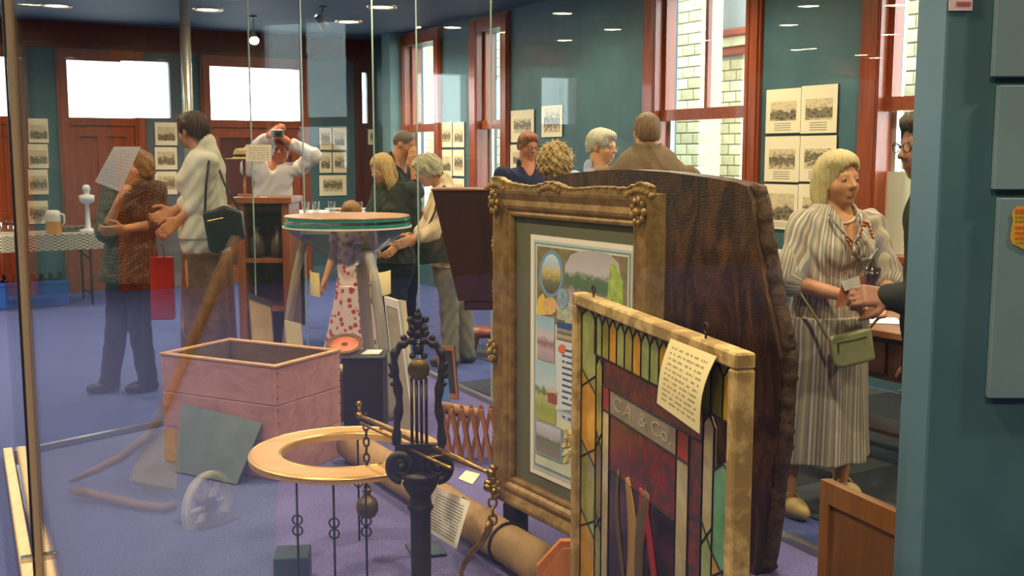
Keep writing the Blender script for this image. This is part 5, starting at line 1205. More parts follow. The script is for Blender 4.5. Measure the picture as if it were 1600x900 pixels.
# ------------------------------------------------------------------ partition details
pt = q(1581, 322, 2.31)
root = thing('yellow_badge', 'yellow shield-shaped sticker with red lettering on the pale blue board', 'sticker', V(pt[0]+0.04, 2.299, pt[2]-0.05)); of = root.location
sp_ = [(1590, 322), (1584, 328), (1581, 335), (1583, 345), (1580, 358), (1578, 372), (1581, 381), (1590, 385), (1602, 391), (1616, 391), (1628, 385), (1634, 378), (1636, 368), (1632, 352), (1634, 338), (1632, 328), (1626, 322)]
PP = Plane2((0, 2.2985), (1, 0))
MB().prism([PP.hit(x, y) for x, y in sp_], PP.pt(0, 0, -0.0), PP.u(), Z, PP.nn(), 0.0015).build('shield', mat('yellow_sticker', 'c9a02c', 0.4, c2='b98f22', scale=20.0), root, off=of)
b = MB(); bg = MB()
for (y0, y1, tgt) in ((327, 334, b), (338, 341, bg), (344, 347, bg), (353, 358, b), (362, 366, b), (370, 374, b), (378, 380, bg)):
    x = 1586.0
    while x < 1628:
        w = random.uniform(2.2, 5.0); a0, zt_ = PP.hit(x, y0); a1, zb_ = PP.hit(x+w, y1)
        tgt.box(PP.pt((a0+a1)/2, (zt_+zb_)/2, 0.0018), (a1-a0, 0.0006, zt_-zb_)); x += w+1.6
b.build('red_lettering', mat('red_ink', 'c4502a', 0.5), root, off=of); bg.build('olive_lettering', mat('olive_ink', '7d7422', 0.5), root, off=of)
p0 = q(1489, -22, 2.3); p1 = q(1524, 15, 2.3)
root = thing('red_white_notice', 'small red and white notice high on the teal partition', 'notice', V((p0[0]+p1[0])/2, 2.317, (p0[2]+p1[2])/2)); of = root.location
o = MB().box(V((p0[0]+p1[0])/2, 2.317, (p0[2]+p1[2])/2), (p1[0]-p0[0], 0.003, p0[2]-p1[2])); o.build('card', mat('notice_white', 'c9b4b8', 0.6), root, off=of)
b = MB(); b.box(V((p0[0]+p1[0])/2+0.006, 2.3145, p1[2]+0.014), (0.03, 0.001, 0.008)); b.box(V((p0[0]+p1[0])/2, 2.3145, p1[2]+0.032), (0.034, 0.001, 0.007)); b.build('red_lettering', mat('notice_red', 'a0485e', 0.5), root, off=of)

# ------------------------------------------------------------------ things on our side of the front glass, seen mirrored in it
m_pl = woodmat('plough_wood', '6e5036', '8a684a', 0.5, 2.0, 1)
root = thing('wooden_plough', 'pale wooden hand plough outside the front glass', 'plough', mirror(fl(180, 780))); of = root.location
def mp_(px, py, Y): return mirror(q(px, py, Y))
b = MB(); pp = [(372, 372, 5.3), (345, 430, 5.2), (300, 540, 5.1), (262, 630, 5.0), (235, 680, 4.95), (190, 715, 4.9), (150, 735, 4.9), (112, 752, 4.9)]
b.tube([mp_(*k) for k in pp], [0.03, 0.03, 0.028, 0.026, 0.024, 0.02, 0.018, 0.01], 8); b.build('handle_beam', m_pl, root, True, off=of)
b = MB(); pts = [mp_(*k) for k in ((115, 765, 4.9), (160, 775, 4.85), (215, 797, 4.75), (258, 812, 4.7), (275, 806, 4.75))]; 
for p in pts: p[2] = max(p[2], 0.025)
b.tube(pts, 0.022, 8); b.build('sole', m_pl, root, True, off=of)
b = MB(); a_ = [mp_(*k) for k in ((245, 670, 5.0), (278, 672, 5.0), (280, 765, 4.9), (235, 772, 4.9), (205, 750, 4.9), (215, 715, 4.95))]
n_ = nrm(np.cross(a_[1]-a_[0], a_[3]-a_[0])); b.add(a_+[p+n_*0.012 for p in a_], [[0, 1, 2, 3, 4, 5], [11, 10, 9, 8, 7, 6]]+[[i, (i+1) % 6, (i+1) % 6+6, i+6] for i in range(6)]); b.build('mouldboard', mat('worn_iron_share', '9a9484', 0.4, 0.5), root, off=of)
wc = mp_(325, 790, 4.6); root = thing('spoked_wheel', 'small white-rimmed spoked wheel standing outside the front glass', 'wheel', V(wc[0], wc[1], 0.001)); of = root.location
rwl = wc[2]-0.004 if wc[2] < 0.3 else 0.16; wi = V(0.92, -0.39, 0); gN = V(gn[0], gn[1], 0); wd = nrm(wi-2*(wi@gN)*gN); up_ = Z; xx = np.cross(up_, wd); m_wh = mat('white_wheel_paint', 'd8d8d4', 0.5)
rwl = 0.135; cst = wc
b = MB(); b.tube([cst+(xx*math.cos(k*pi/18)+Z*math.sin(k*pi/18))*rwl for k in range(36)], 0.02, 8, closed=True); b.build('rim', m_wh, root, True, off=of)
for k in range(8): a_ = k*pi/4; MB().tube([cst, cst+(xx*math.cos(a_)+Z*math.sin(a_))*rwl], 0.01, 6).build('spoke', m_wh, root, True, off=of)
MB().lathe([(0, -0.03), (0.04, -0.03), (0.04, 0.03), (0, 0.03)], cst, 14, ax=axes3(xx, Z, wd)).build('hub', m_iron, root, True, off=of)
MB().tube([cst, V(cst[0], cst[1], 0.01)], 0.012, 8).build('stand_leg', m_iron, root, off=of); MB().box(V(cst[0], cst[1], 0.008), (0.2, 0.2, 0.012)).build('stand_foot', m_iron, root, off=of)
# ------------------------------------------------------------------ people: smooth distance fields turned into one continuous surface
class SDF:
    def __init__(s, h=0.008): s.ops = []; s.h = h; s.lo = np.full(3, 1e9); s.hi = np.full(3, -1e9)
    def _bb(s, pts, r):
        for p in pts: s.lo = np.minimum(s.lo, np.array(p)-r); s.hi = np.maximum(s.hi, np.array(p)+r)
    def cap(s, a, b, ra, rb=None, k=0.02, e=None, es=1.0, op='add'):
        a = np.array(a, float); b = np.array(b, float); rb = ra if rb is None else rb
        s.ops.append(('cap', op, k, a, b, ra, rb, None if e is None else nrm(e), es))
        if op == 'add': s._bb((a, b), max(ra, rb))
        return s
    def ell(s, c, r, M=None, k=0.02, op='add'):
        c = np.array(c, float); r = np.array(r, float); M = np.eye(3) if M is None else M
        s.ops.append(('ell', op, k, c, r, M))
        if op == 'add': s._bb((c,), r.max())
        return s
    def clip(s, p, n): s.ops.append(('clip', 'clip', 0, np.array(p, float), nrm(n))); return s
    def disp(s, fn): s.ops.append(('disp', 'disp', 0, fn)); return s
    def mesh(s, pad=0.02):
        h = s.h; lo = s.lo-pad-2*h; n = np.ceil((s.hi+pad+2*h-lo)/h).astype(int)+1
        F = np.full(n, 0.15, np.float32)
        G = [lo[i]+h*np.arange(n[i]) for i in range(3)]
        def sub(c0, c1, m):
            i0 = np.maximum(np.floor((c0-m-lo)/h).astype(int), 0); i1 = np.minimum(np.ceil((c1+m-lo)/h).astype(int)+1, n)
            return tuple(slice(a, b) for a, b in zip(i0, i1))
        def pts(sl): return np.stack(np.meshgrid(*[G[i][sl[i]] for i in range(3)], indexing='ij'), -1).astype(np.float32)
        for o in s.ops:
            t, op, k = o[:3]
            if t == 'cap':
                a, b, ra, rb, e, es = o[3:]; m = max(ra, rb)+k+3*h; sl = sub(np.minimum(a, b), np.maximum(a, b), m)
                if any(x.stop <= x.start for x in sl): continue
                P_ = pts(sl); ba = b-a; w = P_-a; tt = np.clip((w@ba)/max(ba@ba, 1e-9), 0, 1); d = w-tt[..., None]*ba
                if e is not None:
                    ce = d@e; d = d+(ce*(es-1))[..., None]*e
                f = np.linalg.norm(d, axis=-1)-(ra+(rb-ra)*tt)
                if e is not None and es > 1: f = f/ (1+0.35*(es-1))
            elif t == 'ell':
                c, r, M = o[3:]; m = r.max()+k+3*h; sl = sub(c, c, m)
                if any(x.stop <= x.start for x in sl): continue
                q_ = (pts(sl)-c)@M.T; k0 = np.linalg.norm(q_/r, axis=-1); k1 = np.linalg.norm(q_/(r*r), axis=-1)+1e-9; f = k0*(k0-1)/k1
            elif t == 'clip':
                p, nn_ = o[3:]; sl = (slice(None),)*3; F = np.maximum(F, ((pts(sl)-p)@nn_).astype(np.float32)); continue
            elif t == 'disp':
                P_ = pts((slice(None),)*3); F = F+o[3](P_).astype(np.float32); continue
            A_ = F[sl]
            if op == 'add':
                if k > 0: hh_ = np.clip(0.5+0.5*(f-A_)/k, 0, 1); F[sl] = f*(1-hh_)+A_*hh_-k*hh_*(1-hh_)
                else: F[sl] = np.minimum(A_, f)
            else:
                f = -f
                if k > 0: hh_ = np.clip(0.5-0.5*(f-A_)/k, 0, 1); F[sl] = f*(1-hh_)+A_*hh_+k*hh_*(1-hh_)
                else: F[sl] = np.maximum(A_, f)
        F[0] = F[-1] = 0.1; F[:, 0] = F[:, -1] = 0.1; F[:, :, 0] = F[:, :, -1] = 0.1
        ins = F < 0
        cs = [np.s_[:-1], np.s_[1:]]; cnt = np.zeros(np.array(F.shape)-1, np.int8)
        for i in (0, 1):
            for j in (0, 1):
                for l in (0, 1): cnt += ins[cs[i], cs[j], cs[l]]
        act = (cnt > 0) & (cnt < 8); idx = np.argwhere(act)
        if len(idx) == 0: return np.zeros((0, 3)), np.zeros((0, 4), int)
        vid = np.full(act.shape, -1, np.int64); vid[tuple(idx.T)] = np.arange(len(idx))
        acc = np.zeros((len(idx), 3)); num = np.zeros(len(idx))
        cor = [(i, j, l) for i in (0, 1) for j in (0, 1) for l in (0, 1)]
        val = {c: F[idx[:, 0]+c[0], idx[:, 1]+c[1], idx[:, 2]+c[2]] for c in cor}
        for c in cor:
            for ax in range(3):
                if c[ax]: continue
                d = list(c); d[ax] = 1; d = tuple(d); va, vb = val[c], val[d]; x = (va < 0) != (vb < 0)
                t_ = np.where(x, va/(va-vb+1e-12), 0); p = np.array(c, float)[None].repeat(len(idx), 0); p[:, ax] += t_
                acc[x] += p[x]; num[x] += 1
        vs = lo+h*(idx+acc/num[:, None])
        faces = []
        for ax in range(3):
            a_ = [slice(None)]*3; b_ = [slice(None)]*3; a_[ax] = slice(0, -1); b_[ax] = slice(1, None)
            A_, B_2 = ins[tuple(a_)], ins[tuple(b_)]; e = np.argwhere(A_ != B_2)
            u, v_ = (ax+1) % 3, (ax+2) % 3
            e = e[(e[:, u] > 0) & (e[:, v_] > 0) & (e[:, u] < act.shape[u]) & (e[:, v_] < act.shape[v_])]
            q4 = []
            for du, dv in ((-1, -1), (0, -1), (0, 0), (-1, 0)):
                c = e.copy(); c[:, u] += du; c[:, v_] += dv; q4.append(vid[tuple(c.T)])
            q4 = np.stack(q4, 1); fl_ = B_2[tuple(e.T)]; q4[fl_] = q4[fl_][:, ::-1]
            faces.append(q4)
        return vs, np.concatenate(faces)
    def build(s, name, mt, parent, of, uv=None, col=None, smooth_it=1):
        vs, fs = s.mesh()
        me = bpy.data.meshes.new(name); w = vs-np.array(of)
        me.vertices.add(len(vs)); me.vertices.foreach_set('co', w.astype(np.float32).ravel())
        me.loops.add(4*len(fs)); me.loops.foreach_set('vertex_index', fs.astype(np.int32).ravel())
        me.polygons.add(len(fs)); me.polygons.foreach_set('loop_start', np.arange(0, 4*len(fs), 4, dtype=np.int32))
        me.update(calc_edges=True); me.validate()
        me.polygons.foreach_set('use_smooth', [True]*len(me.polygons)); me.materials.append(mt)
        if uv is not None and len(me.loops) == fs.size:
            U = uv(vs)[fs.ravel()]; me.uv_layers.new(name='UVMap').data.foreach_set('uv', U.astype(np.float32).ravel())
        if col is not None and len(me.vertices) == len(vs):
            ca_ = me.color_attributes.new('Col', 'FLOAT_COLOR', 'POINT'); cc_ = np.ones((len(vs), 4), np.float32); cc_[:, :3] = col(vs); ca_.data.foreach_set('color', cc_.ravel())
        o = bpy.data.objects.new(name, me); C.objects.link(o); o.parent = parent; return o
def lin(c): return np.array(srgb(c)[:3])
def hand(S_, w, d, pn, side, curl=0.5, sc=1.0, k=0.008, spread=0.0):
    """palm and five fingers; d direction, pn palm normal, side=+1 thumb towards +w axis"""
    d = nrm(d); pn = nrm(np.array(pn)-d*(d@np.array(pn))); wv = np.cross(d, pn)*side; w = np.array(w, float)
    for i in range(4):
        o = wv*(0.030-0.02*i)*sc; S_.cap(w+d*0.012*sc+o*0.6, w+d*0.085*sc+o, 0.015*sc, 0.0135*sc, 0.015)
        L = (0.92, 1.05, 1.0, 0.78)[i]*sc; p = w+d*0.085*sc+o; a_ = 0.25*curl
        for sgl, r0, r1 in ((0.042, 0.0095, 0.009), (0.026, 0.009, 0.0083), (0.021, 0.0083, 0.007)):
            dd = nrm(d*math.cos(a_)+pn*math.sin(a_)+wv*spread*(1.5-i)*0.1); q_ = p+dd*sgl*L; S_.cap(p, q_, r0*sc, r1*sc, 0.004); p = q_; a_ += curl*1.0
    b0 = w+d*0.02*sc+wv*0.026*sc; b1 = b0+nrm(d*0.65+wv*0.75+pn*0.35)*0.042*sc; b2 = b1+nrm(d*0.9+wv*0.2+pn*0.5*curl)*0.034*sc; b3 = b2+nrm(d*0.9+pn*0.7*curl)*0.026*sc
    S_.cap(b0, b1, 0.015*sc, 0.012*sc, 0.012); S_.cap(b1, b2, 0.0115*sc, 0.0105*sc, 0.004); S_.cap(b2, b3, 0.0105*sc, 0.008*sc, 0.004)
def person(name, label, H, base, yaw=0.0, head=None, hyaw=None, hpitch=0.0, hroll=0.0, joints=None, build=1.0, female=True, skin='c98a63', hair=None, top=None, skirt=None, trousers=None, shoes=None, glasses=None, hands=None, res=0.008, headscale=1.0, legs=True, lip='a8534a', neckline=0.0, open_neck=True, clip_low=None, feet_yaw=None):
    yaw = math.radians(yaw); F_ = V(math.sin(yaw), -math.cos(yaw), 0); L_ = V(math.cos(yaw), math.sin(yaw), 0); base = V(base[0], base[1], 0.006)
    root = thing(name, label, 'person', base); of = np.array(root.location)
    sw = H*(0.108 if female else 0.125)*build**0.4; J = {}
    def B(f, l, z): return base+F_*f+L_*l+V(0, 0, z*H)
    J['hip'] = B(0, 0, 0.52); J['neck'] = B(0, 0, 0.825); J['head'] = B(0.02, 0, 0.93)
    for sgn, c in ((1, 'l'), (-1, 'r')):
        J[c+'kn'] = B(0.01, sgn*0.055*H, 0.285); J[c+'an'] = B(-0.02, sgn*0.052*H, 0.045)
    J.update(joints or {})
    if head is not None: J['head'] = np.array(head, float)
    up = nrm(J['neck']-J['hip']); 
    for sgn, c in ((1, 'l'), (-1, 'r')):
        J.setdefault(c+'sh', J['neck']+L_*sgn*sw-up*0.018*H)
        J.setdefault(c+'hp', J['hip']+L_*sgn*0.05*H)
        J.setdefault(c+'el', J[c+'sh']+V(0, 0, -0.18*H)+L_*sgn*0.03*H-F_*0.02)
        J.setdefault(c+'wr', J[c+'el']+V(0, 0, -0.145*H)+F_*0.05*H)
    waist = J['hip']*0.62+J['neck']*0.38; chest = J['hip']*0.22+J['neck']*0.78
    hyaw_ = yaw if hyaw is None else math.radians(hyaw); cy_, sy_ = math.cos(hpitch), math.sin(hpitch)
    f0 = V(math.sin(hyaw_), -math.cos(hyaw_), 0); l0_ = V(math.cos(hyaw_), math.sin(hyaw_), 0)
    hf = f0*math.cos(hpitch)+Z*math.sin(hpitch); hu = np.cross(l0_, hf)*-1; hu = hu if hu[2] > 0 else -hu
    cr, sr_ = math.cos(hroll), math.sin(hroll); hl = l0_*cr+hu*sr_; hu = hu*cr-l0_*sr_
    hh = 0.232*headscale*(0.96 if female else 1.0)*min(1.0, 0.55+0.45*H/1.65); hc_ = J['head']; HM = axes3(hl, hf, hu)
    def hp(x, y, z): return hc_+(hl*x+hf*y+hu*z)*hh
    sl = lin(skin)
    # --- body
    S_ = SDF(res)
    def he(c, r, k=0.02, op='add'): S_.ell(hp(*c), np.array(r)*hh, HM, k*1.0, op)
    nr = (0.031 if female else 0.037)*H*build**0.3
    S_.cap(J['neck']-up*0.02, hp(0, -0.1, -0.2), nr*1.1, nr*0.95, 0.02)
    he((0, -0.06, 0.12), (0.335, 0.42, 0.385)); he((0, 0.12, -0.16), (0.262, 0.285, 0.345), 0.02); he((0, 0.25, -0.40), (0.11, 0.1, 0.085), 0.02)
    for sx_ in (-1, 1): he((sx_*0.15, 0.2, -0.14), (0.125, 0.14, 0.12), 0.02)
    S_.cap(hp(-0.15, 0.31, 0.07), hp(0.15, 0.31, 0.07), 0.055*hh, None, 0.012)
    S_.cap(hp(0, 0.36, 0.04), hp(0, 0.455, -0.12), 0.032*hh, 0.055*hh, 0.008)
    for sx_ in (-1, 1):
        S_.ell(hp(sx_*0.05, 0.405, -0.14), np.array((0.04, 0.045, 0.035))*hh, HM, 0.006)
        S_.ell(hp(sx_*0.145, 0.385, 0.0), np.array((0.075, 0.06, 0.045))*hh, HM, 0.008, 'sub')
        S_.ell(hp(sx_*0.142, 0.315, 0.0), np.array((0.07, 0.06, 0.05))*hh, HM, 0.004)
        S_.ell(hp(sx_*0.335, -0.04, -0.03), np.array((0.035, 0.085, 0.13))*hh, HM, 0.006)
    S_.cap(hp(-0.075, 0.372, -0.265), hp(0.075, 0.372, -0.265), 0.024*hh, None, 0.006); S_.cap(hp(-0.06, 0.37, -0.30), hp(0.06, 0.37, -0.30), 0.027*hh, None, 0.005)
    S_.cap(hp(-0.07, 0.405, -0.284), hp(0.07, 0.405, -0.284), 0.008*hh, None, 0.003, op='sub')
    tw = build
    def torso(T, g, bust=True):
        T.cap(chest, waist, 0.086*H*tw+g, 0.078*H*tw+g, 0.05, F_, 1.4); T.cap(waist, J['hip']-up*0.01, 0.078*H*tw+g, 0.094*H*tw+g, 0.05, F_, 1.35)
        for c in 'lr': T.cap(J['neck']-up*0.03*H, J[c+'sh'], 0.024*H+g*0.6, 0.029*H+g*0.7, 0.03)
        if female and bust:
            for sgn in (-1, 1): T.ell(chest-up*0.035*H+F_*0.045*H*tw+L_*sgn*0.042*H, np.full(3, 0.036*H*tw+g*0.6), None, 0.05)
    torso(S_, -0.012)
    for c in 'lr':
        S_.cap(J[c+'sh'], J[c+'el'], 0.029*H*tw**.5, 0.023*H, 0.02); S_.cap(J[c+'el'], J[c+'wr'], 0.0235*H, 0.0155*H, 0.012)
        if legs:
            S_.cap(J[c+'hp'], J[c+'kn'], 0.05*H*tw**.5, 0.034*H, 0.03); S_.cap(J[c+'kn'], J[c+'an'], 0.033*H, 0.021*H, 0.015)
            calf = J[c+'kn']*0.7+J[c+'an']*0.3-F_*0.015; S_.ell(calf, (0.034*H, 0.036*H, 0.07*H), None, 0.03)
    hs = H/1.68*(1.0 if female else 1.08)
    for c, side in (('l', -1), ('r', 1)):
        hd = (hands or {}).get(c, {}); d_ = hd.get('d', nrm(J[c+'wr']-J[c+'el'])); pn = hd.get('pn', -L_*(1 if c == 'l' else -1)+F_*0.1)
        hand(S_, J[c+'wr'], d_, pn, hd.get('side', side), hd.get('curl', 0.5), hs)
    lips = [(hp(-0.085, 0.38, -0.283), hp(0.085, 0.38, -0.283))]
    def skincol(vs):
        c = np.repeat(sl[None], len(vs), 0); v_ = (vs-hc_)@HM.T/hh
        m = np.exp(-((v_[:, 0]/0.09)**4+((v_[:, 2]+0.283)/0.042)**4))*(v_[:, 1] > 0.3); c = c*(1-0.75*m[:, None])+lin(lip)*0.75*m[:, None]
        for sx_ in (-1, 1):
            m = np.exp(-(((v_[:, 0]-sx_*0.17)/0.1)**2+((v_[:, 2]+0.14)/0.09)**2))*(v_[:, 1] > 0.15); c = c*(1-0.3*m[:, None])+lin('b8604c')*0.3*m[:, None]
            m = np.exp(-(((v_[:, 0]-sx_*0.15)/0.085)**4+((v_[:, 2]-0.085-0.02*np.cos(8*(np.abs(v_[:, 0])-0.15)))/0.018)**2))*(v_[:, 1] > 0.22); bc = lin((hair or {}).get('c1', '5a4030')); c = c*(1-0.75*m[:, None])+bc*0.75*m[:, None]
        return c
    S_.build('body', attrmat('skin', 0.5), root, of, col=skincol)
    for sx_ in (-1, 1):
        e = MB(); e.sphere(hp(sx_*0.142, 0.330, -0.002), 0.05*hh, 12, 8); ey = e.build('eye', mat('eye_white', 'b0a498', 0.3), root, True, off=of)
        e = MB(); e.sphere(hp(sx_*0.142, 0.330, -0.002)+hf*0.026*hh, 0.03*hh, 10, 7); e.build('iris', mat('iris_dark', '3a3430', 0.2), ey, True, off=of)
    # --- hair
    if hair:
        g = hair.get('th', 0.05); T = SDF(max(0.0055, res*0.8)); st_ = hair['style']
        def te(c, r, k=0.02, op='add'): T.ell(hp(*c), np.array(r)*hh, HM, k, op)
        te((0, -0.07, 0.13), (0.335+g, 0.42+g, 0.385+g))
        if st_ == 'bob':
            for sx_ in (-1, 1): te((sx_*0.31, -0.10, -0.22), (0.085, 0.19, 0.42), 0.03)
            te((0, -0.34, -0.2), (0.33, 0.17, 0.46), 0.03); te((-0.06, 0.16, 0.34), (0.28, 0.24, 0.15), 0.05)
        if st_ == 'long':
            for sx_ in (-1, 1): te((sx_*0.30, 0.02, -0.3), (0.12, 0.22, 0.5), 0.03)
            te((0, -0.36, -0.32), (0.33, 0.15, 0.6), 0.03)
        if st_ == 'bun': te((0.0, -0.42, 0.3), (0.15, 0.15, 0.15), 0.02)
        if st_ == 'curly': te((0, -0.16, 0.04), (0.53, 0.5, 0.52), 0.03)
        if st_ == 'short':
            te((0, -0.30, -0.1), (0.30, 0.17, 0.30), 0.03); te((0, 0.24, 0.36), (0.24, 0.16, 0.12), 0.03)
        if st_ == 'wavy':
            for sx_ in (-1, 1): te((sx_*0.29, -0.12, 0.0), (0.12, 0.24, 0.3), 0.03)
            te((0, -0.32, -0.05), (0.33, 0.2, 0.36), 0.03); te((0, 0.2, 0.38), (0.28, 0.22, 0.15), 0.03)
        fz_ = hair.get('face', (0, 0.50, -0.12)); fr_ = hair.get('facer', (0.275, 0.40, 0.385)); te(fz_, fr_, 0.012, 'sub')
        if st_ in ('short', 'crop'): 
            te((0, 0.02, -0.42), (0.5, 0.5, 0.36), 0.02, 'sub')
            for sx_ in (-1, 1): te((sx_*0.36, 0.02, -0.1), (0.08, 0.13, 0.18), 0.01, 'sub')
        amp = hair.get('amp', 0.004); fq = hair.get('fq', 70.0)
        if st_ in ('curly', 'wavy'):
            a2 = hair.get('amp', 0.02); T.disp(lambda P_: a2*np.sin((P_[..., 0]+0.35*P_[..., 2])*fq)*np.sin(P_[..., 1]*fq*1.1+1)*np.sin((P_[..., 2]+0.3*P_[..., 1])*fq*0.9+2)+0.4*a2*np.sin(P_[..., 0]*fq*2.3+3*np.sin(P_[..., 2]*40))*np.sin(P_[..., 2]*fq*2.1))
        else:
            T.disp(lambda P_: amp*np.sin(np.arctan2((P_[..., 0]-hc_[0]), (P_[..., 1]-hc_[1]))*34+3*np.sin((P_[..., 2]-hc_[2])*25)))
        T.build('hair', hairmat('hair_'+hair['c1']+hair['c2'], hair['c1'], hair['c2'], axis=2), root, of)
    # --- clothes
    axes_ = [(waist-V(0, 0, 0.6*H), J['neck'], 0.13)]+[(J[c+'sh'], J[c+'el'], 0.06) for c in 'lr']+[(J[c+'el'], J[c+'wr'], 0.05) for c in 'lr']
    def uvf(vs):
        best = np.full(len(vs), 9e9); U = np.zeros((len(vs), 2))
        for i, (a, b_, R_) in enumerate(axes_):
            ba = b_-a; L2 = ba@ba; t_ = np.clip((vs-a)@ba/L2, 0, 1); d_ = vs-a-t_[:, None]*ba; r_ = np.linalg.norm(d_, axis=1)-(0.11*H*tw+0.02 if i == 0 else 0.045)
            x_, y_, _ = frame_from(ba, F_ if i == 0 else (0, 0.3, 1)); u = np.arctan2(d_@x_, d_@y_)*R_
            m = r_ < best; best[m] = r_[m]; U[m, 0] = u[m]; U[m, 1] = (t_*math.sqrt(L2))[m]
        return U
    if top:
        T = SDF(res); g = top.get('g', 0.014); torso(T, g)
        sv = top.get('sleeve', 1.9); sg = top.get('sg', 0.014)
        for c in 'lr':
            e1 = J[c+'sh']+(J[c+'el']-J[c+'sh'])*min(1, sv); T.cap(J[c+'sh'], e1, 0.029*H+sg*0.7, 0.026*H+sg, 0.025)
            if sv > 1: e2 = J[c+'el']+(J[c+'wr']-J[c+'el'])*(sv-1); T.cap(J[c+'el'], e2, 0.026*H+sg, 0.018*H+sg, 0.02)
        if top.get('collar'): T.cap(J['neck']-up*0.01*H-F_*0.012*H, J['neck']+up*0.028*H+(J['head']-J['neck'])*0.05-F_*0.01*H, nr*1.55, nr*1.3, 0.015)
        hem = top.get('hem', 0.5); 
        if hem < 0.5 or top.get('flare'): T.cap(J['hip'], J['hip']-V(0, 0, (0.52-hem)*H+0.02), 0.094*H*tw+g, 0.094*H*tw+g+top.get('flare', 0.015), 0.04, F_, 1.3)
        T.disp(lambda P_: 0.0035*np.sin(P_[..., 2]*55+6*np.sin(P_[..., 0]*14)+4*np.sin(P_[..., 1]*17)))
        T.clip(V(0, 0, base[2]+hem*H), (0, 0, -1))
        T.cap(J['neck']-up*0.004*H, hp(0, -0.08, -0.1), nr*1.12, nr*1.2, 0.006, op='sub')
        if open_neck: T.cap(J['neck']+F_*0.075*H-up*(0.03+neckline)*H, J['neck']+F_*0.03*H+up*0.05*H, 0.014*H, 0.042*H, 0.006, op='sub')
        T.build(top.get('name', 'shirt'), top['mat'], root, of, uv=uvf)
    if skirt:
        T = SDF(res*1.15); hz_ = base[2]+skirt['hem']; wz = waist[2] if not skirt.get('from') else skirt['from']; rad = skirt['r']; bt_ = J['hip'].copy(); bt_[2] = hz_-0.03; bt_ += skirt.get('shift', V(0, 0, 0))
        T.cap(waist, J['hip'], 0.086*H*tw+0.014, 0.094*H*tw+skirt.get('g', 0.008), 0.04, F_, 1.35); T.cap(J['hip'], bt_, 0.094*H*tw+skirt.get('g', 0.008), rad, 0.05, F_, skirt.get('flat', 1.25))
        cx_, cy2 = J['hip'][0], J['hip'][1]; top_z = J['hip'][2]; na = skirt.get('folds', 9)
        T.disp(lambda P_: 0.016*np.clip((top_z-P_[..., 2])/(top_z-hz_), 0, 1)*np.sin(np.arctan2(P_[..., 0]-cx_, P_[..., 1]-cy2)*na+1.5*np.sin(P_[..., 2]*4)))
        T.clip(V(0, 0, hz_), (0, 0, -1)); T.clip(V(0, 0, min(wz, base[2]+top.get('hem', 0.5)*H+0.025) if top else wz), (0, 0, 1)); T.build('skirt', skirt['mat'], root, of, uv=uvf)
    if trousers:
        T = SDF(res); g = 0.016
        T.cap(waist, J['hip'], 0.083*H*tw+0.008, 0.1*H*tw+0.006, 0.03, F_, 1.35)
        for c in 'lr': T.cap(J[c+'hp'], J[c+'kn'], 0.052*H*tw**.5+g*0.5, 0.036*H+g, 0.03); T.cap(J[c+'kn'], J[c+'an']-V(0, 0, 0.01), 0.036*H+g, 0.03*H+g, 0.02)
        T.disp(lambda P_: 0.003*np.sin(P_[..., 2]*45+5*np.sin(P_[..., 0]*20))); T.clip(V(0, 0, base[2]+0.028), (0, 0, -1)); T.build('trousers', trousers, root, of)
    if shoes and legs:
        fy = F_ if feet_yaw is None else V(math.sin(math.radians(feet_yaw)), -math.cos(math.radians(feet_yaw)), 0)
        for c in 'lr':
            a = J[c+'an']; hz0_ = base[2]; T = SDF(0.006); heel = V(a[0], a[1], hz0_+0.035)-fy*0.035; toe = V(a[0], a[1], hz0_+0.03)+fy*0.13*H/1.65; ball = V(a[0], a[1], hz0_+0.032)+fy*0.08
            T.cap(heel, ball, 0.036, 0.043, 0.03); T.cap(ball, toe, 0.042, 0.032, 0.03)
            if shoes[1] == 'closed': T.cap(heel+fy*0.01, V(a[0], a[1], hz0_+0.075), 0.036, 0.034, 0.03)
            T.clip(V(0, 0, hz0_), (0, 0, -1))
            if shoes[1] == 'sandal': T.clip(V(0, 0, hz0_+0.05), (0, 0, 1))
            sh = T.build('shoe', shoes[0], root, of)
            if shoes[1] in ('sandal', 'strap'):
                S2 = MB(); S2.tube([V(a[0], a[1], hz0_+0.05)+fy*0.03+np.cross(Z, fy)*0.045*math.cos(k*pi/8)+Z*0.045*math.sin(k*pi/8) for k in range(9)], 0.006, 6); S2.build('strap', shoes[0], sh, True, off=of)
    if glasses:
        gm = mat('spectacle_wire_'+glasses, glasses, 0.25, 0.8); b_ = MB()
        for sx_ in (-1, 1):
            b_.tube([hp(sx_*(0.15+0.095*math.cos(k*pi/10)), 0.44, 0.0+0.07*math.sin(k*pi/10)) for k in range(20)], 0.0022, 5, closed=True); b_.tube([hp(sx_*0.245, 0.44, 0.03), hp(sx_*0.345, 0.3, 0.03), hp(sx_*0.36, -0.02, 0.02)], 0.0022, 5)
        b_.tube([hp(-0.055, 0.44, 0.01), hp(0, 0.465, 0.03), hp(0.055, 0.44, 0.01)], 0.0022, 5); b_.build('spectacles', gm, root, True, off=of)
    root['J'] = 0; del root['J']
    return root, J, hp
def px_dir(d): return nrm(d)

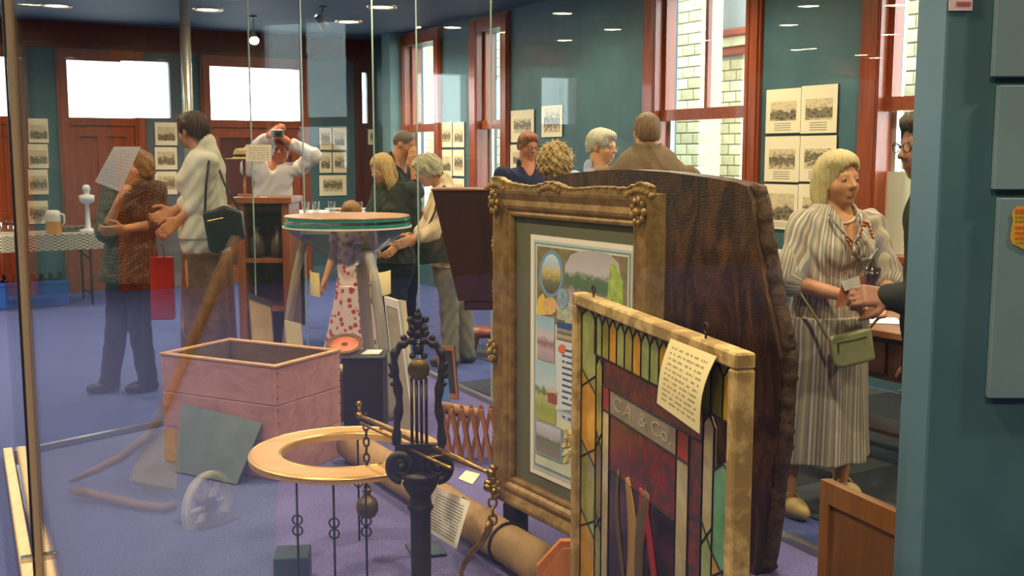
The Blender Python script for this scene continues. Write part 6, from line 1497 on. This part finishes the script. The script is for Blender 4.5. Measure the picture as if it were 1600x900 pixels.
# 1 --- woman in the striped dress
m_str = stripemat('striped_dress_cloth', ['b3a48c', '9a929a', 'cfc6b0', '9a8678', 'b9aa90', '88828c', 'c4b89e', 'a2938a', 'd8cfba', '938b94', 'b09a82', 'c4b9a2'], 0.075)
Yw = 4.78; bx_ = q(1290, 600, Yw)
J = dict(hip=q(1290, 505, Yw), neck=q(1305, 333, Yw), rel=q(1236, 440, Yw-0.10), rwr=q(1322, 463, Yw-0.24), lel=q(1388, 435, Yw+0.02), lwr=q(1382, 478, Yw-0.16),
         rsh=q(1254, 352, Yw-0.02), lsh=q(1358, 350, Yw+0.06), lan=fz(fl(1312, 775), 0.08), ran=fz(fl(1229, 800), 0.085), lkn=fz(q(1320, 650, Yw+0.08), 0.46), rkn=fz(q(1240, 650, Yw-0.03), 0.46))
wr_, Jw, hpw = person('person', 'woman in a striped beige dress holding a booklet beside the photo panels', 1.64, bx_, 22, head=q(1309, 280, Yw-0.02), hyaw=24, hpitch=0.0, joints=J, build=1.12, skin='d2966e', lip='b0645a',
    hair=dict(style='bob', c1='b89a5a', c2='e6d6a4', th=0.032, amp=0.003, face=(0.02, 0.5, -0.15), facer=(0.31, 0.44, 0.44)), top=dict(mat=m_str, sleeve=1.05, sg=0.026, g=0.018, hem=0.53, name='dress_bodice', collar=False),
    skirt=dict(mat=m_str, hem=q(1290, 714, Yw)[2], r=0.225, folds=7, flat=1.2, g=0.019), shoes=(mat('tan_leather_shoe', 'c2a468', 0.5), 'strap'), res=0.0065, headscale=1.06, neckline=0.07,
    hands=dict(r=dict(d=(0.95, 0.1, -0.1), pn=(0.1, 1, 0.2), curl=0.75), l=dict(d=(-0.7, -0.2, -0.2), pn=(-0.2, -0.6, 0.6), curl=0.8)), feet_yaw=18)
of = np.array(wr_.location); b = MB()
for k in range(40):
    a_ = k/40*2*pi; p = hpw(0, 0, 0)*0+Jw['neck']+V(0, -0.02, 0.03)+V(0.075*math.cos(a_), 0.065*math.sin(a_)-0.01, -0.035*(1-math.sin(a_)) if math.sin(a_) < 0 else -0.02)
    b.sphere(p, 0.006, 6, 5)
b.build('bead_necklace', mat('ivory_beads', 'e2d8c0', 0.3), wr_, True, off=of)
b = MB(); b.tube([q(1296, 335, Yw-0.13), q(1308, 352, Yw-0.17), q(1322, 368, Yw-0.185), q(1334, 380, Yw-0.19), q(1342, 368, Yw-0.175), q(1346, 350, Yw-0.14), q(1344, 335, Yw-0.1)], 0.006, 8)
b.tube([q(1334, 380, Yw-0.19), q(1334, 396, Yw-0.2), q(1345, 408, Yw-0.2), q(1360, 405, Yw-0.18), q(1372, 388, Yw-0.14)], [0.007, 0.01, 0.013, 0.009, 0.004], 8)
for k in range(22): b.sphere(q(1322+k*2.0, 368+20*math.sin(k*0.3)+random.uniform(-4, 4), Yw-0.19+0.0015*k), 0.008, 6, 5, 1)
b.build('scarf', [mat('silver_scarf', '9a958a', 0.35, 0.2, c2='5a5650', scale=40.0), mat('amber_beads', 'b86a3a', 0.3)], wr_, True, off=of)
# her handbag, booklet and glass
hbY = Yw-0.235; c4 = [(1291, 524), (1362, 509), (1369, 564), (1310, 578), (1300, 572)]
bg_ = thing('handbag', 'small pale green leather handbag hanging in front of the striped dress', 'handbag', q(1330, 577, hbY)); of = np.array(bg_.location)
HB = Plane2(q(1330, 540, hbY), (1, -0.12)); T = SDF(0.006)
pl_ = [HB.hit(x, y) for x, y in ((1294, 527), (1360, 511), (1367, 562), (1312, 575), (1301, 568))]
b = MB(); b.prism(pl_, HB.pt(0, 0, -0.022), HB.u(), Z, HB.nn(), 0.044); bo = b.build('bag_body', mat('pale_green_leather', 'a9a87a', 0.45, c2='9a9a6c', scale=20.0), bg_, off=of)
md = bo.modifiers.new('bevel', 'BEVEL'); md.width = 0.012; md.segments = 3
b = MB(); z1_ = [HB.pt(*HB.hit(x, y), 0.024) for x, y in ((1306, 534), (1330, 529), (1352, 524))]; b.tube(z1_, 0.003, 6); zp_ = b.build('zip', mat('zip_brass', '7a6a48', 0.4, 0.6), bg_, off=of)
MB().tube([HB.pt(*HB.hit(1308, 534), 0.026), HB.pt(*HB.hit(1308, 548), 0.026)], 0.004, 6).build('zip_pull', _M['zip_brass'], zp_, off=of)
b = MB(); b.tube([HB.pt(*HB.hit(1293, 528), 0), q(1276, 498, Yw-0.2), q(1258, 470, Yw-0.17), q(1240, 440, Yw-0.12)], 0.006, 6); b.tube([HB.pt(*HB.hit(1361, 511), 0), q(1368, 502, Yw-0.2), q(1376, 494, Yw-0.16)], 0.006, 6); b.build('strap', mat('strap_leather', '8f8452', 0.5), bg_, True, off=of)
by_ = Yw-0.29
lean_board([q(1318, 440, by_), q(1368, 425, by_+0.02), q(1364, 466, by_-0.01), q(1306, 482, by_-0.02)], 0.012, 'booklet', 'brown booklet with a white label held by the striped dress woman', mat('russet_cover', '9a5530', 0.5), 'booklet')
sheet([q(1314, 440, by_-0.012), q(1342, 431, by_-0.012), q(1345, 447, by_-0.014), q(1320, 455, by_-0.014)], 'booklet_label', 'white picture label lying on the brown booklet', m_white, 'label', nrmdir=(0, -1, 0))
gw = thing('wine_glass', 'clear glass held in the far hand of the striped dress woman', 'glass', q(1362, 446, by_-0.03))
MB().lathe([(0, 0), (0.02, 0.0), (0.034, 0.03), (0.036, 0.075), (0.034, 0.075), (0.03, 0.03), (0, 0.008)], n=16).build('bowl', m_cry, gw, True)

# 2 --- woman in the white blouse and long brown skirt
Y2 = 6.95; b2 = q(318, 600, Y2)
J = dict(hip=q(322, 372, Y2), neck=q(318, 240, Y2), lel=q(312, 318, Y2-0.12), lwr=q(278, 345, Y2-0.16), rel=q(296, 318, Y2+0.16), rwr=q(270, 330, Y2+0.1), lsh=q(326, 255, Y2-0.14), rsh=q(314, 252, Y2+0.14))
_, J2, _ = person('person', 'woman in a white blouse and long brown skirt with a black shoulder bag', 1.80, b2, -105, head=q(301, 205, Y2), hyaw=-120, joints=J, build=1.02, skin='c28660', hair=dict(style='short', c1='2e1c12', c2='5a3820', th=0.06, amp=0.006),
    top=dict(mat=cloth('white_blouse_cotton', 'd9d2c2'), sleeve=1.3, sg=0.022, g=0.012, hem=0.535, flare=0.02, name='blouse', collar=True), skirt=dict(mat=cloth('brown_corduroy', '7a5238', c2='5d3d28', scale=20.0), hem=0.30, r=0.20, folds=11), shoes=(mat('black_sandal_leather', '1c1a1a', 0.4), 'sandal'),
    hands=dict(l=dict(curl=0.6), r=dict(curl=0.7)))
bg_ = thing('shoulder_bag', 'black leather shoulder bag at the hip of the white blouse woman', 'handbag', q(352, 392, Y2-0.24)); of = np.array(bg_.location)
BP = Plane2(q(352, 360, Y2-0.23), (1, 0.1)); b = MB(); b.prism([BP.hit(x, y) for x, y in ((317, 333), (352, 320), (378, 330), (384, 372), (340, 396), (328, 392))], BP.pt(0, 0, -0.04), BP.u(), Z, BP.nn(), 0.08); bo = b.build('bag_body', mat('black_leather', '17181b', 0.35, c2='24262a', scale=15.0), bg_, off=of)
md = bo.modifiers.new('bevel', 'BEVEL'); md.width = 0.015; md.segments = 3
b = MB(); b.tube([BP.pt(*BP.hit(320, 334), 0.0), q(322, 290, Y2-0.2), q(326, 252, Y2-0.21), q(336, 248, Y2-0.1), q(352, 290, Y2-0.12), BP.pt(*BP.hit(374, 330), -0.02)], 0.008, 6); b.build('strap', _M['black_leather'], bg_, True, off=of)
b = MB(); b.tube([BP.pt(*BP.hit(326, 345), 0.042), BP.pt(*BP.hit(350, 340), 0.042)], 0.004, 6); b.build('buckle', m_brass, bg_, off=of)

# 3 --- woman in the patterned blouse with folded arms
Y3 = 7.2; b3 = q(206, 600, Y3)
J = dict(hip=q(204, 405, Y3), neck=q(208, 290, Y3), lel=q(246, 350, Y3-0.05), lwr=q(192, 358, Y3-0.22), rel=q(160, 358, Y3-0.08), rwr=q(184, 318, Y3-0.22), lan=fz(fl(232, 612), 0.08), ran=fz(fl(172, 612), 0.08))
J['rel'] = q(215, 352, Y3-0.2); J['rel'] = q(166, 362, Y3-0.12)
t = NT('dotted_black_cloth'); tc = t.n('ShaderNodeTexCoord'); mp = t.n('ShaderNodeMapping'); mp.inputs['Rotation'].default_value = (0.4, 0.6, 0.7); t.l(tc.outputs['Object'], mp.inputs[0])
ck = t.n('ShaderNodeTexChecker', Scale=58.0); t.l(mp.outputs[0], ck.inputs[0]); ck.inputs[1].default_value = srgb('1d1a18'); ck.inputs[2].default_value = srgb('5d533f'); t.l(ck.outputs[0], t.b.inputs['Base Color']); t.b.inputs['Roughness'].default_value = 0.85
person('person', 'woman in a dark dotted blouse and black trousers with folded arms', 1.62, b3, -18, head=q(214, 262, Y3), hyaw=-35, hpitch=0.15, joints=J, build=1.08, skin='c98f66', hair=dict(style='wavy', c1='6b4a2a', c2='9a7444', th=0.05, amp=0.008, fq=60.0),
    top=dict(mat=t.m, sleeve=1.1, sg=0.03, g=0.022, hem=0.47, flare=0.04, name='blouse'), trousers=cloth('black_trouser_cloth', '15161c'), shoes=(mat('black_shoe_leather', '0f0f12', 0.25), 'closed'), hands=dict(r=dict(pn=(0.6, 0.3, 0), curl=0.7), l=dict(pn=(0, 0.6, 0.3), curl=0.6)), feet_yaw=-50)
sheet([q(178, 229, Y3-0.3), q(220, 229, Y3-0.3), q(188, 300, Y3-0.27), q(148, 284, Y3-0.27)], 'reflected_sign_sheet', 'white printed sheet standing in for a reflected sign before the face of the patterned blouse woman', textmat('reflected_sign_print', 'd3cdd2', 'a8a2ac', 14, 20, 0.5, 9, 0.9), 'leaflet', curl=0.004, nrmdir=(0, -1, 0))  # solid sheet added where the glass only reflects a sign
rb_ = thing('gift_bag', 'glossy red paper gift bag beside the patterned blouse woman', 'bag', q(254, 498, Y3-0.1)); of = np.array(rb_.location)
c_ = q(254, 450, Y3-0.1); wb = q(271, 450, Y3-0.1)[0]-q(237, 450, Y3-0.1)[0]; hb = q(254, 402, Y3-0.1)[2]-q(254, 499, Y3-0.1)[2]
MB().box(V(c_[0], c_[1], c_[2]), (wb, 0.09, hb), rotz(0.15), bev=0.004).build('bag_body', mat('red_gift_paper', 'b41c1c', 0.3, c2='9a1416', scale=6.0), rb_, off=of)
b = MB(); b.tube([c_+V(-0.03, -0.03, hb/2-0.01), c_+V(-0.02, -0.02, hb/2+0.08), c_+V(0.02, -0.02, hb/2+0.08), c_+V(0.03, -0.03, hb/2-0.01)], 0.004, 6); b.build('cord_handle', mat('red_cord', '8a1a1a', 0.6), rb_, True, off=of)

# 4 --- visitor with both arms raised, in a white shirt
Y4 = 9.05; b4 = q(428, 500, Y4)
J = dict(hip=q(426, 345, Y4), neck=q(428, 258, Y4), lel=q(490, 243, Y4-0.05), lwr=q(452, 222, Y4-0.16), rel=q(392, 240, Y4-0.05), rwr=q(420, 212, Y4-0.16))
person('person', 'visitor in a white shirt with both arms raised to take a picture', 1.70, b4, 4, head=q(438, 234, Y4), joints=J, build=1.0, female=False, skin='b86a48', hair=dict(style='short', c1='6a3a22', c2='8a5030', th=0.04), top=dict(mat=cloth('white_shirt_cotton', 'd3cfd2'), sleeve=1.8, sg=0.02, hem=0.46, name='shirt', collar=True), trousers=cloth('grey_trousers', '3a3a42'), shoes=(m_black, 'closed'), hands=dict(l=dict(d=(-0.6, -0.3, 0.4), curl=0.8), r=dict(d=(0.5, -0.3, 0.4), curl=0.8)), res=0.009)
cm = thing('pocket_camera', 'dark pocket camera held up by the white shirt visitor', 'camera', q(434, 214, Y4-0.24)); of = np.array(cm.location)
MB().box(of+V(0, 0, 0.03), (0.1, 0.03, 0.06), bev=0.006).build('camera_body', m_grey, cm, off=of); MB().lathe([(0, 0.03), (0.022, 0.03), (0.024, 0), (0, 0)], of+V(0.01, -0.015, 0.03), 16, ax=axes3((1, 0, 0), (0, 0, 1), (0, -1, 0))).build('lens', m_black, cm, True, off=of)

# 5 --- blonde woman in a dark green jacket
Y5 = 8.95; b5 = q(612, 500, Y5)
J = dict(hip=q(618, 415, Y5), neck=q(618, 290, Y5), lel=q(648, 360, Y5-0.05), lwr=q(620, 385, Y5-0.2), rel=q(575, 358, Y5-0.12), rwr=q(585, 385, Y5-0.28))
person('person', 'blonde woman in a dark green jacket looking down beyond the glass table', 1.62, b5, -40, head=q(596, 263, Y5-0.06), hyaw=-48, hpitch=-0.35, joints=J, build=1.12, skin='c48a60', hair=dict(style='long', c1='8a6428', c2='d8b060', th=0.05), top=dict(mat=cloth('dark_green_wool', '33352c', c2='2a2c26'), sleeve=1.8, sg=0.025, g=0.025, hem=0.44, name='jacket', flare=0.03, collar=True), trousers=cloth('charcoal_trousers', '1e2026'), shoes=(m_black, 'closed'), res=0.009)
# 6 --- shaven-headed man
Y6 = 9.4; b6 = q(628, 500, Y6)
person('person', 'shaven-headed man in a dark shirt, hand at his chin', 1.80, b6, 60, head=q(632, 226, Y6), hyaw=72, hpitch=-0.25, joints=dict(neck=q(620, 262, Y6), rel=q(650, 300, Y6-0.2), rwr=q(646, 262, Y6-0.16)), female=False, skin='b0764e', hair=dict(style='crop', c1='3a2a1e', c2='5a4430', th=0.008, amp=0.0), top=dict(mat=cloth('black_shirt', '1b1c20'), sleeve=1.3, sg=0.02, name='shirt', collar=True), trousers=cloth('black_jeans', '14151a'), shoes=(m_black, 'closed'), res=0.009)
# 7 --- grey-haired woman in a cream cardigan
Y7 = 8.2; b7 = q(700, 560, Y7)
J = dict(hip=q(704, 425, Y7), neck=q(692, 292, Y7), lel=q(678, 362, Y7-0.2), lwr=q(646, 374, Y7-0.26), rel=q(668, 355, Y7+0.12), rwr=q(650, 370, Y7+0.0), lsh=q(694, 308, Y7-0.17), rsh=q(690, 305, Y7+0.17), lan=fz(q(704, 580, Y7-0.05), 0.08), ran=fz(q(730, 580, Y7+0.1), 0.08), lkn=fz(q(702, 500, Y7-0.06), 0.47), rkn=fz(q(722, 500, Y7+0.1), 0.47))
person('person', 'grey-haired woman in a cream cardigan leaning over, dark bag at her side', 1.63, b7, -88, head=q(668, 266, Y7), hyaw=-84, hpitch=-0.45, joints=J, build=1.12, skin='c78e6c', hair=dict(style='wavy', c1='8a7c58', c2='c9bc94', th=0.07, amp=0.010, fq=60.0), glasses='8a6a50', top=dict(mat=cloth('cream_cardigan', 'dcc4a0', c2='d0b590'), sleeve=1.55, sg=0.03, g=0.025, hem=0.47, flare=0.02, name='cardigan', collar=True), trousers=cloth('grey_green_trousers', '7d7d6a'), shoes=(mat('grey_shoe', '5a564e', 0.5), 'closed'), res=0.008)
bg_ = thing('shoulder_bag', 'dark green shoulder bag at the side of the cream cardigan woman', 'handbag', q(682, 412, Y7-0.22)); of = np.array(bg_.location)
BP = Plane2(q(682, 390, Y7-0.22), (1, 0.05)); b = MB(); b.prism([BP.hit(x, y) for x, y in ((660, 366), (706, 360), (712, 408), (648, 414))], BP.pt(0, 0, -0.03), BP.u(), Z, BP.nn(), 0.06); bo = b.build('bag_body', mat('dark_green_leather', '22302a', 0.35), bg_, off=of); md = bo.modifiers.new('bevel', 'BEVEL'); md.width = 0.012; md.segments = 2
b = MB(); b.tube([q(662, 368, Y7-0.22), q(680, 330, Y7-0.27), q(684, 300, Y7-0.25), q(694, 290, Y7-0.16), q(700, 296, Y7-0.1)], 0.007, 6); b.build('strap', m_black, bg_, True, off=of)
# 8 --- small girl in a pink flowered dress
Y8 = 8.0; b8 = q(556, 560, Y8)
J = dict(hip=q(552, 440, Y8), neck=q(552, 362, Y8), lel=q(520, 400, Y8+0.02), lwr=q(508, 436, Y8-0.02), rel=q(590, 398, Y8), rwr=q(582, 372, Y8-0.1))
m_flo = spotmat('pink_flowered_cotton', 'dcc0b4', 'b8404e', 21.0, 0.36, '8a2a3a')
person('person', 'small girl in a pink flowered dress seen through the table legs', 1.24, b8, 170, head=q(550, 336, Y8), joints=J, build=0.95, skin='cf9068', hair=dict(style='bun', c1='7a4e28', c2='a8743c', th=0.04), top=dict(mat=m_flo, sleeve=0.3, sg=0.012, hem=0.5, name='dress_bodice'), skirt=dict(mat=m_flo, hem=0.12, r=0.24, folds=8, flat=1.1), shoes=(mat('pink_shoe', 'a85a60', 0.5), 'closed'), headscale=1.0, res=0.008)
# 9 --- man in navy
Y9 = 9.3; b9 = q(822, 500, Y9)
person('person', 'red-haired man in a navy shirt beyond the curly-haired woman', 1.80, b9, 15, head=q(826, 228, Y9), hyaw=25, hpitch=-0.2, joints=dict(neck=q(824, 266, Y9)), female=False, skin='b9714e', hair=dict(style='short', c1='6a3418', c2='96562a', th=0.04), top=dict(mat=cloth('navy_shirt', '2a2a44'), sleeve=1.6, sg=0.02, name='shirt', collar=True), trousers=cloth('black_jeans', '14151a'), shoes=(m_black, 'closed'), glasses='4a3a34', res=0.009)
# 10 --- curly-haired woman
Y10 = 7.25; b10 = q(868, 500, Y10)
person('person', 'woman with a mass of curly blonde hair, back turned, behind the slab', 1.66, b10, 170, head=q(868, 256, Y10), joints=dict(neck=q(866, 302, Y10)), skin='c48a60', hair=dict(style='curly', c1='8a6a34', c2='cfae6c', th=0.16, amp=0.022, fq=85.0), top=dict(mat=cloth('brown_top', '4a3c30'), sleeve=1.6, sg=0.02, name='jumper'), trousers=cloth('charcoal_trousers', '1e2026'), shoes=(m_black, 'closed'), res=0.009)
# 11 --- grey-haired man with spectacles
Y11 = 8.0; b11 = q(938, 500, Y11)
person('person', 'grey-haired man with wire spectacles and a pale striped shirt', 1.83, b11, 40, head=q(941, 229, Y11), hyaw=58, hpitch=-0.08, joints=dict(neck=q(934, 274, Y11)), female=False, build=1.05, skin='cf9268', hair=dict(style='short', c1='9a917c', c2='d8d0ba', th=0.05), top=dict(mat=cloth('pale_blue_shirt', 'a9afc0'), sleeve=1.8, sg=0.02, name='shirt', collar=True), trousers=cloth('grey_trousers', '3a3a42'), shoes=(m_black, 'closed'), glasses='6a5a4a', res=0.0075, headscale=1.05)
# 12 --- man in the brown jacket, back turned
Y12 = 6.9; b12 = q(1010, 500, Y12)
J = dict(neck=q(1011, 248, Y12), lsh=q(938, 282, Y12+0.03), rsh=q(1076, 278, Y12))
person('person', 'man in a brown suit jacket with his back turned, by the tall window', 1.86, b12, 178, head=q(1010, 207, Y12), hyaw=188, joints=J, female=False, build=1.3, skin='c48860', hair=dict(style='short', c1='5a4028', c2='8f6a40', th=0.035, amp=0.003), top=dict(mat=cloth('brown_suit_cloth', '7a6248', c2='6b553e', scale=90.0), sleeve=1.85, sg=0.02, g=0.03, hem=0.44, flare=0.03, name='jacket', collar=True), trousers=cloth('brown_suit_trousers', '5d4a38'), shoes=(m_black, 'closed'), res=0.0075, headscale=1.0, open_neck=False)
# 13 --- man at the partition edge, reaching with one arm
Y13 = 4.2; b13 = q(1470, 500, Y13)
J = dict(neck=q(1466, 300, Y13), rel=q(1442, 470, Y13-0.05), rwr=q(1390, 464, Y13-0.02), rsh=q(1452, 330, Y13-0.1), lsh=q(1476, 330, Y13+0.2))
person('person', 'spectacled man in a dark jacket half hidden by the teal partition, arm out', 1.82, b13, -85, head=q(1452, 226, Y13), hyaw=-80, hpitch=-0.1, joints=J, female=False, skin='a8735a', hair=dict(style='short', c1='3a2c20', c2='5a4632', th=0.04), top=dict(mat=cloth('dark_jacket_cloth', '33332e'), sleeve=1.98, sg=0.024, name='jacket', collar=True), trousers=cloth('black_jeans', '14151a'), shoes=(m_black, 'closed'), glasses='3a3a40', res=0.008, headscale=1.15, hands=dict(r=dict(d=(-0.9, 0, 0.05), pn=(0, 0.6, -0.5), curl=1.25)))

# steel column put in the room in place of a reflected post
cq = q(291, 100, 9.7); o = MB().tube([V(0, 0, 0.001), V(0, 0, CEIL-0.001)], 0.045, 20).build('reflected_post_column', mat('satin_column_steel', 'b3b0a6', 0.35, 0.7), None, True); o.location = V(cq[0], 9.7, 0); tag(o, 'slim satin steel column in place of a reflected post behind the white blouse woman', 'column')
